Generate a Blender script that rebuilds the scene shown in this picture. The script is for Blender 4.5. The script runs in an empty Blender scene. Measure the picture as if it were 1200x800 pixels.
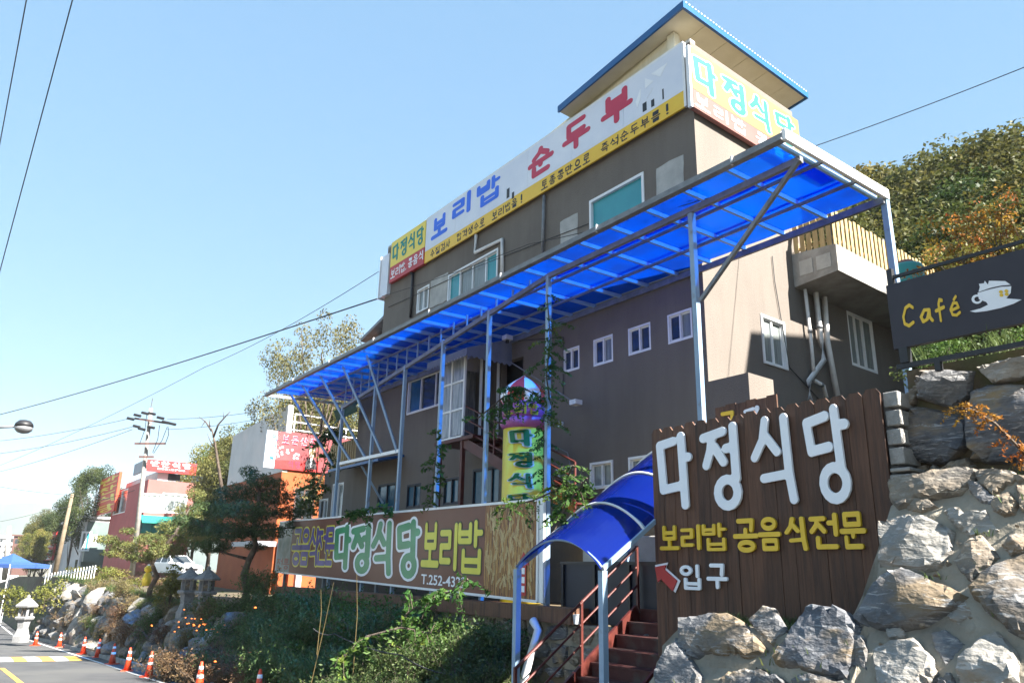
import bpy, bmesh, math, random
import numpy as np
from mathutils import Vector, Matrix

# ------------------------------------------------------------------ camera, sky, sun
scene = bpy.context.scene
COL = scene.collection
FPX, PITCH, ROLL, CZ = 902.974, math.radians(16.6358), math.radians(1.19468), 1.8
cp, sp, cr, sr = math.cos(PITCH), math.sin(PITCH), math.cos(ROLL), math.sin(ROLL)
FWD = np.array([0, cp, sp]); UP0 = np.array([0, -sp, cp]); RT0 = np.array([1.0, 0, 0])
RT = cr * RT0 + sr * UP0; UP = -sr * RT0 + cr * UP0
CAM = np.array([0, 0, CZ])
cd = bpy.data.cameras.new("camera"); cam = bpy.data.objects.new("camera", cd); COL.objects.link(cam)
cd.sensor_width = 36.0; cd.lens = FPX / 1200 * 36; cd.clip_start = 0.05; cd.clip_end = 9000
cam.matrix_world = Matrix(((RT[0], UP[0], -FWD[0], 0), (RT[1], UP[1], -FWD[1], 0), (RT[2], UP[2], -FWD[2], CZ), (0, 0, 0, 1)))
scene.camera = cam

SUN_AZ, SUN_EL = math.radians(129), math.radians(39.5)
world = bpy.data.worlds.new("World"); scene.world = world; world.use_nodes = True
wn = world.node_tree; wn.nodes.clear()
wo = wn.nodes.new('ShaderNodeOutputWorld'); wb = wn.nodes.new('ShaderNodeBackground'); ws = wn.nodes.new('ShaderNodeTexSky')
ws.sky_type = 'NISHITA'; ws.sun_disc = False; ws.sun_elevation = SUN_EL; ws.sun_rotation = SUN_AZ
ws.altitude = 300; ws.air_density = 0.8; ws.dust_density = 0.1; ws.ozone_density = 0.0
wb.inputs[1].default_value = 0.10
# even out the brightness of the whole dome (the photograph's sky is almost flat from zenith to horizon); hue and saturation stay the sky model's
sh_ = wn.nodes.new('ShaderNodeSeparateColor'); sh_.mode = 'HSV'; ch_ = wn.nodes.new('ShaderNodeCombineColor'); ch_.mode = 'HSV'
pw_ = wn.nodes.new('ShaderNodeMath'); pw_.operation = 'POWER'; pw_.inputs[1].default_value = 0.24; ml_ = wn.nodes.new('ShaderNodeMath'); ml_.operation = 'MULTIPLY'; ml_.inputs[1].default_value = 1.5
wn.links.new(ws.outputs[0], sh_.inputs[0]); hu_ = wn.nodes.new('ShaderNodeMath'); hu_.operation = 'SUBTRACT'; hu_.inputs[1].default_value = 0.02; wn.links.new(sh_.outputs[0], hu_.inputs[0]); wn.links.new(hu_.outputs[0], ch_.inputs[0]); wn.links.new(sh_.outputs[1], ch_.inputs[1]); wn.links.new(sh_.outputs[2], pw_.inputs[0]); wn.links.new(pw_.outputs[0], ml_.inputs[0]); wn.links.new(ml_.outputs[0], ch_.inputs[2])
wn.links.new(ch_.outputs[0], wb.inputs[0]); wn.links.new(wb.outputs[0], wo.inputs[0])
sd = bpy.data.lights.new("sun", 'SUN'); sun = bpy.data.objects.new("sun", sd); COL.objects.link(sun)
sd.energy = 5.0; sd.angle = math.radians(0.53); sd.color = (1.0, 0.95, 0.87)
SDIR = Vector((math.sin(SUN_AZ) * math.cos(SUN_EL), math.cos(SUN_AZ) * math.cos(SUN_EL), math.sin(SUN_EL)))
sun.rotation_euler = SDIR.to_track_quat('Z', 'Y').to_euler(); sun.location = (20, -20, 40)
scene.view_settings.view_transform = 'Standard'; scene.view_settings.look = 'None'
scene.view_settings.exposure = 2.35; scene.view_settings.gamma = 1.0
try:
    scene.view_settings.use_curve_mapping = False
except Exception:
    pass
try:
    scene.cycles.max_bounces = 8; scene.cycles.transparent_max_bounces = 12; scene.cycles.use_denoising = True
except Exception:
    pass

# ------------------------------------------------------------------ site frame: u along the facade, v into the plot, z up
AZU, AZV = math.radians(-35.43), math.radians(50.57)
UD = np.array([math.sin(AZU), math.cos(AZU), 0]); VD = np.array([math.sin(AZV), math.cos(AZV), 0])
def ray(x, y): return FWD + RT * ((x - 600) / FPX) - UP * ((y - 400) / FPX)
def at_depth(x, y, d): return CAM + ray(x, y) * d
P0 = at_depth(825, 350, 15.5)
def W(u, v, z): return np.array([P0[0] + u * UD[0] + v * VD[0], P0[1] + u * UD[1] + v * VD[1], z])
_uvm = np.linalg.inv(np.array([UD[:2], VD[:2]]).T)
def uvz(P): s = _uvm @ (np.asarray(P) - P0)[:2]; return np.array([s[0], s[1], P[2]])
def on_plane(x, y, P, az):
    n = np.array([math.cos(az), -math.sin(az), 0]); d = ray(x, y)
    return CAM + d * ((n @ (np.asarray(P) - CAM)) / (n @ d))
def pu(x, y, v): return uvz(on_plane(x, y, W(0, v, 0), AZU))
def pv(x, y, u): return uvz(on_plane(x, y, W(u, 0, 0), AZV))
def proj(P):
    v = np.asarray(P, float) - CAM
    d = v @ FWD; return 600 + FPX * (v @ RT) / d, 400 - FPX * (v @ UP) / d, d
U3, V3, Z3 = UD, VD, np.array([0, 0, 1.0])

# ------------------------------------------------------------------ helpers
def link(o): COL.objects.link(o); return o
def thing(name, label, cat, loc=(0, 0, 0), group=None, kind=None):
    o = link(bpy.data.objects.new(name, None)); o.location = tuple(float(c) for c in loc); o.empty_display_size = 0.2
    o['label'] = label; o['category'] = cat
    if group: o['group'] = group
    if kind: o['kind'] = kind
    return o
def tag(o, label, cat, group=None):
    o['label'] = label; o['category'] = cat
    if group: o['group'] = group
    return o
def wloc(o):
    l = np.array(o.location, float)
    while o.parent is not None:
        o = o.parent; l = l + np.array(o.location, float)
    return l
class MB:
    def __init__(s): s.v = []; s.f = []; s.m = []; s.cm = 0; s.uv = None
    def add(s, vs, fs):
        b = len(s.v); s.v += [tuple(map(float, p)) for p in vs]; s.f += [tuple(b + i for i in f) for f in fs]; s.m += [s.cm] * len(fs)
    def quad(s, *p): s.add(p, [tuple(range(len(p)))])
    def box8(s, c8): s.add(c8, [(0, 3, 2, 1), (4, 5, 6, 7), (0, 1, 5, 4), (1, 2, 6, 5), (2, 3, 7, 6), (3, 0, 4, 7)])
    def box(s, o, a, b, c):
        o, a, b, c = map(lambda q: np.asarray(q, float), (o, a, b, c)); s.box8([o, o + a, o + a + b, o + b, o + c, o + a + c, o + a + b + c, o + b + c])
    def ubox(s, u0, u1, v0, v1, z0, z1): s.box8([W(u0, v0, z0), W(u1, v0, z0), W(u1, v1, z0), W(u0, v1, z0), W(u0, v0, z1), W(u1, v0, z1), W(u1, v1, z1), W(u0, v1, z1)])
    def beam(s, p, q, w, h=None, up=(0, 0, 1)):
        p, q = np.asarray(p, float), np.asarray(q, float); h = h or w; d = q - p; d /= np.linalg.norm(d); up = np.asarray(up, float)
        x = np.cross(d, up)
        if np.linalg.norm(x) < 1e-4: x = np.cross(d, U3)
        x /= np.linalg.norm(x); y = np.cross(x, d); x = x * w / 2; y = y * h / 2
        s.box8([p - x - y, p + x - y, p + x + y, p - x + y, q - x - y, q + x - y, q + x + y, q - x + y])
    def tube(s, pts, r, n=8, cap=True):
        pts = [np.asarray(p, float) for p in pts]; rs = r if isinstance(r, (list, tuple)) else [r] * len(pts); b = len(s.v); ref = np.array([0.31, 0.22, 0.93])
        for i, p in enumerate(pts):
            d = pts[min(i + 1, len(pts) - 1)] - pts[max(i - 1, 0)]; d = d / (np.linalg.norm(d) + 1e-9)
            x = np.cross(d, ref)
            if np.linalg.norm(x) < 0.1: x = np.cross(d, np.array([1.0, 0, 0]))
            x /= np.linalg.norm(x); y = np.cross(d, x)
            for k in range(n):
                a = 2 * math.pi * k / n; s.v.append(tuple(p + (x * math.cos(a) + y * math.sin(a)) * rs[i]))
        for i in range(len(pts) - 1):
            for k in range(n):
                s.f.append((b + i * n + k, b + i * n + (k + 1) % n, b + (i + 1) * n + (k + 1) % n, b + (i + 1) * n + k)); s.m.append(s.cm)
        if cap:
            s.f.append(tuple(b + k for k in range(n))); s.m.append(s.cm); e = b + (len(pts) - 1) * n; s.f.append(tuple(e + k for k in range(n))); s.m.append(s.cm)
    def lathe(s, c, prof, n=16, axis=(0, 0, 1)):
        c = np.asarray(c, float); b = len(s.v)
        for r, z in prof:
            for k in range(n):
                a = 2 * math.pi * k / n; s.v.append((c[0] + r * math.cos(a), c[1] + r * math.sin(a), c[2] + z))
        for i in range(len(prof) - 1):
            for k in range(n):
                s.f.append((b + i * n + k, b + i * n + (k + 1) % n, b + (i + 1) * n + (k + 1) % n, b + (i + 1) * n + k)); s.m.append(s.cm)
        e = b + (len(prof) - 1) * n
        s.f.append(tuple(b + k for k in range(n))); s.m.append(s.cm); s.f.append(tuple(e + k for k in range(n))); s.m.append(s.cm)
    def prism(s, poly, d):
        poly = [np.asarray(p, float) for p in poly]; d = np.asarray(d, float); n = len(poly)
        s.add(poly + [p + d for p in poly], [tuple(range(n)), tuple(range(n, 2 * n))] + [(i, (i + 1) % n, n + (i + 1) % n, n + i) for i in range(n)])
    def build(s, name, mats, parent=None, smooth=False, label=None, bevel=0, origin=None):
        me = bpy.data.meshes.new(name); v = np.array(s.v, float).reshape(-1, 3)
        if parent is not None: org = wloc(parent) if origin is None else np.asarray(origin, float)
        else: org = np.array([(v[:, 0].min() + v[:, 0].max()) / 2, (v[:, 1].min() + v[:, 1].max()) / 2, v[:, 2].min()]) if origin is None else np.asarray(origin, float)
        me.from_pydata([tuple(p) for p in v - org], [], s.f)
        if not isinstance(mats, (list, tuple)): mats = [mats]
        for m in mats: me.materials.append(m)
        if len(mats) > 1: me.polygons.foreach_set('material_index', s.m)
        if smooth: me.polygons.foreach_set('use_smooth', [True] * len(s.f))
        bm = bmesh.new(); bm.from_mesh(me); bmesh.ops.recalc_face_normals(bm, faces=bm.faces)
        if bevel: bmesh.ops.bevel(bm, geom=bm.edges[:], offset=bevel, segments=1, affect='EDGES', clamp_overlap=True)
        bm.to_mesh(me); bm.free(); me.update()
        o = link(bpy.data.objects.new(name, me))
        if parent is not None:
            o.parent = parent; o.location = tuple(org - wloc(parent))
        else: o.location = tuple(org)
        if label: o['label'] = label
        return o
def mesh_raw(name, v, f, mats, parent=None, smooth=False, midx=None):       # local coordinates, no recalculation (foliage)
    me = bpy.data.meshes.new(name); v = np.asarray(v, np.float32); f = np.asarray(f, np.int32)
    me.vertices.add(len(v)); me.vertices.foreach_set('co', v.ravel()); k = f.shape[1]
    me.loops.add(f.size); me.loops.foreach_set('vertex_index', f.ravel()); me.polygons.add(len(f))
    me.polygons.foreach_set('loop_start', np.arange(0, f.size, k, dtype=np.int32)); me.polygons.foreach_set('loop_total', np.full(len(f), k, np.int32))
    for m in (mats if isinstance(mats, (list, tuple)) else [mats]): me.materials.append(m)
    if midx is not None: me.polygons.foreach_set('material_index', np.asarray(midx, np.int32))
    me.update(calc_edges=True); me.validate()
    return me
def obj(name, me, parent=None, loc=(0, 0, 0), rz=0, sc=1):
    o = link(bpy.data.objects.new(name, me)); o.location = tuple(float(c) for c in loc); o.rotation_euler = (0, 0, rz)
    o.scale = (sc, sc, sc) if not hasattr(sc, '__len__') else sc
    if parent is not None: o.parent = parent
    return o
def copy_tree(o, parent=None):
    c = o.copy(); COL.objects.link(c)
    if parent is not None: c.parent = parent; c.matrix_parent_inverse = o.matrix_parent_inverse.copy()
    for ch in list(o.children): copy_tree(ch, c)
    return c

# ------------------------------------------------------------------ materials
def mat(name, c1, c2=None, scale=4.0, rough=0.7, bump=0.0, bscale=None, metal=0.0, stretch=(1, 1, 1), detail=5, contrast=(0.35, 0.65), spec=None, objrand=0.0, c3=None, s3=1.0, coat=0, lo3=(0.5, 0.65), streak=0):
    m = bpy.data.materials.new(name); m.use_nodes = True; nt = m.node_tree; N = nt.nodes; L = nt.links
    b = N['Principled BSDF']; b.inputs['Roughness'].default_value = rough; b.inputs['Metallic'].default_value = metal
    if spec is not None: b.inputs['Specular IOR Level'].default_value = spec
    if coat: b.inputs['Coat Weight'].default_value = coat
    tc = N.new('ShaderNodeTexCoord'); mp = N.new('ShaderNodeMapping'); mp.inputs['Scale'].default_value = stretch; L.new(tc.outputs['Object'], mp.inputs['Vector'])
    col = None
    if c2 is not None:
        nz = N.new('ShaderNodeTexNoise'); nz.inputs['Scale'].default_value = scale; nz.inputs['Detail'].default_value = detail; nz.inputs['Roughness'].default_value = 0.6
        L.new(mp.outputs[0], nz.inputs['Vector'])
        rp = N.new('ShaderNodeValToRGB'); rp.color_ramp.elements[0].position = contrast[0]; rp.color_ramp.elements[1].position = contrast[1]
        rp.color_ramp.elements[0].color = (*c1, 1); rp.color_ramp.elements[1].color = (*c2, 1); L.new(nz.outputs['Fac'], rp.inputs['Fac']); col = rp.outputs['Color']
        if c3 is not None:
            n3 = N.new('ShaderNodeTexNoise'); n3.inputs['Scale'].default_value = s3; n3.inputs['Detail'].default_value = 6; L.new(mp.outputs[0], n3.inputs['Vector'])
            r3 = N.new('ShaderNodeValToRGB'); r3.color_ramp.elements[0].position = lo3[0]; r3.color_ramp.elements[1].position = lo3[1]; L.new(n3.outputs['Fac'], r3.inputs['Fac'])
            mx = N.new('ShaderNodeMix'); mx.data_type = 'RGBA'; L.new(r3.outputs['Color'], mx.inputs['Factor']); L.new(col, mx.inputs['A']); mx.inputs['B'].default_value = (*c3, 1); col = mx.outputs['Result']
    if streak and col is not None:
        m2 = N.new('ShaderNodeMapping'); m2.inputs['Scale'].default_value = (1.3, 1.3, 0.16); L.new(tc.outputs['Object'], m2.inputs['Vector']); n4 = N.new('ShaderNodeTexNoise'); n4.inputs['Scale'].default_value = 2.0; n4.inputs['Detail'].default_value = 8; n4.inputs['Roughness'].default_value = 0.7; L.new(m2.outputs[0], n4.inputs['Vector'])
        r4 = N.new('ShaderNodeMapRange'); r4.inputs['From Min'].default_value = 0.3; r4.inputs['From Max'].default_value = 0.7; r4.inputs['To Min'].default_value = 1 - streak; r4.inputs['To Max'].default_value = 1 + streak; L.new(n4.outputs['Fac'], r4.inputs['Value'])
        h4 = N.new('ShaderNodeHueSaturation'); L.new(col, h4.inputs['Color']); L.new(r4.outputs[0], h4.inputs['Value']); col = h4.outputs['Color']
    if objrand:
        oi = N.new('ShaderNodeObjectInfo'); hs = N.new('ShaderNodeHueSaturation'); mr = N.new('ShaderNodeMapRange')
        mr.inputs['To Min'].default_value = 1 - objrand; mr.inputs['To Max'].default_value = 1 + objrand; L.new(oi.outputs['Random'], mr.inputs['Value']); L.new(mr.outputs[0], hs.inputs['Value'])
        if col is None: hs.inputs['Color'].default_value = (*c1, 1)
        else: L.new(col, hs.inputs['Color'])
        col = hs.outputs['Color']
    if col is None: b.inputs['Base Color'].default_value = (*c1, 1)
    else: L.new(col, b.inputs['Base Color'])
    if bump:
        nb = N.new('ShaderNodeTexNoise'); nb.inputs['Scale'].default_value = bscale or scale * 3; nb.inputs['Detail'].default_value = 6; L.new(mp.outputs[0], nb.inputs['Vector'])
        bp = N.new('ShaderNodeBump'); bp.inputs['Strength'].default_value = bump; bp.inputs['Distance'].default_value = 0.05; L.new(nb.outputs['Fac'], bp.inputs['Height']); L.new(bp.outputs[0], b.inputs['Normal'])
    return m
def leafmat(name, c1, c2, c3=None, scale=0.6, trans=0.35, rnd=0.25):
    m = bpy.data.materials.new(name); m.use_nodes = True; nt = m.node_tree; N = nt.nodes; L = nt.links; N.remove(N['Principled BSDF'])
    out = N['Material Output']; tc = N.new('ShaderNodeTexCoord'); nz = N.new('ShaderNodeTexNoise'); nz.inputs['Scale'].default_value = scale; nz.inputs['Detail'].default_value = 3
    L.new(tc.outputs['Object'], nz.inputs['Vector']); rp = N.new('ShaderNodeValToRGB'); L.new(nz.outputs['Fac'], rp.inputs['Fac'])
    e = rp.color_ramp.elements; e[0].position = 0.35; e[0].color = (*c1, 1); e[1].position = 0.6; e[1].color = (*c2, 1)
    if c3: q = e.new(0.72); q.color = (*c3, 1)
    geo = N.new('ShaderNodeNewGeometry'); mr = N.new('ShaderNodeMapRange'); mr.inputs['To Min'].default_value = 1 - rnd; mr.inputs['To Max'].default_value = 1 + rnd
    L.new(geo.outputs['Random Per Island'], mr.inputs['Value']); hs = N.new('ShaderNodeHueSaturation'); L.new(rp.outputs[0], hs.inputs['Color']); L.new(mr.outputs[0], hs.inputs['Value'])
    oi = N.new('ShaderNodeObjectInfo'); mh = N.new('ShaderNodeMapRange'); mh.inputs['To Min'].default_value = 0.485; mh.inputs['To Max'].default_value = 0.515; L.new(oi.outputs['Random'], mh.inputs['Value']); L.new(mh.outputs[0], hs.inputs['Hue'])
    d = N.new('ShaderNodeBsdfPrincipled'); d.inputs['Roughness'].default_value = 0.55; d.inputs['Specular IOR Level'].default_value = 0.25; t = N.new('ShaderNodeBsdfTranslucent'); mx = N.new('ShaderNodeMixShader'); mx.inputs[0].default_value = trans
    L.new(hs.outputs[0], d.inputs['Base Color']); L.new(hs.outputs[0], t.inputs['Color']); L.new(d.outputs[0], mx.inputs[1]); L.new(t.outputs[0], mx.inputs[2]); L.new(mx.outputs[0], out.inputs['Surface'])
    return m
def tintplastic(name, ct, cs, rough=0.15, mixt=0.75, transp=0.12, tp_col=None):
    m = bpy.data.materials.new(name); m.use_nodes = True; N = m.node_tree.nodes; L = m.node_tree.links; b = N['Principled BSDF']; out = N['Material Output']
    b.inputs['Base Color'].default_value = (*cs, 1); b.inputs['Roughness'].default_value = rough
    t = N.new('ShaderNodeBsdfTranslucent'); tp = N.new('ShaderNodeBsdfTransparent'); tp.inputs[0].default_value = (*(tp_col or [min(1, c * 2.2) for c in ct]), 1)
    nz = N.new('ShaderNodeTexNoise'); nz.inputs['Scale'].default_value = 1.4; nz.inputs['Detail'].default_value = 5; tc = N.new('ShaderNodeTexCoord'); L.new(tc.outputs['Object'], nz.inputs['Vector'])
    rp = N.new('ShaderNodeValToRGB'); rp.color_ramp.elements[0].position = 0.35; rp.color_ramp.elements[1].position = 0.65; rp.color_ramp.elements[0].color = (*[c * 0.6 + .002 for c in ct], 1); rp.color_ramp.elements[1].color = (*ct, 1)
    L.new(nz.outputs['Fac'], rp.inputs['Fac']); L.new(rp.outputs[0], t.inputs['Color'])
    m1 = N.new('ShaderNodeMixShader'); m1.inputs[0].default_value = mixt; L.new(b.outputs[0], m1.inputs[1]); L.new(t.outputs[0], m1.inputs[2])
    m2 = N.new('ShaderNodeMixShader'); m2.inputs[0].default_value = transp; L.new(m1.outputs[0], m2.inputs[1]); L.new(tp.outputs[0], m2.inputs[2]); L.new(m2.outputs[0], out.inputs['Surface'])
    return m
M = {}
M['taupe'] = mat('taupe_render', (0.146, 0.124, 0.105), (0.176, 0.151, 0.128), 0.7, 0.88, 0.35, 45, c3=(0.128, 0.107, 0.092), s3=0.35, lo3=(0.5, 0.75), streak=.09)
M['cement'] = mat('cement_patch', (0.36, 0.35, 0.33), (0.46, 0.45, 0.42), 3, 0.9, 0.3, 40)
M['whiteframe'] = mat('white_frame', (0.72, 0.73, 0.74), (0.8, 0.8, 0.8), 3, 0.4)
M['glassdark'] = mat('dark_glass', (0.025, 0.03, 0.035), (0.05, 0.06, 0.065), 1.5, 0.06, spec=0.6)
M['glassteal'] = mat('teal_glass', (0.04, 0.26, 0.30), (0.05, 0.32, 0.36), 1.0, 0.1, spec=0.5)
M['glassgrey'] = mat('curtain_glass', (0.16, 0.18, 0.18), (0.26, 0.28, 0.27), 7, 0.12, stretch=(3, 3, 0.2))
M['glassblue'] = mat('blue_glass', (0.02, 0.075, 0.13), (0.035, 0.11, 0.17), 2, 0.12)
M['roofblue'] = mat('blue_roof_sheet', (0.01, 0.085, 0.25), (0.015, 0.1, 0.28), 3, 0.35)
M['soffit'] = mat('cream_soffit', (0.62, 0.56, 0.40), (0.68, 0.62, 0.46), 2, 0.7)
M['creamwall'] = mat('cream_panel', (0.66, 0.62, 0.48), (0.72, 0.68, 0.55), 3, 0.6, stretch=(6, 6, 0.4))
M['steel'] = mat('canopy_lit_steel', (0.21, 0.31, 0.43), (0.27, 0.37, 0.48), 3, 0.45, 0.05, 30, c3=(0.2, 0.21, 0.22), s3=4, lo3=(0.62, 0.72))  # steel with the canopy's blue light put into its base colour
M['rafterblue'] = mat('blue_lit_rafter', (0.24, 0.40, 0.58), (0.30, 0.46, 0.64), 3, 0.45)  # blue light coming through the roof sheets is painted into the rafter colour
M['steelgrey'] = mat('galvanised_steel', (0.15, 0.155, 0.165), (0.23, 0.235, 0.245), 5, 0.5, 0.1, 40, metal=0.2)
M['fascia'] = mat('white_fascia', (0.72, 0.73, 0.74), (0.8, 0.8, 0.8), 4, 0.4)
M['bluepc'] = tintplastic('blue_polycarbonate', (0.0, 0.034, 0.34), (0.0, 0.04, 0.25), 0.25, 0.85, 0.32, (0.004, 0.23, 0.92))
M['bluearch'] = tintplastic('blue_polycarbonate_arch', (0.003, 0.03, 0.30), (0.006, 0.018, 0.20), 0.08, 0.30, 0.22, (0.006, 0.10, 0.62))
M['redsteel'] = mat('rust_red_steel', (0.065, 0.011, 0.008), (0.10, 0.018, 0.011), 5, 0.5, 0.1, 40)
M['stairred'] = mat('worn_red_tread', (0.05, 0.010, 0.008), (0.075, 0.017, 0.013), 6, 0.7, 0.15, 50, c3=(0.06, 0.042, 0.036), s3=3)
M['wood'] = mat('dark_brown_stain', (0.078, 0.033, 0.016), (0.130, 0.058, 0.030), 7, 0.65, 0.35, 25, stretch=(5, 5, 0.3), objrand=0.28, c3=(0.055, 0.025, 0.014), s3=2.5)
M['woodraw'] = mat('pale_timber', (0.32, 0.22, 0.09), (0.42, 0.31, 0.15), 5, 0.7, 0.15, 30, stretch=(4, 4, 0.5), objrand=0.15)
M['letterwhite'] = mat('white_letter', (0.80, 0.82, 0.86), (0.85, 0.86, 0.88), 4, 0.45)
M['letteryellow'] = mat('yellow_letter', (0.72, 0.45, 0.02), (0.78, 0.50, 0.03), 4, 0.45)
M['signred'] = mat('sign_red', (0.42, 0.015, 0.015), (0.48, 0.022, 0.022), 4, 0.45)
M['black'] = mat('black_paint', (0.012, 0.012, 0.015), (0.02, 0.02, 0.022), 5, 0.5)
M['cafeboard'] = mat('charcoal_board', (0.022, 0.018, 0.026), (0.03, 0.025, 0.034), 3, 0.55)
M['pipewhite'] = mat('white_pvc', (0.62, 0.60, 0.58), (0.74, 0.72, 0.70), 5, 0.45)
M['asphalt'] = mat('asphalt', (0.05, 0.05, 0.052), (0.075, 0.075, 0.076), 1.2, 0.85, 0.25, 120, c3=(0.09, 0.088, 0.083), s3=0.25)
M['kerb'] = mat('kerb_concrete', (0.2, 0.195, 0.18), (0.29, 0.28, 0.26), 3, 0.9, 0.3, 40)
M['soil'] = mat('soil', (0.07, 0.052, 0.032), (0.13, 0.10, 0.062), 1.5, 0.95, 0.6, 8, c3=(0.08, 0.10, 0.035), s3=0.7)
M['paintwhite'] = mat('road_white', (0.6, 0.6, 0.58), (0.75, 0.75, 0.73), 9, 0.7)
M['paintyellow'] = mat('road_yellow', (0.60, 0.33, 0.05), (0.72, 0.42, 0.08), 9, 0.7)
M['mortar'] = mat('mortar', (0.23, 0.20, 0.155), (0.31, 0.275, 0.215), 2.2, 0.92, 0.8, 9, c3=(0.15, 0.135, 0.11), s3=1.2)
M['cone'] = mat('orange_cone', (0.62, 0.05, 0.012), (0.68, 0.065, 0.015), 4, 0.5)
M['bark'] = mat('bark', (0.05, 0.035, 0.025), (0.13, 0.10, 0.075), 8, 0.9, 0.7, 14, stretch=(1, 1, 0.3))
M['concrete'] = mat('pale_concrete', (0.24, 0.225, 0.205), (0.34, 0.325, 0.30), 3, 0.9, 0.3, 30)
M['block'] = mat('concrete_block', (0.24, 0.235, 0.22), (0.32, 0.31, 0.295), 9, 0.95, 0.5, 60, objrand=0.12)
M['lamp'] = mat('lantern_granite', (0.17, 0.17, 0.172), (0.26, 0.255, 0.25), 14, 0.9, 0.4, 60)
M['cable'] = mat('black_cable', (0.02, 0.02, 0.022), None, rough=0.6)
M['carwhite'] = mat('white_car_paint', (0.75, 0.76, 0.77), None, rough=0.2, coat=0.6)
M['rubber'] = mat('tyre_rubber', (0.02, 0.02, 0.02), None, rough=0.8)
M['orangewall'] = mat('orange_wall', (0.26, 0.05, 0.006), (0.32, 0.07, 0.01), 1, 0.7, 0.1, 30)
M['whitewall'] = mat('white_wall', (0.52, 0.51, 0.52), (0.60, 0.59, 0.60), 0.8, 0.7, c3=(0.62, 0.58, 0.58), s3=0.5)
M['pinkwall'] = mat('pink_wall', (0.24, 0.075, 0.065), (0.28, 0.09, 0.078), 0.6, 0.6)
M['redwall'] = mat('dark_red_wall', (0.35, 0.03, 0.03), (0.42, 0.04, 0.04), 0.8, 0.6)
M['green'] = mat('green_awning', (0.0, 0.20, 0.16), (0.0, 0.26, 0.2), 2, 0.6)
M['greenglass'] = mat('pale_green_cladding', (0.12, 0.16, 0.15), (0.15, 0.19, 0.18), 1, 0.3)
M['greywall'] = mat('grey_wall', (0.35, 0.37, 0.42), (0.42, 0.44, 0.48), 1, 0.7)
M['yellow'] = mat('yellow_print', (0.80, 0.60, 0.05), (0.85, 0.66, 0.08), 2, 0.4)
M['stripyellow'] = mat('strip_yellow', (0.80, 0.48, 0.02), (0.85, 0.54, 0.03), 2, 0.4)
M['bannerwhite'] = mat('banner_vinyl', (0.62, 0.66, 0.76), (0.76, 0.78, 0.84), 0.5, 0.35)
M['bannerblue'] = mat('banner_blue', (0.01, 0.12, 0.75), (0.015, 0.14, 0.8), 2, 0.4)
M['bannerred'] = mat('banner_red', (0.50, 0.02, 0.06), (0.56, 0.03, 0.07), 2, 0.4)
M['paleyellow'] = mat('faded_yellow', (0.21, 0.155, 0.052), (0.24, 0.18, 0.065), 0.7, 0.5)
M['palepink'] = mat('faded_pink', (0.235, 0.085, 0.072), (0.265, 0.10, 0.085), 0.7, 0.5)
M['cyan'] = mat('cyan_letter', (0.008, 0.13, 0.11), (0.012, 0.15, 0.125), 2, 0.5)
M['teal'] = mat('teal_letter', (0.0, 0.20, 0.17), (0.0, 0.24, 0.2), 2, 0.5)
M['greenletter'] = mat('green_letter', (0.008, 0.20, 0.075), (0.012, 0.27, 0.11), 1.5, 0.3)
M['limeyellow'] = mat('lime_letter', (0.60, 0.55, 0.02), (0.68, 0.62, 0.03), 2, 0.35)
M['olive'] = mat('dark_outline', (0.05, 0.05, 0.02), None, rough=0.5)
M['purple'] = mat('purple_letter', (0.06, 0.04, 0.20), (0.09, 0.06, 0.26), 1.5, 0.35)
M['mauve'] = mat('balloon_mauve', (0.30, 0.07, 0.26), (0.36, 0.10, 0.30), 2, 0.45)
M['bred'] = mat('balloon_red', (0.62, 0.04, 0.04), (0.68, 0.06, 0.05), 2, 0.45)
M['tealtank'] = mat('teal_plastic', (0.02, 0.22, 0.2), None, rough=0.4)
M['netgreen'] = mat('dark_green_net', (0.01, 0.05, 0.035), (0.015, 0.08, 0.05), 6, 0.8)
M['awning'] = mat('grey_blue_canvas', (0.16, 0.19, 0.26), (0.22, 0.25, 0.32), 4, 0.7, stretch=(1, 1, 0.3))
M['porch'] = mat('clear_vinyl_sheet', (0.16, 0.18, 0.21), (0.38, 0.40, 0.44), 5, 0.18, 0.3, 10, stretch=(2, 2, 0.35))
M['navy'] = mat('navy_panel', (0.006, 0.009, 0.02), (0.01, 0.014, 0.03), 3, 0.5)
M['pinkroof'] = mat('pink_sign', (0.19, 0.035, 0.04), (0.23, 0.06, 0.065), 0.7, 0.4)
M['tentblue'] = mat('tent_blue', (0.03, 0.08, 0.26), None, rough=0.6)
M['tentpink'] = mat('tent_pink', (0.26, 0.11, 0.10), None, rough=0.6)
M['skin'] = mat('printed_face', (0.62, 0.45, 0.36), None, rough=0.5)
M['brownroof'] = mat('brown_roof', (0.12, 0.06, 0.05), None, rough=0.7)
M['farhill'] = mat('far_hill_woods', (0.04, 0.06, 0.045), (0.065, 0.085, 0.055), 0.01, 0.9)
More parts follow.
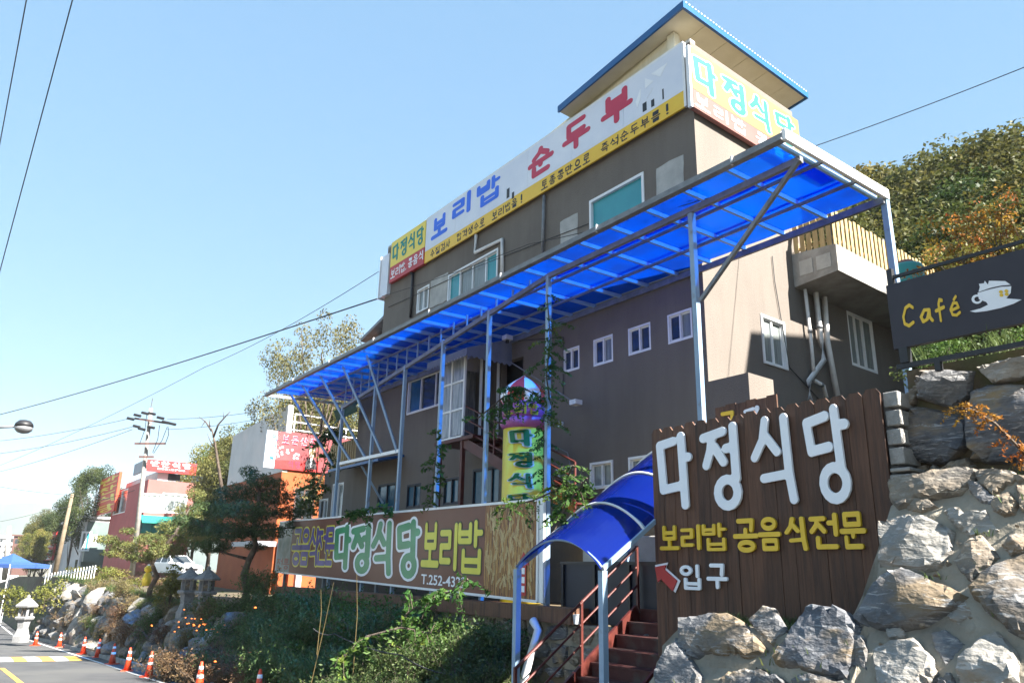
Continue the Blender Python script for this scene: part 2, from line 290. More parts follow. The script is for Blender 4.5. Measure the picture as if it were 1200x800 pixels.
def rockmat(name, a, b, c, vein):
    m = mat(name, a, b, 2.6, 0.85, 0.75, 11, c3=c, s3=1.3, stretch=(1, 1, 2.0), detail=9, objrand=0.12, lo3=(0.48, 0.62)); N = m.node_tree.nodes; L = m.node_tree.links
    bs = N['Principled BSDF']; src = bs.inputs['Base Color'].links[0].from_socket
    w = N.new('ShaderNodeTexNoise'); w.inputs['Scale'].default_value = 6; w.inputs['Detail'].default_value = 10; w.inputs['Distortion'].default_value = 1.5; w.inputs['Roughness'].default_value = 0.72
    mp = N.new('ShaderNodeMapping'); mp.inputs['Rotation'].default_value = (0.5, 0.4, 0.6); mp.inputs['Scale'].default_value = (0.5, 0.5, 3.0); tc = N.new('ShaderNodeTexCoord'); L.new(tc.outputs['Object'], mp.inputs[0]); L.new(mp.outputs[0], w.inputs['Vector'])
    r = N.new('ShaderNodeValToRGB'); r.color_ramp.elements[0].position = 0.54; r.color_ramp.elements[1].position = 0.62; L.new(w.outputs['Fac'], r.inputs[0])
    x = N.new('ShaderNodeMix'); x.data_type = 'RGBA'; L.new(r.outputs[0], x.inputs['Factor']); L.new(src, x.inputs['A']); x.inputs['B'].default_value = (*vein, 1); L.new(x.outputs['Result'], bs.inputs['Base Color'])
    return m
M['rockgrey'] = rockmat('grey_gneiss', (0.075, 0.078, 0.085), (0.165, 0.163, 0.165), (0.18, 0.135, 0.085), (0.28, 0.272, 0.262))
M['rockpale'] = rockmat('pale_granite', (0.20, 0.19, 0.17), (0.32, 0.30, 0.27), (0.23, 0.165, 0.105), (0.40, 0.385, 0.36))
M['rocktan'] = rockmat('tan_granite', (0.16, 0.125, 0.09), (0.25, 0.205, 0.15), (0.10, 0.09, 0.08), (0.32, 0.285, 0.235))
M['rockdark'] = rockmat('dark_gneiss', (0.062, 0.066, 0.078), (0.135, 0.138, 0.15), (0.24, 0.165, 0.08), (0.27, 0.27, 0.275))
M['leafhill'] = leafmat('oak_leaves', (0.055, 0.068, 0.018), (0.115, 0.108, 0.030), (0.17, 0.13, 0.036), 0.5)
M['leafdark'] = leafmat('dark_leaves', (0.026, 0.048, 0.014), (0.065, 0.085, 0.022), (0.10, 0.10, 0.03), 0.6)
M['leafautumn'] = leafmat('autumn_leaves', (0.28, 0.09, 0.02), (0.36, 0.22, 0.03), (0.14, 0.15, 0.03), 2.2)
M['leafyellow'] = leafmat('yellow_green_leaves', (0.10, 0.12, 0.022), (0.19, 0.17, 0.04), (0.22, 0.16, 0.045), 0.8)
M['leaftan'] = leafmat('tan_autumn_leaves', (0.095, 0.092, 0.033), (0.17, 0.148, 0.055), (0.09, 0.11, 0.03), 0.8)
M['pine'] = leafmat('pine_needles', (0.028, 0.055, 0.02), (0.065, 0.098, 0.032), None, 1.2, 0.15)
M['pinelight'] = leafmat('pale_pine_needles', (0.08, 0.11, 0.03), (0.16, 0.16, 0.05), (0.22, 0.17, 0.06), 1.5, 0.2)
M['bush'] = leafmat('bush_leaves', (0.048, 0.085, 0.028), (0.11, 0.15, 0.048), (0.18, 0.18, 0.055), 1.2, 0.35)
M['drygrass'] = leafmat('dry_grass_blades', (0.13, 0.105, 0.045), (0.22, 0.175, 0.075), (0.12, 0.13, 0.04), 1.5, 0.3)
M['bushred'] = leafmat('reddish_twigs', (0.11, 0.06, 0.035), (0.16, 0.10, 0.05), (0.09, 0.10, 0.04), 1.5, 0.3)
M['vine'] = leafmat('vine_leaves', (0.03, 0.085, 0.02), (0.08, 0.15, 0.03), (0.22, 0.26, 0.04), 2.0, 0.45)
M['flower'] = mat('orange_petals', (0.75, 0.16, 0.02), None, rough=0.6)
M['polewood'] = mat('bare_pole_wood', (0.17, 0.13, 0.085), (0.23, 0.18, 0.125), 3, 0.9, 0.3, 20)
M['straw'] = mat('dry_stem', (0.14, 0.10, 0.035), None, rough=0.8)

# ------------------------------------------------------------------ lettering: strokes -> distance field -> outline -> solid letter
LS = 'ㄱㄲㄴㄷㄸㄹㅁㅂㅃㅅㅆㅇㅈㅉㅊㅋㅌㅍㅎ'; VS = 'ㅏㅐㅑㅒㅓㅔㅕㅖㅗㅘㅙㅚㅛㅜㅝㅞㅟㅠㅡㅢㅣ'
TS = ['', 'ㄱ', 'ㄲ', 'ㄳ', 'ㄴ', 'ㄵ', 'ㄶ', 'ㄷ', 'ㄹ', 'ㄺ', 'ㄻ', 'ㄼ', 'ㄽ', 'ㄾ', 'ㄿ', 'ㅀ', 'ㅁ', 'ㅂ', 'ㅄ', 'ㅅ', 'ㅆ', 'ㅇ', 'ㅈ', 'ㅊ', 'ㅋ', 'ㅌ', 'ㅍ', 'ㅎ']
def circ(cx, cy, rx, ry, n=16): return [(cx + rx * math.cos(2 * math.pi * i / n), cy + ry * math.sin(2 * math.pi * i / n)) for i in range(n + 1)]
JA = {'ㄱ': [[(0, 1), (1, 1), (.92, 0)]], 'ㄴ': [[(0, 1), (0, 0), (1, .02)]], 'ㄷ': [[(1, 1), (0, 1), (0, 0), (1, 0.03)]], 'ㄹ': [[(0, 1), (1, 1), (1, .52), (0, .52), (0, 0), (1, 0)]],
      'ㅁ': [[(0, 1), (1, 1), (1, 0), (0, 0), (0, 1)]], 'ㅂ': [[(0, 1), (0, 0), (1, 0), (1, 1)], [(0, .5), (1, .5)]], 'ㅅ': [[(.5, 1), (.42, .55), (0, 0)], [(.5, .68), (1, 0)]],
      'ㅇ': [circ(.5, .5, .5, .5)], 'ㅈ': [[(0, 1), (1, 1)], [(.52, 1), (.42, .5), (0, 0)], [(.52, .58), (1, 0)]], 'ㅊ': [[(.35, 1.2), (.65, 1.2)], [(0, .85), (1, .85)], [(.52, .85), (.42, .45), (0, 0)], [(.52, .5), (1, 0)]],
      'ㅋ': [[(0, 1), (1, 1), (.92, 0)], [(0, .5), (.97, .55)]], 'ㅌ': [[(1, 1), (0, 1), (0, 0), (1, 0)], [(0, .5), (1, .5)]], 'ㅎ': [[(.3, 1.15), (.7, 1.15)], [(0, .85), (1, .85)], circ(.5, .33, .36, .33)]}
VV = {'ㅏ': [[(.2, 1), (.2, 0)], [(.2, .55), (1, .55)]], 'ㅐ': [[(0, 1), (0, 0)], [(1, 1), (1, 0)], [(0, .5), (1, .5)]], 'ㅓ': [[(.9, 1), (.9, 0)], [(.9, .6), (.1, .6)]], 'ㅕ': [[(.9, 1), (.9, 0)], [(.9, .75), (.1, .75)], [(.9, .4), (.1, .4)]], 'ㅣ': [[(.55, 1), (.55, 0)]]}
CUSTOM = {'다': ([[(.30, .89), (.07, .86), (.11, .27), (.36, .30)], [(.42, .94), (.45, .06)], [(.43, .66), (.52, .66)]], .055),
          '정': ([[(.05, .93), (.36, .98)], [(.19, .93), (.15, .75), (.08, .58)], [(.22, .80), (.35, .60)], [(.52, 1.02), (.53, .38)], [(.40, .76), (.52, .77)], circ(.39, .22, .15, .16)], .055),
          '식': ([[(.25, 1.0), (.20, .76), (.06, .55)], [(.23, .82), (.40, .59)], [(.53, 1.0), (.55, .32)], [(.18, .28), (.55, .31), (.59, .0)]], .052),
          '당': ([[(.36, .98), (.07, .93), (.11, .60), (.38, .63)], [(.50, 1.04), (.53, .36)], [(.52, .86), (.64, .86)], circ(.42, .23, .17, .17)], .055)}
def tr(st, x0, x1, y0, y1): return [[(x0 + a * (x1 - x0), y0 + b * (y1 - y0)) for a, b in s] for s in st]
def strokes(ch):
    if ch in CUSTOM: return CUSTOM[ch]
    if ch == '!': return [[(.3, .95), (.3, .35)], [(.3, .08), (.3, .05)]], .08
    if ch == ',': return [[(.2, .1), (.12, -.05)]], .06
    c = ord(ch) - 0xAC00; l = LS[c // 588]; v = VS[(c % 588) // 28]; t = TS[c % 28]; S = []
    if v in VV:
        y0, y1 = (.5, .95) if t else (.12, .88)
        S += tr(JA[l], .08, .52, y0 + (.02 if t else .05), y1 - .04); S += tr(VV[v], .68, .95, (.42 if t else .02), 1.0)
        if t == 'ㅂ':
            S = tr(JA[l], .08, .52, .64, .98) + tr(VV[v], .68, .95, .56, 1.02) + tr([[(0, 1), (0, 0), (1, 0), (1, 1)], [(0, .52), (1, .52)]], .26, .90, .02, .42); return S, .050
        elif t: S += tr(JA[t], .28, .9, .04, .30)
    else:
        if t: cy0, cy1, by = .66, .95, .47
        else: cy0, cy1, by = (.5, .95, .12) if v == 'ㅗ' else (.55, .95, .36)
        S += tr(JA[l], .2, .8, cy0, cy1); S.append([(.02, by), (.98, by)])
        if v in 'ㅗ': S.append([(.5, by), (.5, cy0)])
        if v in 'ㅜ': S.append([(.5, by), (.5, by - (.14 if t else .36))])
        if t: S += tr(JA[t], .2, .82, .03, .28)
    return S, .062
_gc = {}
def contour(ch, grow=0.0, res=0.022, fat=1.0, st=None):
    key = (ch, round(grow, 4), res, fat)
    if key in _gc: return _gc[key]
    S, w = strokes(ch) if st is None else st
    r = w * fat + grow; A = []; B = []
    for s in S:
        for i in range(len(s) - 1): A.append(s[i]); B.append(s[i + 1])
    A = np.array(A); Bb = np.array(B); x0, y0 = np.minimum(A, Bb).min(0) - r - 2 * res; x1, y1 = np.maximum(A, Bb).max(0) + r + 2 * res
    nx = int((x1 - x0) / res) + 2; ny = int((y1 - y0) / res) + 2
    X, Y = np.meshgrid(x0 + np.arange(nx) * res, y0 + np.arange(ny) * res); D = np.full(X.shape, 9.0)
    for a, b in zip(A, Bb):
        d = b - a; q = max(d @ d, 1e-9); t = np.clip(((X - a[0]) * d[0] + (Y - a[1]) * d[1]) / q, 0, 1); D = np.minimum(D, np.hypot(X - a[0] - t * d[0], Y - a[1] - t * d[1]))
    F = r - D; F[np.abs(F) < 1e-6] = 1e-6; seg = {}
    def ip(p, q):
        fa, fb = F[p[1], p[0]], F[q[1], q[0]]; t = fa / (fa - fb); return (X[p[1], p[0]] + t * (X[q[1], q[0]] - X[p[1], p[0]]), Y[p[1], p[0]] + t * (Y[q[1], q[0]] - Y[p[1], p[0]]))
    pos = {}
    P = F > 0; mixed = ~((P[:-1, :-1] == P[1:, :-1]) & (P[:-1, :-1] == P[:-1, 1:]) & (P[:-1, :-1] == P[1:, 1:]))
    for j, i in zip(*np.nonzero(mixed)):
        c = [(i, j), (i + 1, j), (i + 1, j + 1), (i, j + 1)]; s = [P[q[1], q[0]] for q in c]; ent = []; ext = []
        for k in range(4):
            a, b = c[k], c[(k + 1) % 4]
            if s[k] != s[(k + 1) % 4]:
                e = (min(a, b), max(a, b)); pos.setdefault(e, ip(*e)); (ext if s[k] else ent).append((k, e))
        # inside on the left: go from the edge where inside ends to the edge where it begins
        for k, e in ext:
            best = min(ent, key=lambda z: (k - z[0]) % 4) if len(ent) > 1 else ent[0]
            seg[e] = best[1]
    loops = []; left = dict(seg)
    while left:
        st0 = next(iter(left)); cur = st0; lp = []
        while cur in left: lp.append(pos[cur]); cur = left.pop(cur)
        if len(lp) > 5: loops.append(lp)
    out = []
    for lp in loops:      # drop nearly straight points
        n = len(lp); keep = []
        last = lp[0]; keep = [last]
        for i in range(1, n - 1):
            a = np.array(keep[-1]); b = np.array(lp[i]); c2 = np.array(lp[i + 1]); h = abs((b - a)[0] * (c2 - a)[1] - (b - a)[1] * (c2 - a)[0]) / (np.linalg.norm(c2 - a) + 1e-9)
            if h > res * 0.06: keep.append(lp[i])
        keep.append(lp[-1]); out.append(keep)
    allp = np.array([p for lp in out for p in lp]); bb = (*allp.min(0), *allp.max(0))
    _gc[key] = (out, bb); return _gc[key]
DG = bpy.context.evaluated_depsgraph_get
def flat_mesh(loops, depth, bevel=0.0):
    cu = bpy.data.curves.new('outline', 'CURVE'); cu.dimensions = '2D'; cu.fill_mode = 'BOTH'; cu.extrude = depth / 2; cu.bevel_depth = bevel; cu.bevel_resolution = 0
    for lp in loops:
        sp = cu.splines.new('POLY'); sp.points.add(len(lp) - 1); sp.use_cyclic_u = True
        for k, p in enumerate(lp): sp.points[k].co = (p[0], p[1], 0, 1)
    o = bpy.data.objects.new('outline', cu); COL.objects.link(o); dg = DG(); dg.update(); me = bpy.data.meshes.new_from_object(o.evaluated_get(dg)); bpy.data.objects.remove(o); bpy.data.curves.remove(cu)
    v = np.array([p.co[:] for p in me.vertices]); f = [tuple(p.vertices) for p in me.polygons]; bpy.data.meshes.remove(me); return v, f
def font_loops_mesh(txt, depth):
    cu = bpy.data.curves.new('outline', 'FONT'); cu.body = txt; cu.extrude = depth / 2; cu.offset = 0.012; cu.resolution_u = 3
    o = bpy.data.objects.new('outline', cu); COL.objects.link(o); dg = DG(); dg.update(); me = bpy.data.meshes.new_from_object(o.evaluated_get(dg)); bpy.data.objects.remove(o); bpy.data.curves.remove(cu)
    v = np.array([p.co[:] for p in me.vertices]); f = [tuple(p.vertices) for p in me.polygons]; bpy.data.meshes.remove(me); return v, f
class Face:      # a sign face: origin, x and y directions on it, outward normal
    def __init__(s, mapping, out): s.m = mapping; s.out = np.asarray(out, float)
    def put(s, v, depth0):
        return [s.m(p[0], p[1]) + s.out * (depth0 + p[2]) for p in v]
def face_u(v): # plane v = const; a = -u (to the right as seen from the street), b = z
    return Face(lambda a, b: W(-a, v, b), -np.array([math.cos(AZU), -math.sin(AZU), 0]))
def face_v(u): return Face(lambda a, b: W(u, a, b), np.array([math.sin(AZV + math.pi / 2), math.cos(AZV + math.pi / 2), 0]))
def fit(v, bb, box):
    x0, y0, x1, y1 = bb; X0, Y0, X1, Y1 = box; v = v.copy(); v[:, 0] = X0 + (v[:, 0] - x0) / (x1 - x0) * (X1 - X0); v[:, 1] = Y0 + (v[:, 1] - y0) / (y1 - y0) * (Y1 - Y0); return v
def letter(face, ch, box, material, parent, thick=0.03, off=0.003, grow=0.0, fat=1.0, name='letter', bevel=0.0, label=None, res=0.022):
    lp, bb0 = contour(ch, 0.0, res, fat); lp, bb = contour(ch, grow, res, fat)
    sx = (box[2] - box[0]) / (bb0[2] - bb0[0]); sy = (box[3] - box[1]) / (bb0[3] - bb0[1])
    lp2 = [[(box[0] + (x - bb0[0]) * sx, box[1] + (y - bb0[1]) * sy) for x, y in l] for l in lp]
    v, f = flat_mesh(lp2, thick, bevel)
    mb = MB(); mb.add(face.put(v, off + thick / 2), f); return mb.build(name, M[material], parent, label=label)
def row(face, txt, box, material, parent, one=False, name='letter', gap=0.12, **k):
    n = sum(0.45 if c in ' ,!' else 1.0 for c in txt); wch = (box[2] - box[0]) / (n + gap * (n - 1)); x = box[0]; mb = MB(); th = k.get('thick', 0.004); off = k.get('off', 0.002)
    for c in txt:
        cw = wch * (0.45 if c in ' ,!' else 1.0)
        if c != ' ':
            b = (x, box[1], x + cw, box[3])
            if c == '!': b = (x + cw * .3, box[1], x + cw * .6, box[3])
            if c == ',': b = (x + cw * .1, box[1], x + cw * .5, box[1] + (box[3] - box[1]) * .2)
            if one:
                lp, bb = contour(c, 0.0, k.get('res', 0.04), k.get('fat', 1.0)); sx = (b[2] - b[0]) / (bb[2] - bb[0]); sy = (b[3] - b[1]) / (bb[3] - bb[1])
                v, f = flat_mesh([[(b[0] + (p - bb[0]) * sx, b[1] + (q - bb[1]) * sy) for p, q in l] for l in lp], th); mb.add(face.put(v, off + th / 2), f)
            else: letter(face, c, b, material, parent, name=name, **k)
        x += cw + wch * gap
    if one: return mb.build(name, M[material], parent)
def digits(face, txt, box, material, parent, thick=0.004, off=0.002, name='phone_number'):
    v, f = font_loops_mesh(txt, thick); bb = (v[:, 0].min(), v[:, 1].min(), v[:, 0].max(), v[:, 1].max()); v = fit(v, bb, box)
    mb = MB(); mb.add(face.put(v, off + thick / 2), f); return mb.build(name, M[material], parent)
def poly(face, pts, material, parent, name, thick=0.004, off=0.002, label=None):
    v, f = flat_mesh([pts], thick); mb = MB(); mb.add(face.put(v, off + thick / 2), f); return mb.build(name, M[material], parent, label=label)
def ubox_px(tl, br, v):      # pixel corners -> (a0, z0, a1, z1) on plane v
    p, q = pu(*tl, v), pu(*br, v); return (-p[0], q[2], -q[0], p[2])
def vbox_px(tl, br, u):
    p, q = pv(*tl, u), pv(*br, u); return (p[1], q[2], q[1], p[2])

# ------------------------------------------------------------------ lay of the land
def lerp(a, b, t): return a + (b - a) * t
def sstep(a, b, x): t = np.clip((x - a) / (b - a), 0, 1); return t * t * (3 - 2 * t)
def road_z(P): y = P[1]; return -.055 * y if y < 60 else -3.3 - .012 * min(y - 60, 400)
def terrace(u): return float(np.interp(u, [-40, -5.3, -5.15, -1.9, 0.6, 15, 18.5, 60, 90, 160, 400], [2.75, 2.75, 1.2, 1.2, 1.2, 1.1, .25, .8, .3, -3.0, -6]))
def edge_v(u): return float(np.interp(u, [-40, -5, -2.7, -2.6, .6, 1.0, 15, 18, 60], [-3.9, -3.6, -3.2, -2.3, -2.3, -2.75, -2.75, -4.2, -4.2]))
def bank_top(u): return float(np.interp(u, [-1.9, 0.6, 4, 14, 18.5, 60, 90, 160], [-.45, -.35, .45, .55, .2, .7, .2, -3.0]))
def ground(u, v):
    P = W(u, v, 0); rz = road_z(P); n = 0.05 * math.sin(u * 2.1 + v) + 0.05 * math.sin(v * 2.7 - u * 1.3)
    if v < -5.27: 
        if v < -15: return rz - .05 - .08 * min(-15 - v, 60) * (1 if u > 0 else 0)
        return rz - .06
    ev = edge_v(u)
    if u < -2.6:
        if v < -3.45: return rz - .06
        z = terrace(u)
        if u < -5.15 and v > -3.15: z = 4.05
        if v > 6: z += .52 * min(v - 6, 60) * float(sstep(2, -8, u) if u > -8 else 1) 
        if v > 10: z = max(z, 1.2 + .40 * min(v - 10, 70))
        return z
    bt = bank_top(u)
    if v < ev: return float(rz + .08 + (bt - rz - .08) * sstep(-5.42, ev + .25, v)) + n
    z = terrace(u)
    if v > 12: z += .36 * min(v - 12, 75) * float(np.interp(u, [0, 40, 90, 150], [1, 1, .45, 0]))
    return z + (n if v > 12 else 0)
def gz(x, y): s = uvz((x, y, 0)); return ground(s[0], s[1])
us = np.unique(np.round(np.concatenate([np.arange(-60, -6, 3), np.arange(-6, 44, .5), [-5.2, -5.1, -2.65, -2.55, -1.95, -1.85], np.arange(44, 130, 3), np.arange(130, 600, 40), [-1500, -600, -200, 1000, 2500, 6000]]), 3))
vs = np.unique(np.round(np.concatenate([np.arange(-16, -5.8, 1.2), np.arange(-5.8, -2.4, .2), [-3.16, -3.14, -3.44, -3.46], np.arange(-2.4, 12, 1.2), np.arange(12, 90, 4), [-6000, -2500, -900, -300, -120, -75, -50, -35, -25, -20, 110, 200, 500, 1500, 5000]]), 3))
gv = []; gf = []
for i, u in enumerate(us):
    for j, v in enumerate(vs): gv.append(W(u, v, ground(u, v)))
nv = len(vs)
for i in range(len(us) - 1):
    for j in range(nv - 1): gf.append((i * nv + j, (i + 1) * nv + j, (i + 1) * nv + j + 1, i * nv + j + 1))
mb = MB(); mb.add(gv, gf); g = mb.build('ground', M['soil'], smooth=False); g['kind'] = 'structure'
mb = MB(); ru = np.concatenate([np.arange(-40, 70, 1.0), np.arange(70, 240, 10)]); rv = [-14.6, -11, -9, -7.4, -6.2, -5.5]
rr = [[W(u, v, road_z(W(u, v, 0)) + .004) for v in rv] for u in ru]
for i in range(len(ru) - 1):
    for j in range(len(rv) - 1): mb.quad(rr[i][j], rr[i + 1][j], rr[i + 1][j + 1], rr[i][j + 1])
r_ = mb.build('road', M['asphalt']); r_['kind'] = 'structure'
def strip(name, pts, w, material, dz):
    mb = MB()
    for a, b in zip(pts[:-1], pts[1:]):
        d = np.array([b[0] - a[0], b[1] - a[1]]); d = d / np.linalg.norm(d); nrm = np.array([-d[1], d[0]]) * w / 2; q = []
        for p, s_ in ((a, 1), (b, 1), (b, -1), (a, -1)):
            uu, vv = p[0] + nrm[0] * s_, p[1] + nrm[1] * s_; q.append(W(uu, vv, road_z(W(uu, vv, 0)) + dz))
        mb.quad(*q)
    o = mb.build(name, M[material]); o['kind'] = 'structure'; return o
strip('road_centre_line', [(6 + k * 2, -9.25) for k in range(9)], .14, 'paintyellow', .010)
strip('road_edge_line', [(-20 + k * 2.0, -6.05) for k in range(60)], .11, 'paintwhite', .010)
# speed hump with painted blocks
hump = thing('speed_hump', 'low speed hump painted in yellow and white blocks across the road', 'speed hump', W(26.5, -8, road_z(W(26.5, -8, 0))))
for k in range(18):
    v0 = -6.4 - k * .45; mb = MB(); prof = [(-1.6, .008), (-.8, .05), (0, .07), (.8, .05), (1.6, .008)]
    for (a, za), (b, zb) in zip(prof[:-1], prof[1:]):
        mb.quad(*[W(27.2 + p, vv, road_z(W(27.2 + p, vv, 0)) + zz) for p, zz, vv in ((a, za, v0), (b, zb, v0), (b, zb, v0 - .45), (a, za, v0 - .45))])
    mb.build('painted_block', M['paintyellow' if (k // 1) % 2 == 0 else 'paintwhite'], hump)
# kerb stones
kerb = thing('kerb', 'pale concrete kerb at the foot of the planted bank', 'kerb', W(0, -5.75, road_z(W(0, -5.75, 0)))); kerb['kind'] = 'structure'; del kerb['category']
mk = MB(); z0 = 0
for k in range(58):
    u = -1 + k * 1.0; mb = MB(); za, zb = road_z(W(u, -5.8, 0)), road_z(W(u + 1, -5.8, 0)); a, b = u + .01, u + .99; jit = random.uniform(-.008, .008)
    mb.box8([W(a, -5.53, za - .1), W(b, -5.53, zb - .1), W(b, -5.35, zb - .1), W(a, -5.35, za - .1), W(a, -5.51 + jit, za + .14), W(b, -5.51 + jit, zb + .14), W(b, -5.35, zb + .14), W(a, -5.35, za + .14)])
    mb.build('kerb_stone', M['kerb'], kerb)
fh = MB(); random.seed(3)
for r0, hh, a0, a1 in ((1700, 1.0, -75, -8),):
    n = 90; base = []; top = []
    for i in range(n + 1):
        az = math.radians(lerp(a0, a1, i / n)); hgt = 75 + 45 * math.sin(i * .11 + 1) + 16 * math.sin(i * .37) + 6 * math.sin(i * 1.3)
        base.append(np.array([r0 * math.sin(az), r0 * math.cos(az), -10])); top.append(np.array([(r0 + 300) * math.sin(az), (r0 + 300) * math.cos(az), hgt]))
    back = [np.array([t[0] * 1.25, t[1] * 1.25, -10]) for t in top]
    for i in range(n): fh.quad(base[i], base[i + 1], top[i + 1], top[i]); fh.quad(top[i], top[i + 1], back[i + 1], back[i])
o = fh.build('far_hills', M['farhill'], smooth=True); o['kind'] = 'structure'

# ------------------------------------------------------------------ the restaurant building
def wall_holes(mb, fn, a0, a1, b0, b1, holes, reveal=.14):
    xs = sorted({a0, a1} | {h[0] for h in holes} | {h[2] for h in holes}); ys = sorted({b0, b1} | {h[1] for h in holes} | {h[3] for h in holes})
    xs = [x for x in xs if a0 <= x <= a1]; ys = [y for y in ys if b0 <= y <= b1]
    for i in range(len(xs) - 1):
        for j in range(len(ys) - 1):
            cx, cy = (xs[i] + xs[i + 1]) / 2, (ys[j] + ys[j + 1]) / 2
            if any(h[0] < cx < h[2] and h[1] < cy < h[3] for h in holes): continue
            mb.quad(fn(xs[i], ys[j], 0), fn(xs[i + 1], ys[j], 0), fn(xs[i + 1], ys[j + 1], 0), fn(xs[i], ys[j + 1], 0))
    for h in holes:
        c = [(h[0], h[1]), (h[2], h[1]), (h[2], h[3]), (h[0], h[3])]
        for k in range(4):
            p, q = c[k], c[(k + 1) % 4]; mb.quad(fn(*p, 0), fn(*q, 0), fn(*q, reveal), fn(*p, reveal))
def window(parent, fn, h, divs, glasses, fr=.05, d=.05, material='whiteframe', name='window', proud=.0, label=None, sash=True):
    a0, b0, a1, b1 = h; mb = MB()
    def bar(x0, y0, x1, y1, z0=-proud, z1=d + .05): mb.box8([fn(x0, y0, z0), fn(x1, y0, z0), fn(x1, y1, z0), fn(x0, y1, z0), fn(x0, y0, z1), fn(x1, y0, z1), fn(x1, y1, z1), fn(x0, y1, z1)])
    bar(a0, b0, a1, b0 + fr); bar(a0, b1 - fr, a1, b1); bar(a0, b0 + fr, a0 + fr, b1 - fr); bar(a1 - fr, b0 + fr, a1, b1 - fr)
    xs = [a0 + fr] + [a0 + (a1 - a0) * t for t in divs] + [a1 - fr]
    for t in divs: x = a0 + (a1 - a0) * t; bar(x - fr * .45, b0 + fr, x + fr * .45, b1 - fr, .012)
    o = mb.build(name, M[material], parent, label=label)
    for i in range(len(xs) - 1):
        p = MB(); z = d + .0 + (.018 if i % 2 else 0); p.quad(fn(xs[i], b0 + fr * .6, z), fn(xs[i + 1], b0 + fr * .6, z), fn(xs[i + 1], b1 - fr * .6, z), fn(xs[i], b1 - fr * .6, z)); p.build('pane', M[glasses[i % len(glasses)]], o)
        if sash:
            s = MB(); f2 = .03; y0, y1 = b0 + fr, b1 - fr; x0, x1 = xs[i], xs[i + 1]
            def sb(ax, ay, bx, by): s.box8([fn(ax, ay, z - .02), fn(bx, ay, z - .02), fn(bx, by, z - .02), fn(ax, by, z - .02), fn(ax, ay, z + .01), fn(bx, ay, z + .01), fn(bx, by, z + .01), fn(ax, by, z + .01)])
            sb(x0, y0, x0 + f2, y1); sb(x1 - f2, y0, x1, y1); sb(x0 + f2, y0, x1 - f2, y0 + f2); sb(x0 + f2, y1 - f2, x1 - f2, y1); s.build('sash', M[material], o)
    return o
fu = lambda a, b, d: W(-a, d, b)          # facade, d into the wall
fv = lambda a, b, d: W(d, a, b)           # street side wall (u = 0), d into the wall
def fh_(tl, br): return ubox_px(tl, br, 0)
def sh_(tl, br): return vbox_px(tl, br, 0)
B_ = thing('restaurant_building', 'three storey taupe rendered restaurant with long rooftop banner and blue canopy along its front', 'building', W(7, 4, 1.2))
TOPZ = 13.25; FL = 14.72
win_mid = [fh_((659.5, 410.8), (679, 431.8)), fh_((695.2, 398.5), (718.5, 423)), fh_((735.8, 385.5), (763, 409.3)), fh_((781.8, 369.5), (812, 395))]
win_low = [fh_((652.5, 548.7), (675.8, 575)), fh_((692, 542.5), (719.2, 571)), fh_((737, 536), (765, 562))]
w_t1 = fh_((691.3, 236), (756, 243)); w_t1 = (w_t1[0], fh_((691.3, 236), (692, 272))[1], w_t1[2], fh_((691.3, 236), (756, 243))[3])
w_t2 = fh_((526, 322.7), (583.4, 327)); w_t3 = fh_((489.7, 340.5), (502, 360.7)); w_big = fh_((479.3, 445.4), (515, 475))
w_b1 = fh_((477, 568), (492, 594)); w_b2 = fh_((520, 561), (537, 590)); w_b3 = fh_((443, 568), (462, 596)); w_b4 = fh_((554, 550), (585, 590))
ftop = w_t1[3]
holes = win_mid + win_low + [w_t1, w_t2, w_t3, w_big, w_b1, w_b2, w_b3, w_b4]
door_porch = (-7.1 + .0, 5.1, -6.1, 7.25); holes.append(door_porch)
mb = MB(); wall_holes(mb, fu, -FL, 0.0, 1.0, TOPZ, holes, .2)
UD_ = float(pv(935, 140, -.16)[1]) + .02; mb.quad(W(FL, 0, 7.9), W(FL, UD_, 7.9), W(FL, UD_, TOPZ), W(FL, 0, TOPZ)); mb.quad(W(0, UD_, 9), W(FL, UD_, 9), W(FL, UD_, TOPZ), W(0, UD_, TOPZ)); mb.quad(W(0, 0, TOPZ - .05), W(FL, 0, TOPZ - .05), W(FL, UD_, TOPZ - .05), W(0, UD_, TOPZ - .05)); mb.quad(W(0, UD_, 9.05), W(FL, UD_, 9.05), W(FL, 9, 9.05), W(0, 9, 9.05)); mb.quad(W(0, 9, 1), W(FL, 9, 1), W(FL, 9, 9.05), W(0, 9, 9.05))
r1 = sh_((890.4, 367.5), (923, 434.3)); r2 = sh_((992, 366), (1029, 437)); r2 = (r2[0], 6.86, r2[2], 8.3)
UDP = float(pv(935, 140, -.16)[1]) + .02
wall_holes(mb, fv, 0, UDP, 1.0, TOPZ, [r1, (r2[0], r2[1], min(r2[2], 20), r2[3])] if r2[0] < UDP else [r1], .2); wall_holes(mb, fv, UDP, 9, 1.0, 9.05, [r2], .2)
# lower, wider part to the left
mb.quad(W(FL, 0.003, 1), W(16.2, 0.003, 1), W(16.2, 0.003, 7.95), W(FL, 0.003, 7.95)); mb.quad(W(16.2, 0.003, 1), W(16.2, 7, 1), W(16.2, 7, 7.95), W(16.2, 0.003, 7.95)); mb.quad(W(FL, 0, 7.95), W(16.2, 0, 7.95), W(16.2, 7, 7.95), W(FL, 7, 7.95))
mb.build('wall', M['taupe'], B_)
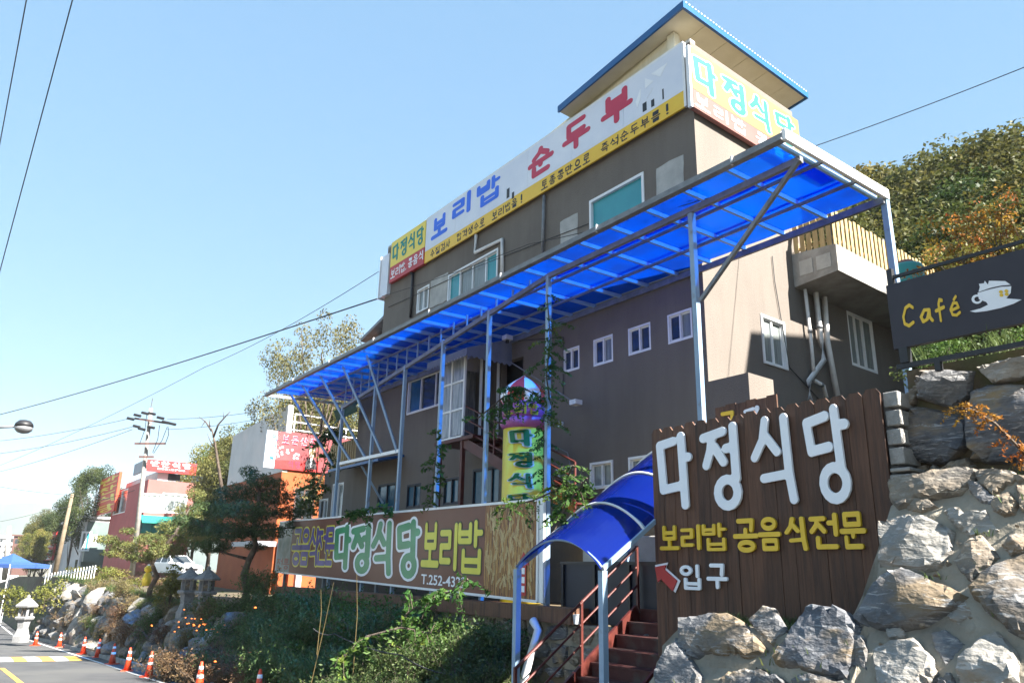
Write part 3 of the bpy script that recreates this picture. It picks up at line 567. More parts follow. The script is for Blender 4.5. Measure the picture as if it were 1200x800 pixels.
# dark rooms behind the glass
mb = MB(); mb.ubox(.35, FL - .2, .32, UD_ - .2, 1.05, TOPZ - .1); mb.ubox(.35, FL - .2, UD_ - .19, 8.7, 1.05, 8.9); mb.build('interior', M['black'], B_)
for i, h in enumerate(win_mid): window(B_, fu, h, [.5], ['glassdark', 'glassgrey'] if i % 2 else ['glassdark', 'glassdark'], fr=.045)
for h in win_low: window(B_, fu, h, [.5], ['glassgrey', 'glassgrey'], fr=.055, proud=.03)
window(B_, fu, w_t1, [], ['glassteal'], fr=.07, proud=.03, sash=False)
window(B_, fu, w_t2, [.24, .5, .76], ['glassteal', 'glassgrey', 'glassgrey', 'glassteal'], fr=.06, proud=.03)
window(B_, fu, w_t3, [.5], ['glassgrey'], fr=.05, proud=.02)
window(B_, fu, w_big, [.4, .85], ['glassblue', 'glassdark', 'glassdark'], fr=.06, proud=.02)
for h in (w_b1, w_b2, w_b3): window(B_, fu, h, [.5], ['glassblue'], fr=.05, material='navy')
window(B_, fu, w_b4, [.35, .7], ['glassblue'], fr=.05, material='navy')
window(B_, fv, r1, [.48], ['glassgrey', 'glassgrey'], fr=.06, proud=.03)
window(B_, fv, r2, [.3, .6], ['glassgrey'], fr=.06)
# cement patches on the render (blocked-up openings)
for tl, br in (((505, 330), (523.5, 352)), ((657, 260), (677.5, 284)), ((769, 198), (803, 223))):
    h = fh_(tl, br); mb = MB(); random.seed(int(tl[0])); n = 10; pts = []
    for k in range(4):
        c = [(h[0], h[1]), (h[2], h[1]), (h[2], h[3]), (h[0], h[3])]; p, q = c[k], c[(k + 1) % 4]
        for t in range(4): pts.append((lerp(p[0], q[0], t / 4) + random.uniform(-.02, .02), lerp(p[1], q[1], t / 4) + random.uniform(-.02, .02)))
    poly(face_u(0), pts, 'cement', B_, 'cement_patch', .012, .002)
# parapet coping, roof house, eave
mb = MB(); mb.ubox(0, FL, .0, .18, TOPZ, TOPZ + .08); mb.build('coping', M['cement'], B_)
rh = MB()
def zs(u): return 13.86 - .115 * (u + .13)
a, b = .55, 9.3
for u0, u1, v0, v1 in ((a, b, .06, .06), (a, b, 4.6, 4.6), (a, a, .06, 4.6), (b, b, .06, 4.6)):
    rh.quad(W(u0, v0, TOPZ - .1), W(u1, v1, TOPZ - .1), W(u1, v1, zs(u1)), W(u0, v0, zs(u0)))
rh.build('roof_house_wall', M['creamwall'], B_)
for q in (W(a, .06, 0), W(5.2, .04, 0)): 
    uq = uvz(q); mb = MB(); mb.ubox(uq[0] - .11, uq[0] + .11, uq[1] - .08, uq[1] + .12, TOPZ, zs(uq[0]) - .01); mb.build('column', M['creamwall'], B_)
ru0, ru1, rv0, rv1 = -.13, 10.2, -.36, 4.72
ez = lambda x, y, v: pu(x, y, v)
el = pu(655, 131, rv0); ru1 = float(el[0]); slope = (13.86 - float(el[2])) / (ru1 - ru0)
def zs(u): return 13.86 - slope * (u - ru0)
for k in range(6):
    v0, v1 = lerp(rv0, rv1, k / 6) + .006, lerp(rv0, rv1, (k + 1) / 6) - .006; mb = MB()
    mb.box8([W(ru0 + .02, v0, zs(ru0)), W(ru1, v0, zs(ru1)), W(ru1, v1, zs(ru1)), W(ru0 + .02, v1, zs(ru0)), W(ru0 + .02, v0, zs(ru0) + .05), W(ru1, v0, zs(ru1) + .05), W(ru1, v1, zs(ru1) + .05), W(ru0 + .02, v1, zs(ru0) + .05)])
    mb.build('soffit_panel', M['soffit'], B_)
mb = MB(); c8 = lambda u0, u1, v0, v1, d0, d1: mb.box8([W(u0, v0, zs(u0) + d0), W(u1, v0, zs(u1) + d0), W(u1, v1, zs(u1) + d0), W(u0, v1, zs(u0) + d0), W(u0, v0, zs(u0) + d1), W(u1, v0, zs(u1) + d1), W(u1, v1, zs(u1) + d1), W(u0, v1, zs(u0) + d1)])
c8(ru0 - .05, ru1, rv0 - .05, rv0, -.04, .14); c8(ru0 - .05, ru0 + .015, rv0, rv1, -.03, .12); c8(ru0 - .05, ru1, rv1, rv1 + .05, -.04, .14); c8(ru0 + .02, ru1, rv0, rv1, .056, .12)
rf = mb.build('roof', M['roofblue'], B_)
mb = MB()
for k in range(46): v = lerp(rv0, rv1, (k + .5) / 46); mb.box8([W(ru0 - .06, v - .02, zs(ru0) + .12), W(ru1, v - .02, zs(ru1) + .12), W(ru1, v + .02, zs(ru1) + .12), W(ru0 - .06, v + .02, zs(ru0) + .12), W(ru0 - .06, v - .02, zs(ru0) + .15), W(ru1, v - .02, zs(ru1) + .15), W(ru1, v + .02, zs(ru1) + .15), W(ru0 - .06, v + .02, zs(ru0) + .15)])
mb.build('roof_rib', M['fascia'], rf)
# pipes on the facade
def pipe_px(pts, v, r, material, name='downpipe', off=-.07):
    P = [W(pu(x, y, v + off)[0], v + off, pu(x, y, v + off)[2]) for x, y in pts]; mb = MB(); mb.tube(P, r, 10); return mb.build(name, M[material], B_, smooth=True)
pipe_px([(558, 275), (556.9, 295.8), (588.4, 280.6), (588.4, 325)], 0, .055, 'pipewhite')
pipe_px([(637.7, 229), (635.5, 300)], 0, .045, 'steelgrey'); pipe_px([(483.8, 321), (481, 372)], 0, .05, 'black')
pipe_px([(483.8, 321), (480, 318)], 0, .06, 'black', 'pipe_head')
def spipe(pts, r, u=-.13, material='pipewhite'):
    P = [W(u, pv(x, y, u)[1], pv(x, y, u)[2]) for x, y in pts]; mb = MB(); mb.tube(P, r, 12); o = mb.build('soil_pipe', M[material], B_, smooth=True)
    for i in (1,):
        c = MB(); p, q = P[i - 1], P[i]; t = lerp(p, q, .75); d = (q - p) / np.linalg.norm(q - p); c.tube([t - d * .04, t + d * .04], r * 1.25, 12); c.build('pipe_collar', M['steelgrey'], o, smooth=True)
spipe([(943.5, 339), (951, 405), (954, 440)], .04); spipe([(955, 334), (962, 400), (965.5, 422), (948, 446), (949.5, 470)], .062); spipe([(971, 330), (973, 341), (966, 349), (969.5, 400), (982.5, 470)], .066)
spipe([(955, 446), (965, 452), (968.5, 466)], .045)
# balcony slab with parapet on the side wall
bl = pv(929, 315, 0); bv = float(bl[1]); bw = 1.13
mb = MB(); mb.box8([W(-bw, bv, 8.36), W(-.004, bv, 8.28), W(-.004, 9, 8.28), W(-bw, 9, 8.36), W(-bw, bv, 9.0), W(-.004, bv, 9.1), W(-.004, 9, 9.1), W(-bw, 9, 9.0)])
bal = mb.build('balcony', M['concrete'], B_)
for k, (x0, x1, y0, y1) in enumerate(((-.98, -.62, 8.5, 8.84), (-.52, -.18, 8.5, 8.86))):
    mb = MB(); mb.box8([W(x0, bv - .012, y0), W(x1, bv - .012, y0), W(x1, bv - .002, y0), W(x0, bv - .002, y0), W(x0, bv - .012, y1), W(x1, bv - .012, y1), W(x1, bv - .002, y1), W(x0, bv - .002, y1)]); mb.build('cement_patch', M['cement'], bal)
mb = MB(); mb.ubox(-.95, 0, -.02, .8, 1.0, 5.42); mb.build('annex_wall', M['taupe'], B_)
# balcony fence: pale pickets
bf = thing('picket_fence', 'pale timber picket fence standing on the concrete balcony edge', 'fence', W(-.6, bv + .5, 9.0))
zb = 9.0
def picket(u, v, du, dv, h, m='woodraw', w=.12):
    mb = MB(); P = W(u, v, zb); x = du * UD + dv * VD; y = np.array([-x[1], x[0], 0]); y = y / np.linalg.norm(y) * .02; x = x / np.linalg.norm(x) * w / 2
    mb.prism([P - x, P + x, P + x + Z3 * h, P + Z3 * (h + .0), P - x + Z3 * h], y); mb.build('picket', M[m], bf)
for k in range(6): picket(-.12 - k * .17, bv + .05, 1, 0, .78 + .02 * (k % 3))
for k in range(27): picket(-bw + .05, bv + .1 + k * .205, 0, 1, .86 + .015 * ((k * 7) % 4))
for z in (9.2, 9.62):
    mb = MB(); mb.beam(W(-bw + .1, bv + .05, z), W(-bw + .1, bv + 5.6, z), .04, .07); mb.build('rail', M['woodraw'], bf)
    mb = MB(); mb.beam(W(-.05, bv + .1, z), W(-bw + .1, bv + .1, z), .04, .07); mb.build('rail', M['woodraw'], bf)
for k in (0, 2.6, 5.2): mb = MB(); mb.beam(W(-bw + .13, bv + .08 + k, 9), W(-bw + .13, bv + .08 + k, 9.95), .08); mb.build('post', M['steelgrey'], bf)
# left lower wing
wing = thing('grey_side_wing', 'low grey wing at the far end of the restaurant with small blue lean-to roof', 'building', W(17.4, 2, .9))
lw1 = fh_((390, 567), (399.5, 606)); lw2 = fh_((374.5, 585), (382.5, 608))
mb = MB(); wall_holes(mb, lambda a, b, d: W(-a, d + .006, b), -18.9, -16.2, 0.2, 5.3, [lw1, lw2]); mb.quad(W(18.9, .006, .2), W(18.9, 6, .2), W(18.9, 6, 5.3), W(18.9, .006, 5.3)); mb.quad(W(16.2, .006, 5.3), W(18.9, .006, 5.3), W(18.9, 6, 5.3), W(16.2, 6, 5.3)); mb.build('wall', M['taupe'], wing)
mb = MB(); mb.ubox(16.5, 18.7, .4, 5.5, .3, 5.2); mb.build('interior', M['black'], wing)
for h in (lw1, lw2): window(wing, lambda a, b, d: W(-a, d + .006, b), h, [.5], ['glassdark', 'glassgrey'], fr=.05)
q0, q1 = pu(386, 549, -.9), pu(443, 561, -.9)
mb = MB(); mb.box8([W(q0[0], -.95, q0[2] - .12), W(q1[0], -.95, q0[2] - .12), W(q1[0], -.01, q0[2] + .1), W(q0[0], -.01, q0[2] + .1), W(q0[0], -.95, q0[2] - .04), W(q1[0], -.95, q0[2] - .04), W(q1[0], -.01, q0[2] + .18), W(q0[0], -.01, q0[2] + .18)]); mb.build('lean_to_roof', M['roofblue'], wing)
mb = MB(); mb.beam(W(q1[0] + 1.4, -.85, q0[2] - .12), W(q1[0] + 1.1, -.1, q0[2] - 1.3), .06); mb.build('brace', M['steel'], wing)
# small gabled projection at upper left
gb = thing('rooftop_shed', 'small grey roofed shed projecting behind the upper left corner of the taupe restaurant', 'shed', W(15.6, 1.0, 9))
mb = MB(); mb.ubox(FL + .05, 16.4, .6, 3, 7.97, 10.3); mb.build('wall', M['greywall'], gb)
mb = MB(); mb.box8([W(FL + .02, .2, 10.75), W(17.0, .2, 10.2), W(17.0, 3.2, 10.2), W(FL + .02, 3.2, 10.75), W(FL + .02, .2, 10.87), W(17.0, .2, 10.32), W(17.0, 3.2, 10.32), W(FL + .02, 3.2, 10.87)]); mb.build('roof', M['steelgrey'], gb)

# ------------------------------------------------------------------ rooftop banners
bn = thing('rooftop_banner', 'long white vinyl banner with blue and red Korean lettering and yellow strip along the roof', 'banner', W(7, -.15, 11.6))
F = face_u(-.15)
def stripbox(x0, x1, t):   # a patch between the banner's top and bottom pixel lines: t = (t0, t1) from bottom to top
    pass
p_lt, p_rt = pu(499.9, 257.8, -.15), pu(800.2, 50.1, -.15); p_lb, p_rb = pu(496.5, 309.3, -.15), pu(803, 124.8, -.15)
AL, AR = -float(p_lt[0]), -float((p_rt[0] + p_rb[0]) / 2); ZT = lambda a: lerp(p_lt[2], p_rt[2], (a - AL) / (AR - AL)); ZB = lambda a: lerp(p_lb[2], p_rb[2], (a - AL) / (AR - AL)); ZM = lambda a: ZB(a) + .42
def panel(face, c4, material, parent, name, thick=.05, off=0.0):
    mb = MB(); f0 = [face.m(*p) + face.out * off for p in c4]; mb.prism(f0, -face.out * thick); return mb.build(name, M[material], parent)
# sheets with faint folds
for k in range(6):
    a0, a1 = lerp(AL, AR, k / 6), lerp(AL, AR, (k + 1) / 6); panel(F, [(a0 + .004, ZM(a0)), (a1 - .004, ZM(a1)), (a1 - .004, ZT(a1)), (a0 + .004, ZT(a0))], 'bannerwhite', bn, 'vinyl_sheet')
panel(F, [(AL, ZB(AL)), (AR, ZB(AR)), (AR, ZM(AR) - .004), (AL, ZM(AL) - .004)], 'stripyellow', bn, 'yellow_strip')
mb = MB(); mb.beam(W(-AR, -.12, ZT(AR) + .02), W(-AL, -.12, ZT(AL) + .02), .06); mb.beam(W(-AR + .0, -.12, ZB(AR)), W(-AR, -.12, ZT(AR)), .07); mb.build('frame', M['fascia'], bn)
def cbox(x0, x1, yc, hh, v=-.15): # centred on a pixel column, height in metres
    p, q, c = pu(x0, yc, v), pu(x1, yc, v), pu((x0 + x1) / 2, yc, v); return (-p[0], c[2] - hh / 2, -q[0], c[2] + hh / 2)
for ch, x0, x1, yc, hb, mm in (('보', 506, 524.5, 264.5, .74, 'bannerblue'), ('리', 530.5, 551.5, 241.5, .74, 'bannerblue'), ('밥', 559, 586, 224, .82, 'bannerblue'), ('순', 619, 649, 187.5, .86, 'bannerred'), ('두', 659, 692, 157, .84, 'bannerred'), ('부', 704, 742, 125.5, .86, 'bannerred')): letter(F, ch, cbox(x0, x1, yc, hb), mm, bn, .006, fat=1.6)
def slant_row(txt, x0, x1, t, hh):
    a0, a1 = -pu(x0, 300, -.15)[0], -pu(x1, 130, -.15)[0]; n = len(txt); w = (a1 - a0) / n
    for i, c in enumerate(txt):
        if c == ' ': continue
        mb = MB()
        a = a0 + i * w; zc = ZB(a) + .2; b = (a + .05 * w, zc - hh / 2, a + w * .88, zc + hh / 2)
        if c == '!': b = (a + .4 * w, b[1], a + .6 * w, b[3])
        lp, bb = contour(c, 0, .04, 1.0); sx = (b[2] - b[0]) / (bb[2] - bb[0]); sy = (b[3] - b[1]) / (bb[3] - bb[1])
        v, f = flat_mesh([[(b[0] + (p - bb[0]) * sx, b[1] + (q - bb[1]) * sy) for p, q in l] for l in lp], .004); mb.add(F.put(v, .004), f); mb.build('letter', M['black'], bn)
slant_row('수질검사 합격생수로 보리밥을!', 504, 617, 0, .27); slant_row('토종콩만으로 즉석순두부를!', 633, 789, 0, .27)
for x, y, w, h in ((594, 222, 3, 9), (600, 226, 2.5, 6), (753, 122, 5, 7), (763, 118, 4, 6), (776, 105, 2.2, 11)):
    p, q = pu(x, y, -.15), pu(x + w, y + h, -.15); panel(F, [(-p[0], q[2]), (-q[0], q[2]), (-q[0], p[2]), (-p[0], p[2])], 'black', bn, 'small_mark', .002, .004)
for pts in (((745, 120), (751, 103), (751, 115), (747, 127)), ((756, 92), (766, 95), (756, 104)), ((763, 87), (782, 74), (774, 90)), ((757, 118), (765, 103), (763, 108))):
    poly(F, [(-pu(x, y, -.15)[0], pu(x, y, -.15)[2]) for x, y in pts], 'letterwhite', bn, 'white_shape')  # flat white shapes laid over the vinyl
sq = thing('square_roof_sign', 'small square yellow and red roof sign with green lettering at the banner left end', 'sign', W(14, -.2, 11.6))
a0, a1 = -float(pu(459.4, 284.8, -.16)[0]), AL - .01
zt0, zt1, zb0, zb1 = pu(459.4, 284.8, -.16)[2], ZT(AL), pu(456.4, 332, -.16)[2], ZB(AL); zm0, zm1 = lerp(zb0, zt0, .38), lerp(zb1, zt1, .38)
F2 = face_u(-.17)
panel(F2, [(a0, zm0 + .003), (a1, zm1 + .003), (a1, zt1), (a0, zt0)], 'yellow', sq, 'yellow_panel', .12); panel(F2, [(a0, zb0), (a1, zb1), (a1, zm1 - .003), (a0, zm0 - .003)], 'signred', sq, 'red_panel', .12)
wq = (a1 - a0) / 4.3
for i, ch in enumerate('다정식당'): letter(F2, ch, (a0 + .12 + i * wq * 1.02, zm0 + .14, a0 + .12 + i * wq * 1.02 + wq * .86, zt0 - .16), 'teal', sq, .006, fat=1.15)
row(F2, '보리밥,콩음식', (a0 + .1, zb0 + .12, a1 - .06, zm0 - .12), 'letterwhite', sq, one=True, thick=.006)
bx = thing('side_light_box', 'white light box sign seen edge-on at the left end of the facade', 'sign', W(15, -.2, 10.5))
mb = MB(); mb.ubox(14.3, 14.9, -.14, .1, 11.3, 12.9); mb.build('box', M['bannerwhite'], bx); mb = MB(); mb.ubox(14.91, 14.95, -.18, .14, 11.26, 12.94); mb.build('frame', M['fascia'], bx)
ss = thing('side_roof_sign', 'faded yellow and pink sign with turquoise lettering on the sunny end of the roof', 'sign', W(-.15, 2, 11.7))
F3 = face_v(-.16)
vz = lambda x, y: (float(pv(x, y, -.16)[1]), float(pv(x, y, -.16)[2]))
TL, TR, BL, ML, MR = vz(801.9, 50.1), vz(935, 140), vz(810.4, 123.4), vz(806.1, 99.6), vz(908.2, 164.7)
vR = TR[0]; z_t, z_m, z_b = TL[1], (ML[1] + MR[1]) / 2, BL[1]
panel(F3, [(-.2, z_m + .003), (vR, z_m + .003), (vR, z_t), (-.2, z_t)], 'paleyellow', ss, 'yellow_panel', .12); panel(F3, [(-.2, z_b), (vR, z_b), (vR, z_m - .003), (-.2, z_m - .003)], 'palepink', ss, 'pink_panel', .12)
mb = MB(); mb.beam(W(-.1, -.22, z_b), W(-.1, -.22, z_t + .04), .09); mb.build('corner_trim', M['fascia'], ss)
for ch, tl, br in (('다', (811, 64), (840, 112)), ('정', (845, 86), (874, 133)), ('식', (877, 110), (903, 153)), ('당', (907, 129), (932, 164))):
    p, q = pv(*tl, -.16), pv(*br, -.16); b = (p[1], lerp(z_m, z_t, .08), q[1], lerp(z_m, z_t, .9)); letter(F3, ch, b, 'letterwhite', ss, .004, grow=.035, name='letter_outline', fat=1.25); letter(F3, ch, b, 'cyan', ss, .006, off=.008, fat=1.25)
for ch, x0, x1 in (('보', 815, 834), ('리', 837, 854), ('밥', 857, 874), ('콩', 884, 900), ('음', 903, 917), ('식', 919, 932)):
    p, q = pv(x0, 140, -.16), pv(x1, 160, -.16); letter(F3, ch, (p[1], lerp(z_b, z_m, .12), q[1], lerp(z_b, z_m, .88)), 'letterwhite', ss, .006)

# ------------------------------------------------------------------ the long blue canopy
CA = thing('blue_canopy', 'long lean-to canopy of blue plastic sheets on steel posts along the restaurant front', 'canopy', W(7, -1.5, 1.2))
UR, ULF, VF = -3.87, 17.8, -2.98
cz = lambda v: 7.715 + (v - VF) * .045
ULv = lambda v: 17.8
raf = [-3.72] + [-2.81 + .862 * k for k in range(24)]
for k in range(len(raf) - 1):
    u0, u1 = raf[k] - .015, raf[k + 1] + .015
    zz = .004 * (k % 2)
    for zo, v0, v1 in ((.0, VF, -1.97), (.007, -2.05, -.95), (.014, -1.03, -.02)):
        mb = MB(); n = 5
        for i in range(n):
            ua, ub = lerp(u0, u1, i / n), lerp(u0, u1, (i + 1) / n); wa = .012 * math.sin(math.pi * i / n); wb_ = .012 * math.sin(math.pi * (i + 1) / n)
            mb.quad(W(ua, v0, cz(v0) + .045 + zo + zz - wa), W(ub, v0, cz(v0) + .045 + zo + zz - wb_), W(ub, v1, cz(v1) + .045 + zo + zz - wb_), W(ua, v1, cz(v1) + .045 + zo + zz - wa))
        mb.build('roof_panel', M['bluepc'], CA, smooth=True)
mb = MB(); mb.quad(W(-3.72, -1.9, cz(-1.9) + .08), W(-3.35, -1.9, cz(-1.9) + .08), W(-3.35, -1.1, cz(-1.1) + .08), W(-3.72, -1.1, cz(-1.1) + .08)); mb.build('roof_panel', M['bluepc'], CA)
for u in raf: mb = MB(); mb.beam(W(u, VF + .03, cz(VF)), W(u, -.02, cz(0)), .05, .075); mb.build('rafter', M['rafterblue'], CA)
for v in (-2.01, -.99): mb = MB(); mb.beam(W(UR, v, cz(v) - .055), W(ULF, v, cz(v) - .055), .04, .05); mb.build('purlin', M['steelgrey'], CA)
mb = MB(); mb.beam(W(UR, -.04, cz(0) - .09), W(ULF, -.04, cz(0) - .09), .06, .12); mb.build('wall_beam', M['steelgrey'], CA)
mb = MB(); mb.beam(W(UR, VF - .04, cz(VF) + .0), W(ULF, VF - .04, cz(VF) + .0), .09, .12); mb.beam(W(UR, VF - .10, cz(VF) - .05), W(ULF, VF - .10, cz(VF) - .05), .05, .03); mb.build('gutter', M['steelgrey'], CA)
for k in range(7): mb = MB(); mb.beam(W(-3 + k * 3.0, VF - .09, cz(VF) - .07), W(-3 + k * 3.0, VF - .09, cz(VF) + .075), .035, .03); mb.build('gutter_clip', M['fascia'], CA)
mb = MB(); mb.beam(W(UR - .02, VF - .08, cz(VF) + .02), W(UR - .02, .05, cz(0) + .02), .06, .17); mb.build('end_fascia', M['fascia'], CA)
mb = MB(); mb.beam(W(ULF + .02, VF - .08, cz(VF)), W(ULF + .02, 0, cz(0)), .05, .10); mb.build('end_fascia', M['steelgrey'], CA)
# post line: nearly parallel to the road, two stretches
PB = W(1.95, -2.56, 0); AZP = math.radians(-31)
def ppl(x, y): return on_plane(x, y, PB, AZP)
beam_pts = [W(-3.85, -2.56, 7.55), W(1.95, -2.56, 7.55)]; mb = MB(); mb.beam(beam_pts[0], beam_pts[1], .075, .10); mb.build('front_beam', M['steelgrey'], CA)
q = ppl(401, 478); mb = MB(); mb.beam(beam_pts[1], q, .075, .10); mb.build('front_beam', M['steelgrey'], CA)
bdir = q - beam_pts[1]
for t in np.linspace(.06, .98, 17):
    p = beam_pts[1] + bdir * t; s_ = uvz(p); ztop = cz(s_[1]) - .05
    if ztop - p[2] > .12: mb = MB(); mb.beam(p, [p[0], p[1], ztop], .035); mb.build('stub_post', M['steel'], CA)
def post(x, y, zlow, w=.085):
    p = ppl(x, y); mb = MB(); mb.beam([p[0], p[1], zlow], p, w, w, up=UD); return mb.build('post', M['steel'], CA)
for x, y, zl in ((643, 323, -.3), (574, 363.5, .6), (520, 398, .6), (475.5, 428, .6), (440.5, 453, .5), (402, 477, .4)): post(x, y, zl)
p1 = W(-1.77, -2.54, 7.5); mb = MB(); mb.beam([p1[0], p1[1], .9], p1, .09, .09, up=UD); mb.build('post', M['steel'], CA)
s0 = pu(824, 353, -2.56); mb = MB(); mb.beam(W(s0[0], -2.62, s0[2]), W(-3.85, -2.62, 7.52), .06); mb.build('brace', M['steelgrey'], CA)
mb = MB(); mb.beam(W(-3.85, .02, 4.2), W(-3.85, .02, cz(0) - .03), .10, .10, up=UD); mb.build('post', M['steel'], CA)
nR = np.cross(W(0, 0, cz(0)) - W(0, VF, cz(VF)), U3)
def on_roof(x, y): d = ray(x, y); return CAM + d * ((nR @ (W(0, 0, cz(0) - .04) - CAM)) / (nR @ d))
arm_a, arm_b = ppl(469, 528), ppl(399, 543); mb = MB(); mb.beam(arm_a, arm_b, .09, .09); mb.build('brace_rail', M['fascia'], CA)
for (x0, y0), (x1, y1) in (((430, 416), (466, 531)), ((402, 429.5), (448.5, 533)), ((376, 441), (428, 536)), ((354.8, 452), (411, 540)), ((340.5, 462), (390, 545))):
    mb = MB(); mb.beam(on_roof(x0, y0), ppl(x1, y1), .06); mb.build('brace', M['steel'], CA)
# dark green net hanging in the gap
nt = MB(); gx = [[(391, 481), (405, 474), (420, 466)], [(391, 492), (404, 486), (420, 476)], [(389, 506), (398, 494), (420, 482)]]
grid = [[W(*(lambda s: (s[0], -.6 + .12 * math.sin(i * 2 + j), s[2]))(pu(*gx[i][j], -.6))) for j in range(3)] for i in range(3)]
for i in range(2):
    for j in range(2): nt.quad(grid[i][j], grid[i][j + 1], grid[i + 1][j + 1], grid[i + 1][j])
tag(nt.build('shade_net', M['netgreen']), 'dark green net draped under the far end of the blue canopy', 'net')
# wooden balcony rail at the far end
wf = thing('timber_railing', 'weathered timber slat railing on the low grey wing', 'railing', W(17.5, -.1, 5.3))
for k in range(12): mb = MB(); mb.ubox(16.3 + k * .2, 16.44 + k * .2, .05, .08, 5.3, 6.35); mb.build('slat', M['woodraw'], wf)
mb = MB(); mb.ubox(16.25, 18.8, .09, .13, 6.2, 6.3); mb.build('rail', M['woodraw'], wf)
# glazed porch, landing, outside stairs
pp0, pp1 = pu(517.8, 421, -1.2), pu(545.8, 418.5, -1.2); PU0, PU1 = float(pp1[0]), float(pp0[0]); PZ1 = 7.25; PZ0 = float(pu(544, 510, -1.2)[2])
PO = thing('entrance_porch', 'vinyl sheeted porch with scalloped grey awning at top of the red outside stairs', 'porch', W(7.7, -.6, PZ0))
for u0, u1 in ((PU0 + .04, (PU0 + PU1) / 2 - .02), ((PU0 + PU1) / 2 + .02, PU1 - .04)):
    for z0, z1 in ((PZ0 + .05, lerp(PZ0, PZ1, .33)), (lerp(PZ0, PZ1, .35), lerp(PZ0, PZ1, .68)), (lerp(PZ0, PZ1, .70), PZ1 - .04)):
        mb = MB(); mb.ubox(u0, u1, -1.2, -1.185, z0, z1); mb.build('vinyl_pane', M['porch'], PO)
mb = MB()
for u in (PU0, (PU0 + PU1) / 2, PU1): mb.ubox(u - .03, u + .03, -1.23, -1.17, PZ0, PZ1)
for z in (PZ0, lerp(PZ0, PZ1, .34), lerp(PZ0, PZ1, .69), PZ1): mb.ubox(PU0 + .03, PU1 - .03, -1.225, -1.175, z - .025, z + .025)
mb.ubox(PU0 - .03, PU0 + .03, -.12, -.06, PZ0, PZ1); mb.ubox(PU0 - .028, PU0 + .028, -.7, -.64, PZ0, PZ1); mb.build('frame', M['whiteframe'], PO)
mb = MB(); mb.quad(W(PU1, -1.17, PZ0), W(PU1, 0, PZ0), W(PU1, 0, PZ1), W(PU1, -1.17, PZ1)); mb.build('side_sheet', M['porch'], PO)
mb = MB(); aw = lambda u, v, z: W(u, v, z)
mb.quad(aw(PU0 - .5, -1.5, PZ1 + .05), aw(PU1 + .3, -1.5, PZ1 + .05), aw(PU1 + .3, 0, PZ1 + .6), aw(PU0 - .5, 0, PZ1 + .6)); mb.quad(aw(PU0 - .5, -1.5, PZ1 + .05), aw(PU0 - .5, 0, PZ1 + .6), aw(PU0 - .5, 0, PZ1 + .0))
n = 14
for k in range(n):
    u0, u1 = lerp(PU0 - .5, PU1 + .3, k / n), lerp(PU0 - .5, PU1 + .3, (k + 1) / n); um = (u0 + u1) / 2; mb.quad(aw(u0, -1.5, PZ1 + .05), aw(u1, -1.5, PZ1 + .05), aw(u1, -1.5, PZ1 - .13), aw(um, -1.5, PZ1 - .19), aw(u0, -1.5, PZ1 - .13))
for k in range(9):
    v0, v1 = lerp(-1.5, 0, k / 9), lerp(-1.5, 0, (k + 1) / 9); vm = (v0 + v1) / 2; mb.quad(aw(PU0 - .5, v0, PZ1 + .05), aw(PU0 - .5, v1, PZ1 + .05), aw(PU0 - .5, v1, PZ1 - .13), aw(PU0 - .5, vm, PZ1 - .19), aw(PU0 - .5, v0, PZ1 - .13))
mb.build('awning', M['awning'], PO)
ST = thing('outside_stairs', 'red steel outside stairs descending from the vinyl porch behind the long barley sign', 'stairs', W(6, -.9, 1.2))
mb = MB(); mb.ubox(PU0 - .55, PU1 + .1, -1.25, -.02, PZ0 - .12, PZ0 - .03); mb.build('landing', M['redsteel'], ST)
for u in (PU0 + .05, PU1 - .05): mb = MB(); mb.beam(W(u, -1.15, 1.1), W(u, -1.15, PZ0 - .1), .10, .10, up=UD); mb.build('leg', M['redsteel'], ST)
a = pu(547, 513, -1.0); b = pu(680, 596, -1.0); sa, sb_ = W(a[0], -1.0, PZ0 - .12), W(b[0], -1.0, b[2])
for v in (-1.15, -.15): mb = MB(); o_ = v * VD + 1.0 * VD; mb.beam(sa + o_, sb_ + o_, .05, .26); mb.build('stringer', M['redsteel'], ST)
ns = 12
for k in range(ns):
    t = (k + .5) / ns; p = uvz(lerp(sa, sb_, t)); mb = MB(); mb.ubox(p[0] - .14, p[0] + .14, -1.12, -.18, p[2] + .02, p[2] + .05); mb.build('tread', M['redsteel'], ST)
for dz in (.95, .62, .32): mb = MB(); mb.tube([sa + Z3 * dz - VD * .15, sb_ + Z3 * dz - VD * .15], .025, 6); mb.build('handrail', M['redsteel'], ST)
for t in (0, .33, .66, 1): p = lerp(sa, sb_, t) - VD * .15; mb = MB(); mb.beam(p, p + Z3 * .95, .04, .04, up=UD); mb.build('baluster', M['redsteel'], ST)

# ------------------------------------------------------------------ the long barley sign
PS = PB - np.array([math.cos(AZP), -math.sin(AZP), 0]) * -.0
nS = np.array([math.cos(AZP), -math.sin(AZP), 0]); nS = nS if nS @ (CAM - PB) > 0 else -nS
PS = PB + nS * .14
dS = np.array([math.sin(AZP), math.cos(AZP), 0])
def sg(x, y): P = on_plane(x, y, PS, AZP); return np.array([-(P - PS) @ dS, P[2]])
s_tl, s_tr, s_bl, s_br = sg(327.8, 611.4), sg(630.3, 585.2), sg(322.8, 669.7), sg(628.6, 704.5)
SA0, SA1 = (s_tl[0] + s_bl[0]) / 2, (s_tr[0] + s_br[0]) / 2; SH = ((s_tl - s_bl)[1] + (s_tr - s_br)[1]) / 2
tilt = lambda a: lerp(s_bl[1], s_br[1], (a - SA0) / (SA1 - SA0))
FS = Face(lambda a, b: np.array([PS[0] - dS[0] * a, PS[1] - dS[1] * a, tilt(a) + b]), nS)
bs = thing('barley_sign', 'long brown printed sign with ripe barley and green Korean lettering below the canopy posts', 'sign', FS.m((SA0 + SA1) / 2, 0))
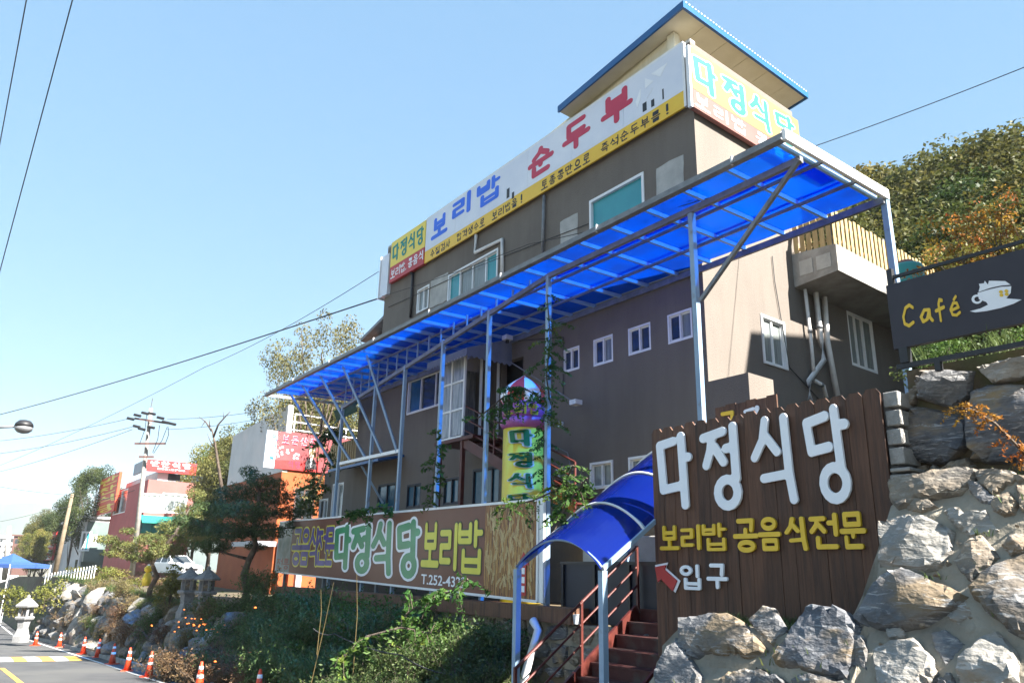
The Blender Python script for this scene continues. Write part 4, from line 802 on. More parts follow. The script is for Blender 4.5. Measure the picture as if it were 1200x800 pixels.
def spx(tl, br): p, q = sg(*tl), sg(*br); return (p[0], q[1] - tilt(q[0]), q[0], p[1] - tilt(p[0]))
M['signbrown'] = mat('brown_print', (0.105, 0.024, 0.012), (0.16, 0.048, 0.026), 0.35, 0.42, c3=(0.19, 0.088, 0.05), s3=0.16, lo3=(0.5, 0.75), spec=0.35)
M['signscene'] = mat('landscape_print', (0.05, 0.11, 0.12), (0.18, 0.2, 0.2), 3.0, 0.3, c3=(0.03, 0.06, 0.06), s3=2.0)
M['barleybase'] = mat('barley_print_base', (0.10, 0.028, 0.006), (0.42, 0.185, 0.035), 6.0, 0.5, stretch=(9, 9, 0.55), contrast=(0.42, 0.62), c3=(0.09, 0.03, 0.01), s3=1.1)
M['barleyear'] = mat('barley_print_ears', (0.46, 0.32, 0.12), (0.60, 0.46, 0.23), 6, 0.4)
M['barleystalk'] = mat('barley_print_stalks', (0.40, 0.20, 0.05), (0.52, 0.31, 0.09), 6, 0.4)
aw_ = spx((569, 600), (570, 700))[0]; al_ = spx((341, 640), (345, 650))[0]
panel(FS, [(al_ + .003, 0), (aw_ - .003, 0), (aw_ - .003, SH), (al_ + .003, SH)], 'signbrown', bs, 'brown_panel', .06)
panel(FS, [(aw_, 0), (SA1, 0), (SA1, SH), (aw_, SH)], 'barleybase', bs, 'barley_panel', .06)
panel(FS, [(SA0, 0), (al_, 0), (al_, SH), (SA0, SH)], 'signscene', bs, 'landscape_panel', .06)
random.seed(11); st_ = MB(); er = MB()
for k in range(150):
    a = random.uniform(aw_ + .04, SA1 - .06); b0 = random.uniform(0, .9); ln = random.uniform(.35, 1.0); lean = random.uniform(-.14, .14); pts = [(a + lean * t * t, b0 + ln * t) for t in np.linspace(0, 1, 5)]
    pts = [(min(max(x, aw_ + .02), SA1 - .02), min(y, SH - .02)) for x, y in pts]; w = random.uniform(.004, .009); d = .0015 + .00002 * k
    for p, q in zip(pts[:-1], pts[1:]): st_.quad(*[FS.m(x, y) + FS.out * d for x, y in ((p[0] - w, p[1]), (p[0] + w, p[1]), (q[0] + w, q[1]), (q[0] - w, q[1]))])
for k in range(110):
    a = random.uniform(aw_ + .08, SA1 - .08); b = random.uniform(.08, SH - .3); cur = random.uniform(-1.2, 1.2); ang = random.uniform(-.5, .5); x, y = a, b; d = .005 + .00003 * k
    for j in range(9):
        x += math.sin(ang) * .028; y += math.cos(ang) * .028; ang += cur * .09
        for s_ in (-1, 1):
            ox, oy = math.cos(ang) * s_ * .014, -math.sin(ang) * s_ * .014; px_, py_ = math.sin(ang + s_ * .5) * .024, math.cos(ang + s_ * .5) * .024
            cx, cy = x + ox, y + oy
            if aw_ + .03 < cx < SA1 - .03 and .03 < cy < SH - .04: er.quad(*[FS.m(p, q) + FS.out * d for p, q in ((cx - px_, cy - py_), (cx + py_ * .4, cy - px_ * .4), (cx + px_, cy + py_), (cx - py_ * .4, cy + px_ * .4))])
o = st_.build('printed_stalks', M['barleystalk'], bs); o['kind'] = 'stuff'; o = er.build('printed_ears', M['barleyear'], bs); o['kind'] = 'stuff'
mb = MB()
for (a, b), (c, d) in (((SA0, 0), (SA1, 0)), ((SA0, SH), (SA1, SH)), ((SA0, 0), (SA0, SH)), ((SA1, 0), (SA1, SH))): mb.beam(FS.m(a, b) - nS * .02, FS.m(c, d) - nS * .02, .05, .05)
mb.build('frame', M['fascia'], bs)
for tl, br, ch in (((393, 615), (410, 668), '다'), ((412, 614), (433, 673), '정'), ((436.5, 611), (459, 675), '식'), ((465.5, 609), (491, 679), '당')):
    b = spx(tl, br); b = (b[0] + .05, b[1], b[2] - .05, b[3]); letter(FS, ch, b, 'letterwhite', bs, .004, grow=.05, fat=1.35, name='letter_outline'); letter(FS, ch, b, 'greenletter', bs, .004, off=.008, fat=1.35)
for tl, br, ch in (((496, 612), (514, 665), '보'), ((517, 613), (535, 669), '리'), ((538, 610), (565, 673), '밥')):
    b = spx(tl, br); letter(FS, ch, b, 'olive', bs, .004, grow=.035, fat=1.25, name='letter_outline'); letter(FS, ch, b, 'limeyellow', bs, .004, off=.008, fat=1.25)
for k, ch in enumerate('공음식전문'):
    x0 = 344 + k * 9.6; b = spx((x0, 619 - k * .5), (x0 + 8.6, 663)); b = (b[0] + .04, b[1], b[2] - .04, b[3]); letter(FS, ch, b, 'limeyellow', bs, .004, grow=.04, fat=1.2, name='letter_outline'); letter(FS, ch, b, 'purple', bs, .004, off=.008, fat=1.2)
b = spx((494, 676), (546, 689)); digits(FS, 'T.252-4322', (b[0], b[1] - .0, b[2], b[1] + .22), 'letterwhite', bs)
b = spx((324, 655), (338, 668)); row(FS, '전통', (b[0] + .1, .12, b[2], .5), 'palepink', bs, one=True)
# the red up arrow print near its right end
b = spx((606, 660), (622, 700)); cx = (b[0] + b[2]) / 2
poly(FS, [(cx - .09, .08), (cx + .09, .08), (cx + .09, .62), (cx + .2, .62), (cx, .86), (cx - .2, .62), (cx - .09, .62)], 'signred', bs, 'printed_arrow', .004, .010)
for k in range(3): poly(FS, [(cx - .05, .14 + k * .16), (cx + .05, .14 + k * .16), (cx + .05, .25 + k * .16), (cx - .05, .25 + k * .16)], 'letterwhite', bs, 'printed_block', .003, .015)
for t in (.05, .3, .55, .8): a = lerp(SA0, SA1, t); mb = MB(); p = FS.m(a, 0) - nS * .12; mb.beam([p[0], p[1], -.6], p + Z3 * SH, .08, .08, up=dS); mb.build('post', M['steelgrey'], bs)
mb = MB(); mb.box(FS.m(SA1 + .03, -.02) - nS * .02, -dS * .14, -nS * .05, Z3 * (SH + .05)); mb.build('side_cover', M['fascia'], bs)
# retaining wall of stones under the sign, capped with a beam, terrace panel
rw = thing('terrace_wall', 'rubble stone terrace wall with concrete cap behind the arched entrance canopy', 'wall', W(3, -2.75, -.6))
mb = MB(); mb.ubox(-1.75, 15, -2.74, -2.5, -1.6, .98); mb.build('mortar_bed', M['mortar'], rw)
mb = MB(); mb.ubox(.9, 15, -2.92, -2.5, .99, 1.24); mb.build('cap_beam', M['wood'], rw)
random.seed(5)
from mathutils.geometry import delaunay_2d_cdt
def rock_mesh(poly_, fn, out, thick, seed, material, name, parent, facets=.55, n_in=70, plane_dirs=7, grow=1.0):
    """broken boulder on a face: outline, scattered inner points, heights cut by a few random cleavage planes"""
    rnd = random.Random(seed); P = np.array(poly_, float); P = P.mean(0) + (P - P.mean(0)) * grow; n = len(P); size = np.linalg.norm(P.max(0) - P.min(0)) / 2; c = P.mean(0); ring = []
    for i in range(n):
        a, b = P[i], P[(i + 1) % n]
        for t in (0, .33, .66): ring.append(a + (b - a) * t + (np.array([rnd.uniform(-1, 1), rnd.uniform(-1, 1)]) * .03 * size if t else 0))
    ring = np.array(ring); m = len(ring)
    def inside(q):
        r_ = False
        for i in range(m):
            a, b = ring[i], ring[(i + 1) % m]
            if (a[1] > q[1]) != (b[1] > q[1]) and q[0] < (b[0] - a[0]) * (q[1] - a[1]) / (b[1] - a[1]) + a[0]: r_ = not r_
        return r_
    RA = ring; RB_ = np.roll(ring, -1, 0); RE = RB_ - RA; RL = (RE * RE).sum(1) + 1e-9
    def edist(q): t = np.clip(((q - RA) * RE).sum(1) / RL, 0, 1); return float(np.sqrt(((q - RA - RE * t[:, None]) ** 2).sum(1).min()))
    inn = []; tries = 0; lo, hi = P.min(0), P.max(0)
    while len(inn) < n_in and tries < 900:
        tries += 1; q = np.array([rnd.uniform(lo[0], hi[0]), rnd.uniform(lo[1], hi[1])])
        if inside(q) and edist(q) > size * .04 and (not inn or float(np.min(np.sum((np.array(inn) - q) ** 2, 1))) > (size * .11) ** 2): inn.append(q)
    inner2 = [c + (q - c) * .93 for q in ring]
    pts = list(ring) + inner2 + inn
    pl = [(np.array([math.cos(a), math.sin(a)]) , rnd.uniform(.50, .95), rnd.uniform(.25, 1.1)) for a in [rnd.uniform(0, 6.283) for _ in range(plane_dirs)]]
    H = []
    for i, q in enumerate(pts):
        if i < m: H.append(0.0); continue
        x = (q - c) / size; h = 1.05
        for d, k, sl in pl: h = min(h, k + .25 - sl * (x @ d))
        h += .10 * math.sin(q[0] * 9 / max(size, .1) * .35 + seed) * math.sin(q[1] * 11 / max(size, .1) * .35 + seed * 1.7) + rnd.uniform(-.04, .04)
        if i < 2 * m: h = min(.62 + rnd.uniform(-.12, .12), max(.3, h * .75))
        H.append(max(h, .28))
    tri = delaunay_2d_cdt([Vector((float(q[0]), float(q[1]))) for q in pts], [], [list(range(m))], 1, 1e-5)
    vs_, fs_, orig = tri[0], tri[2], tri[3]
    hh_ = [max([H[o] for o in orig[i]] or [.6]) for i in range(len(vs_))]
    V = [fn(v.x, v.y) + out * thick * hh_[i] for i, v in enumerate(vs_)]; F_ = [tuple(f) for f in fs_]; b = len(V)
    V += [fn(*q) - out * thick * .5 for q in ring]; idx = {}
    for i, o in enumerate(orig):
        for w in o: idx[w] = i
    for i in range(m):
        if i in idx and (i + 1) % m in idx: F_.append((idx[i], idx[(i + 1) % m], b + (i + 1) % m, b + i))
    mb = MB(); mb.add(V, F_); return mb.build(name, M[material], parent)
k = 0; zz = -1.3
while zz < .9:
    hgt_ = random.uniform(.26, .42); u = -1.6 + random.uniform(-.35, 0)
    while u < 7:
        w = random.uniform(.24, .7); a0_, a1_ = u + .03, u + w - .03; z0_, z1_ = zz + .02, min(zz + hgt_ - .02, .96)
        if z1_ - z0_ > .12:
            j_ = lambda q=.09: random.uniform(-q * .4, q); pts = [(-a1_ + j_(), z0_ + j_()), (-(a0_ + a1_) / 2, z0_ - j_(.05)), (-a0_ - j_(), z0_ + j_()), (-a0_ + .02, lerp(z0_, z1_, random.uniform(.3, .7))), (-a0_ - j_(.12), z1_ - j_(.06)), (-a1_ + j_(.14), z1_ - j_(.08)), (-a1_, lerp(z0_, z1_, random.uniform(.3, .7)))]
            rock_mesh(pts, lambda a, b: W(-a, -2.74, b), -VD, .09, k, ('rockgrey', 'rocktan', 'rockdark')[k % 3], 'stone', rw, n_in=7, plane_dirs=3); k += 1
        u += w
    zz += hgt_
tp = thing('terrace_screen', 'dark navy panel screen on the terrace wall between barley sign and red stairs', 'screen', W(.3, -2.45, 1.0))
mb = MB(); mb.ubox(-1.75, 1.7, -2.42, -2.38, 1.0, 1.95); mb.build('panel', M['navy'], tp); mb = MB(); mb.ubox(-1.8, 1.75, -2.44, -2.36, 1.95, 2.0); mb.build('top_rail', M['black'], tp)
for k in range(5): mb = MB(); u = -1.7 + k * .84; mb.ubox(u - .03, u + .03, -2.46, -2.425, 1.0, 1.95); mb.build('stile', M['black'], tp)
mb = MB(); mb.ubox(-1.7, 1.5, -2.1, -1.7, 1.95, 2.42); tag(mb.build('planter_box', M['cement'], None, bevel=.02), 'pale grey trough standing on the terrace behind the navy screen', 'planter')
random.seed(8)
dp = [W(pu(625, 724, -3.0)[0], -3.0, 1.0), W(pu(631, 730, -3.05)[0], -3.05, .86), W(pu(612, 800, -3.3)[0], -3.3, pu(612, 800, -3.3)[2]), W(pu(606, 840, -3.4)[0], -3.4, pu(606, 840, -3.4)[2])]
mb = MB(); mb.tube(dp, .075, 12); tag(mb.build('drain_pipe', M['pipewhite'], smooth=True), 'fat grey plastic drain pipe leaning out of the rubble wall beside the entrance', 'pipe')
cup = MB(); cpos = W(pu(676, 722, -2.8)[0], -2.8, 1.0); cup.lathe(cpos, [(.06, 0), (.08, .14), (.085, .15), (.07, .15)], 12); tag(cup.build('flower_pot', M['letterwhite']), 'tiny white pot standing on the stone wall under the arched canopy', 'pot')

# ------------------------------------------------------------------ balloon pillar
bpv = -1.75; bc = pu(613, 520, bpv); BU = float(bc[0]); BR = 24.5 * float(proj(W(BU, bpv, 4))[2]) / FPX
zt = float(pu(613, 441, bpv)[2]); z1, z2, z3 = float(pu(613, 474, bpv)[2]), float(pu(613, 493, bpv)[2]), float(pu(613, 503, bpv)[2])
BC = W(BU, bpv, 0); bp_ = thing('balloon_pillar', 'yellow inflatable advertising pillar with red and white onion dome behind barley sign', 'inflatable', W(BU, bpv, 1.2))
mb = MB(); mb.lathe(BC, [(BR * .95, 1.2), (BR, 2.0), (BR * .97, z3)], 24); mb.build('column', M['yellow'], bp_, smooth=True)
mb = MB(); mb.lathe(BC, [(BR * .98, z3 - .02), (BR * 1.12, z3 + .06), (BR * 1.12, z2), (BR * 1.02, z2 + .03)], 24); mb.build('collar', M['mauve'], bp_, smooth=True)
mb = MB(); mb.lathe(BC, [(BR * 1.02, z2 + .02), (BR * 1.05, (z1 + z2) / 2), (BR * 1.02, z1)], 24); mb.build('hat_band', M['mauve'], bp_, smooth=True)
H = zt - z1
dome = [(1.0, 0), (1.12, .14), (1.13, .28), (1.02, .45), (.80, .62), (.52, .78), (.25, .9), (.06, 1.0)]
for k in range(8):
    mb = MB(); n = 5
    for (r0, h0), (r1_, h1) in zip(dome[:-1], dome[1:]):
        for j in range(n):
            a0_, a1_ = 2 * math.pi * (k + j / n) / 8, 2 * math.pi * (k + (j + 1) / n) / 8; bu = lambda a, t: 1 + .05 * math.sin(math.pi * t)
            P = lambda r, h, a, t: np.array([BC[0] + BR * r * bu(a, t) * math.cos(a), BC[1] + BR * r * bu(a, t) * math.sin(a), z1 + H * h])
            mb.quad(P(r0, h0, a0_, j / n), P(r0, h0, a1_, (j + 1) / n), P(r1_, h1, a1_, (j + 1) / n), P(r1_, h1, a0_, j / n))
    mb.build('dome_gore', M['bred' if k % 2 else 'letterwhite'], bp_, smooth=True)
acam = math.atan2(CAM[1] - BC[1], CAM[0] - BC[0]) - .12
def FB(r): return Face(lambda a, b: np.array([BC[0] + r * math.cos(acam + a / r), BC[1] + r * math.sin(acam + a / r), b]), (0, 0, 0))
def bl_letter(ch, box, m, r, grow=0, fat=1.2, nm='letter'):
    lp, bb0 = contour(ch, 0, .03, fat); lp, bb = contour(ch, grow, .03, fat); sx = (box[2] - box[0]) / (bb0[2] - bb0[0]); sy = (box[3] - box[1]) / (bb0[3] - bb0[1])
    v, f = flat_mesh([[(box[0] + (p - bb0[0]) * sx, box[1] + (q - bb0[1]) * sy) for p, q in l] for l in lp], .004); mb = MB(); fc = FB(r); mb.add([fc.m(p[0], p[1]) for p in v], f); mb.build(nm, M[m], bp_)
for k, (ch, y0, y1) in enumerate((('다', 505, 529), ('정', 531, 553), ('식', 555, 577), ('당', 578, 600))):
    b0, b1 = float(pu(613, y1, bpv)[2]), float(pu(613, y0, bpv)[2]); bl_letter(ch, (-.27, b0 + .05, .27, b1 - .04), 'letterwhite', BR + .014, .05, 1.25, 'letter_outline'); bl_letter(ch, (-.27, b0 + .05, .27, b1 - .04), 'greenletter', BR + .022, 0, 1.25)
for k, ch in enumerate('보리밥'): bl_letter(ch, (-.42 + k * .29, z2 + .06, -.17 + k * .29, z1 - .06), 'limeyellow', BR * 1.08 + .01, 0, 1.3)

# ------------------------------------------------------------------ timber sign at the entrance
WV = -3.57
ws_ = thing('timber_sign', 'tall dark brown plank sign with raised white and yellow Korean letters at the stone bank', 'sign', W(-3.3, WV, .9))
wu0, wu1 = -1.635, -5.06; npk = 17; pw = (wu0 - wu1) / npk; rnd = random.Random(4)
for k in range(npk):
    ua, ub = wu0 - k * pw - .0025, wu0 - (k + 1) * pw + .0025; zb_ = .45 if k < 2 else (.9 if k < 15 else 1.5); zt_ = 3.80 + rnd.uniform(-.015, .015); cut = .06; v0 = WV + rnd.uniform(-.004, .004)
    pr = [(-ua, zb_), (-ub, zb_), (-ub, zt_ - cut), (-ub - pw * .22, zt_), (-ua + pw * .22, zt_), (-ua, zt_ - cut)]
    mb = MB(); mb.prism([W(-a, v0, z) for a, z in pr], VD * .03); mb.build('plank', M['wood'], ws_)
for z in (1.4, 2.5, 3.4): mb = MB(); mb.ubox(wu1 + .05, wu0 - .05, WV + .036, WV + .09, z, z + .1); mb.build('cross_rail', M['wood'], ws_)
for u in (-1.8, -3.4, -4.95): mb = MB(); mb.ubox(u - .05, u + .05, WV + .095, WV + .19, .6, 3.7); mb.build('post', M['wood'], ws_)
FW = face_u(WV - .004)
wb_ = lambda tl, br: ubox_px(tl, br, WV - .03)
for ch, tl, br in (('다', (769.5, 511), (814, 596)), ('정', (820, 501), (871.5, 597)), ('식', (878, 491), (936.5, 590)), ('당', (940, 480), (1005, 589))):
    letter(FW, ch, wb_(tl, br), 'letterwhite', ws_, .03, off=.014, fat=1.06, bevel=.0015)
for ch, tl, br in (('보', (773.5, 616), (797, 644)), ('리', (798, 615), (822, 644)), ('밥', (823, 613), (853, 645)), ('공', (859, 608), (891, 647)), ('음', (888, 606), (917, 645)), ('식', (919, 606), (948, 645)), ('전', (948, 602), (985, 643)), ('문', (983, 600), (1018, 643))):
    letter(FW, ch, wb_(tl, br), 'letteryellow', ws_, .03, off=.012, fat=1.2, bevel=.0015)
for ch, tl, br in (('입', (797, 661), (822, 691)), ('구', (828, 660), (854, 690))): letter(FW, ch, wb_(tl, br), 'letterwhite', ws_, .025, off=.012, fat=1.3, bevel=.003)
apts = [(768.5, 664), (781.5, 661.5), (779.5, 667), (794, 680), (789, 692), (775.5, 678), (772, 682)]
def wpt(x, y): p = pu(x, y, WV - .03); return (-float(p[0]), float(p[2]))
A2 = [wpt(x, y) for x, y in apts]; cx_ = np.mean([p[0] for p in A2]); cy_ = np.mean([p[1] for p in A2])
poly(FW, [(cx_ + (a - cx_) * 1.16 + .012, cy_ + (b - cy_) * 1.16 + .008) for a, b in A2], 'letterwhite', ws_, 'arrow_backing', .01, .012); poly(FW, A2, 'signred', ws_, 'arrow', .02, .024)
# second sign fence further back
wf2 = thing('rear_plank_fence', 'brown plank fence with yellow and white letters partly hidden behind the big timber sign', 'fence', W(-2.6, -1.0, 3)); VB = -1.1
for k in range(6):
    x0, x1 = 838 + k * 12.2, 849.4 + k * 12.2; p, q = pu(x0, 478, VB), pu(x1, 472, VB); mb = MB(); zt_ = pu(x0, 478 - k * 2.6, VB)[2]; mb.ubox(float(q[0]), float(p[0]), VB, VB + .03, 2.6, float(zt_) + .02 * (k % 2)); mb.build('plank', M['wood'], wf2)
FR = face_u(VB - .002)
for ch, m_, tl, br in (('공', 'letteryellow', (842, 484), (866, 508)), ('정', 'letterwhite', (872, 478), (893, 506))): letter(FR, ch, ubox_px(tl, br, VB), m_, wf2, .02, off=.004, fat=1.4)

# ------------------------------------------------------------------ entrance stairs under the arched canopy
es = thing('entrance_stairs', 'worn red steel stairs climbing beside the left edge of the timber sign', 'stairs', W(-.8, -4.2, -.5))
SLZ = lambda v: .57 + (v + 3.6) * .18 / .27
nSl = np.cross(UD, W(0, 1, SLZ(1)) - W(0, 0, SLZ(0)))
def on_slope(x, y): d = ray(x, y); return uvz(CAM + d * ((nSl @ (W(0, 0, SLZ(0)) - CAM)) / (nSl @ d)))
ul = float(on_slope(712, 753)[0]); urr = -1.6
for k in range(-6, 5):
    v = -3.6 + .27 * k; z = .57 + .18 * k
    mb = MB(); mb.ubox(urr, ul, v, v + .29, z - .03, z); mb.build('tread', M['stairred'], es)
    if k > -6: mb = MB(); mb.ubox(urr + .01, ul - .01, v + .02, v + .035, z - .18, z - .031); mb.build('riser', M['stairred'], es)
mb = MB(); mb.ubox(urr, ul, -2.25, -1.0, 1.22, 1.30); mb.build('landing', M['stairred'], es)
for u in (ul + .03, urr - .03):
    mb = MB(); mb.beam(W(u, -5.3, SLZ(-5.3) - .06), W(u, -2.5, SLZ(-2.5) - .06), .045, .24); mb.build('stringer', M['redsteel'], es)
h0 = on_slope(652, 850); ur_ = ul + .03
ra, rb = -5.0, -2.5
for dz, r_ in ((.92, .022), (.62, .016), (.34, .016)): mb = MB(); mb.tube([W(ur_, ra, SLZ(ra) + dz), W(ur_, rb, SLZ(rb) + dz)], r_, 8); mb.build('handrail', M['redsteel'], es)
for v in (ra, -3.75, rb): mb = MB(); mb.beam(W(ur_, v, SLZ(v) - .05), W(ur_, v, SLZ(v) + .94), .04, .04, up=UD); mb.build('baluster', M['redsteel'], es)
ar = thing('arched_canopy', 'arched blue plastic canopy on two pale posts over the entrance stairs', 'canopy', W(-.7, -4.6, -.5))
AV0 = -4.62; q0 = pu(607, 660, AV0); q1 = pu(705, 668, AV0); au0, au1 = float(q0[0]) + .01, float(q1[0]) - .02; az0 = float((q0[2] + q1[2]) / 2); asl = .62; ARCH = .40
def arc(t, v, lift=0): a = math.pi * t; u = lerp(au0, au1, t); return W(u, v, az0 + (v - AV0) * asl + (ARCH + lift) * math.sin(a) ** .8)
ribs = [AV0 - .04, AV0 + .82, AV0 + 1.66, AV0 + 2.5, AV0 + 3.2]
for a, b in zip(ribs[:-1], ribs[1:]):
    mb = MB(); n = 24
    for j in range(6):
        va, vb = lerp(a, b, j / 6), lerp(a, b, (j + 1) / 6)
        for k in range(n): mb.quad(arc(k / n, va), arc((k + 1) / n, va), arc((k + 1) / n, vb), arc(k / n, vb))
    mb.build('arch_sheet', M['bluearch'], ar, smooth=True)
for v in ribs[1:]: mb = MB(); mb.tube([arc(k / 24, v, .012) for k in range(25)], .02, 6); mb.build('arch_rib', M['fascia'], ar, smooth=True)
for v in ribs: mb = MB(); mb.tube([arc(k / 24, v + .03, -.035) for k in range(25)], .016, 6); mb.build('arch_hoop', M['steel'], ar, smooth=True)
for t in (0, 1): mb = MB(); mb.beam(arc(t, AV0) - Z3 * .02, arc(t, ribs[-1]) - Z3 * .02, .05, .06); mb.build('side_rail', M['steel'], ar)
for t in (0, 1):
    p = arc(t, AV0); mb = MB(); mb.beam([p[0], p[1], -.6], p - Z3 * .04, .085, .085, up=UD); mb.build('post', M['steel'], ar)
for t in (0, 1): p = arc(t, AV0 + 2.4); mb = MB(); mb.beam([p[0], p[1], 1.2], p - Z3 * .04, .07, .07, up=UD); mb.build('post', M['steel'], ar)

# ------------------------------------------------------------------ rock banks on the right
BV0, BZ0, BV1, BZ1 = -5.5, 0.0, -3.9, 2.6
bt_n = np.cross(UD, W(0, BV1, BZ1) - W(0, BV0, BZ0)); bt_n /= np.linalg.norm(bt_n)
if bt_n @ (CAM - W(-5, BV0, 0)) < 0: bt_n = -bt_n
BL_ = math.hypot(BV1 - BV0, BZ1 - BZ0)
def bat(a, b): t = b; return W(-a, lerp(BV0, BV1, t), lerp(BZ0, BZ1, t))      # b: 0 foot .. 1 top
def bat_m(a, b): return bat(a, b / BL_)
def bpx(x, y): d = ray(x, y); P = CAM + d * ((bt_n @ (W(0, BV0, BZ0) - CAM)) / (bt_n @ d)); s = uvz(P); return (-float(s[0]), float((s[2] - BZ0) / (BZ1 - BZ0) * BL_))
rb_ = thing('mortared_rock_bank', 'mortared boulder bank in front of the timber sign and the block pier', 'rock wall', W(-5, -5, -.5))
mb = MB(); NA, NB = 70, 34; a_s = np.unique(np.concatenate([np.linspace(2.86, 9.5, NA - 12), np.linspace(4.96, 5.24, 12)])); NA = len(a_s); rndm = random.Random(2)
def btop(a): return BL_ * float(np.interp(a, [2.86, 3.05, 4.95, 5.07, 5.16, 5.22, 5.6, 9.5], [.40, .49, .50, .62, .82, .98, 1.03, 1.06]))
grid = [[bat_m(a, lerp(-.9, btop(a), j / (NB - 1))) + bt_n * (.01 + .035 * math.sin(a * 5 + j * .7) * math.sin(j * .9 - a * 3) + rndm.uniform(-.012, .012)) for j in range(NB)] for a in a_s]
for i in range(NA - 1):
    for j in range(NB - 1): mb.quad(grid[i][j], grid[i + 1][j], grid[i + 1][j + 1], grid[i][j + 1])
for i in range(NA - 1):   # ledge on top, back to the sign
    p, q = uvz(grid[i][-1]), uvz(grid[i + 1][-1]); mb.quad(grid[i][-1], grid[i + 1][-1], W(q[0], -3.16, q[2] - .02), W(p[0], -3.16, p[2] - .02))
mb.quad(*[grid[0][j] for j in range(NB)], W(-2.86, -3.5, uvz(grid[0][-1])[2] - .02), W(-2.86, -3.5, -.9)); mb.build('mortar', M['mortar'], rb_, smooth=True)
RK = [
 ('rocktan', .16, [(1045, 564), (1071, 561), (1123, 550), (1142, 552), (1138, 567), (1123, 579), (1095, 586), (1057, 597), (1046, 581)]),
 ('rockpale', .20, [(1033, 614), (1062, 608), (1089, 611), (1116, 624), (1115, 647), (1104, 663), (1080, 668), (1036, 665)]),
 ('rockpale', .12, [(1108, 602), (1128, 599), (1134, 607), (1158, 602), (1171, 623), (1140, 629), (1122, 618)]),
 ('rocktan', .13, [(1119, 659), (1140, 635), (1152, 630), (1173, 656), (1158, 671), (1141, 683), (1128, 671)]),
 ('rockgrey', .20, [(1005, 725), (1024, 692), (1038, 680), (1062, 671), (1095, 686), (1116, 692), (1132, 701), (1122, 716), (1095, 727), (1071, 733), (1041, 737), (1014, 734)]),
 ('rockgrey', .22, [(1140, 692), (1167, 671), (1188, 659), (1216, 652), (1218, 755), (1182, 737), (1164, 722), (1146, 704)]),
 ('rockpale', .18, [(1125, 788), (1137, 767), (1152, 752), (1170, 744), (1191, 767), (1194, 800), (1170, 820), (1130, 815)]),
 ('rockgrey', .06, [(1093, 743), (1110, 740), (1132, 756), (1123, 770), (1111, 782), (1101, 767)]),
 ('rockpale', .16, [(1026, 764), (1047, 753), (1074, 752), (1092, 770), (1101, 791), (1086, 818), (1038, 818), (1027, 782)]),
 ('rockgrey', .09, [(1000, 758), (1014, 747), (1020, 764), (1017, 785), (1002, 780)]),
 ('rockgrey', .18, [(798, 726), (834, 721), (857, 723), (872, 732), (895, 760), (893, 766), (879, 772), (857, 770), (836, 766), (814, 771), (803, 762), (799, 744)]),
 ('rockgrey', .07, [(879, 726), (895, 711), (908, 714), (920, 737), (906, 755), (897, 748), (886, 737)]),
 ('rockdark', .17, [(913, 775), (938, 730), (953, 712), (994, 721), (1007, 737), (1005, 764), (994, 795), (953, 789), (917, 780)]),
 ('rockgrey', .13, [(779, 770), (794, 750), (805, 764), (825, 795), (821, 812), (773, 815), (771, 795)]),
 ('rockgrey', .10, [(845, 800), (857, 789), (877, 786), (899, 788), (922, 800), (915, 818), (850, 818)]),
 ('rocktan', .10, [(1142, 553), (1166, 552), (1206, 562), (1206, 568), (1180, 572), (1166, 582), (1152, 572)]),
 ('rockgrey', .09, [(1134, 562), (1150, 570), (1167, 583), (1166, 594), (1152, 590), (1138, 577)]),
 ('rocktan', .11, [(1164, 593), (1170, 584), (1185, 579), (1195, 593), (1191, 605), (1179, 608), (1167, 602)]),
 ('rocktan', .10, [(1193, 574), (1212, 566), (1214, 606), (1199, 600)]),
 ('rockpale', .10, [(1176, 640), (1196, 628), (1214, 632), (1212, 648), (1188, 654)]),
 ('rocktan', .08, [(1064, 590), (1090, 588), (1100, 596), (1082, 603), (1066, 600)]),
 ('rockgrey', .10, [(930, 798), (952, 792), (990, 799), (1000, 818), (935, 820)]),
 ('rockpale', .07, [(1112, 712), (1134, 706), (1142, 722), (1126, 734), (1112, 726)]),
 ('rockpale', .05, [(1040, 738), (1058, 736), (1062, 746), (1044, 750)]),
 ('rockgrey', .12, [(1104, 800), (1118, 792), (1126, 808), (1120, 825), (1100, 822)]),
]
for k, (m_, th, pl_) in enumerate(RK): rock_mesh([bpx(x, y) for x, y in pl_], bat_m, bt_n, th * .85 + .02, 100 + k, m_, 'stone', rb_, grow=1.09)
rub = MB(); rndm = random.Random(12)
for k in range(170):
    a, t = rndm.uniform(2.95, 7.6), rndm.uniform(-.2, 1.0)
    if t > btop(a) / BL_ - .03: continue
    c = bat_m(a, t * BL_) + bt_n * .035; r = rndm.uniform(.012, .042); q = [c + np.array([rndm.uniform(-1, 1), rndm.uniform(-1, 1), rndm.uniform(-1, 1)]) * r * .35 + o_ for o_ in (UD * r, -UD * r, Z3 * r * .8, -Z3 * r * .8, bt_n * r * .8, -bt_n * r)]
    rub.add(q, [(0, 2, 4), (2, 1, 4), (1, 3, 4), (3, 0, 4), (2, 0, 5), (1, 2, 5), (3, 1, 5), (0, 3, 5)])
o = rub.build('mortar_rubble', M['rocktan'], rb_); o['kind'] = 'stuff'
RV = -3.16
rb2 = thing('dry_rock_wall', 'shaded wall of large dark boulders under the hanging cafe board', 'rock wall', W(-6, RV, 2.7))
mb = MB(); mb.ubox(-11, -5.3, RV + .05, RV + .4, 2.4, 4.05); mb.build('earth_core', M['soil'], rb2)
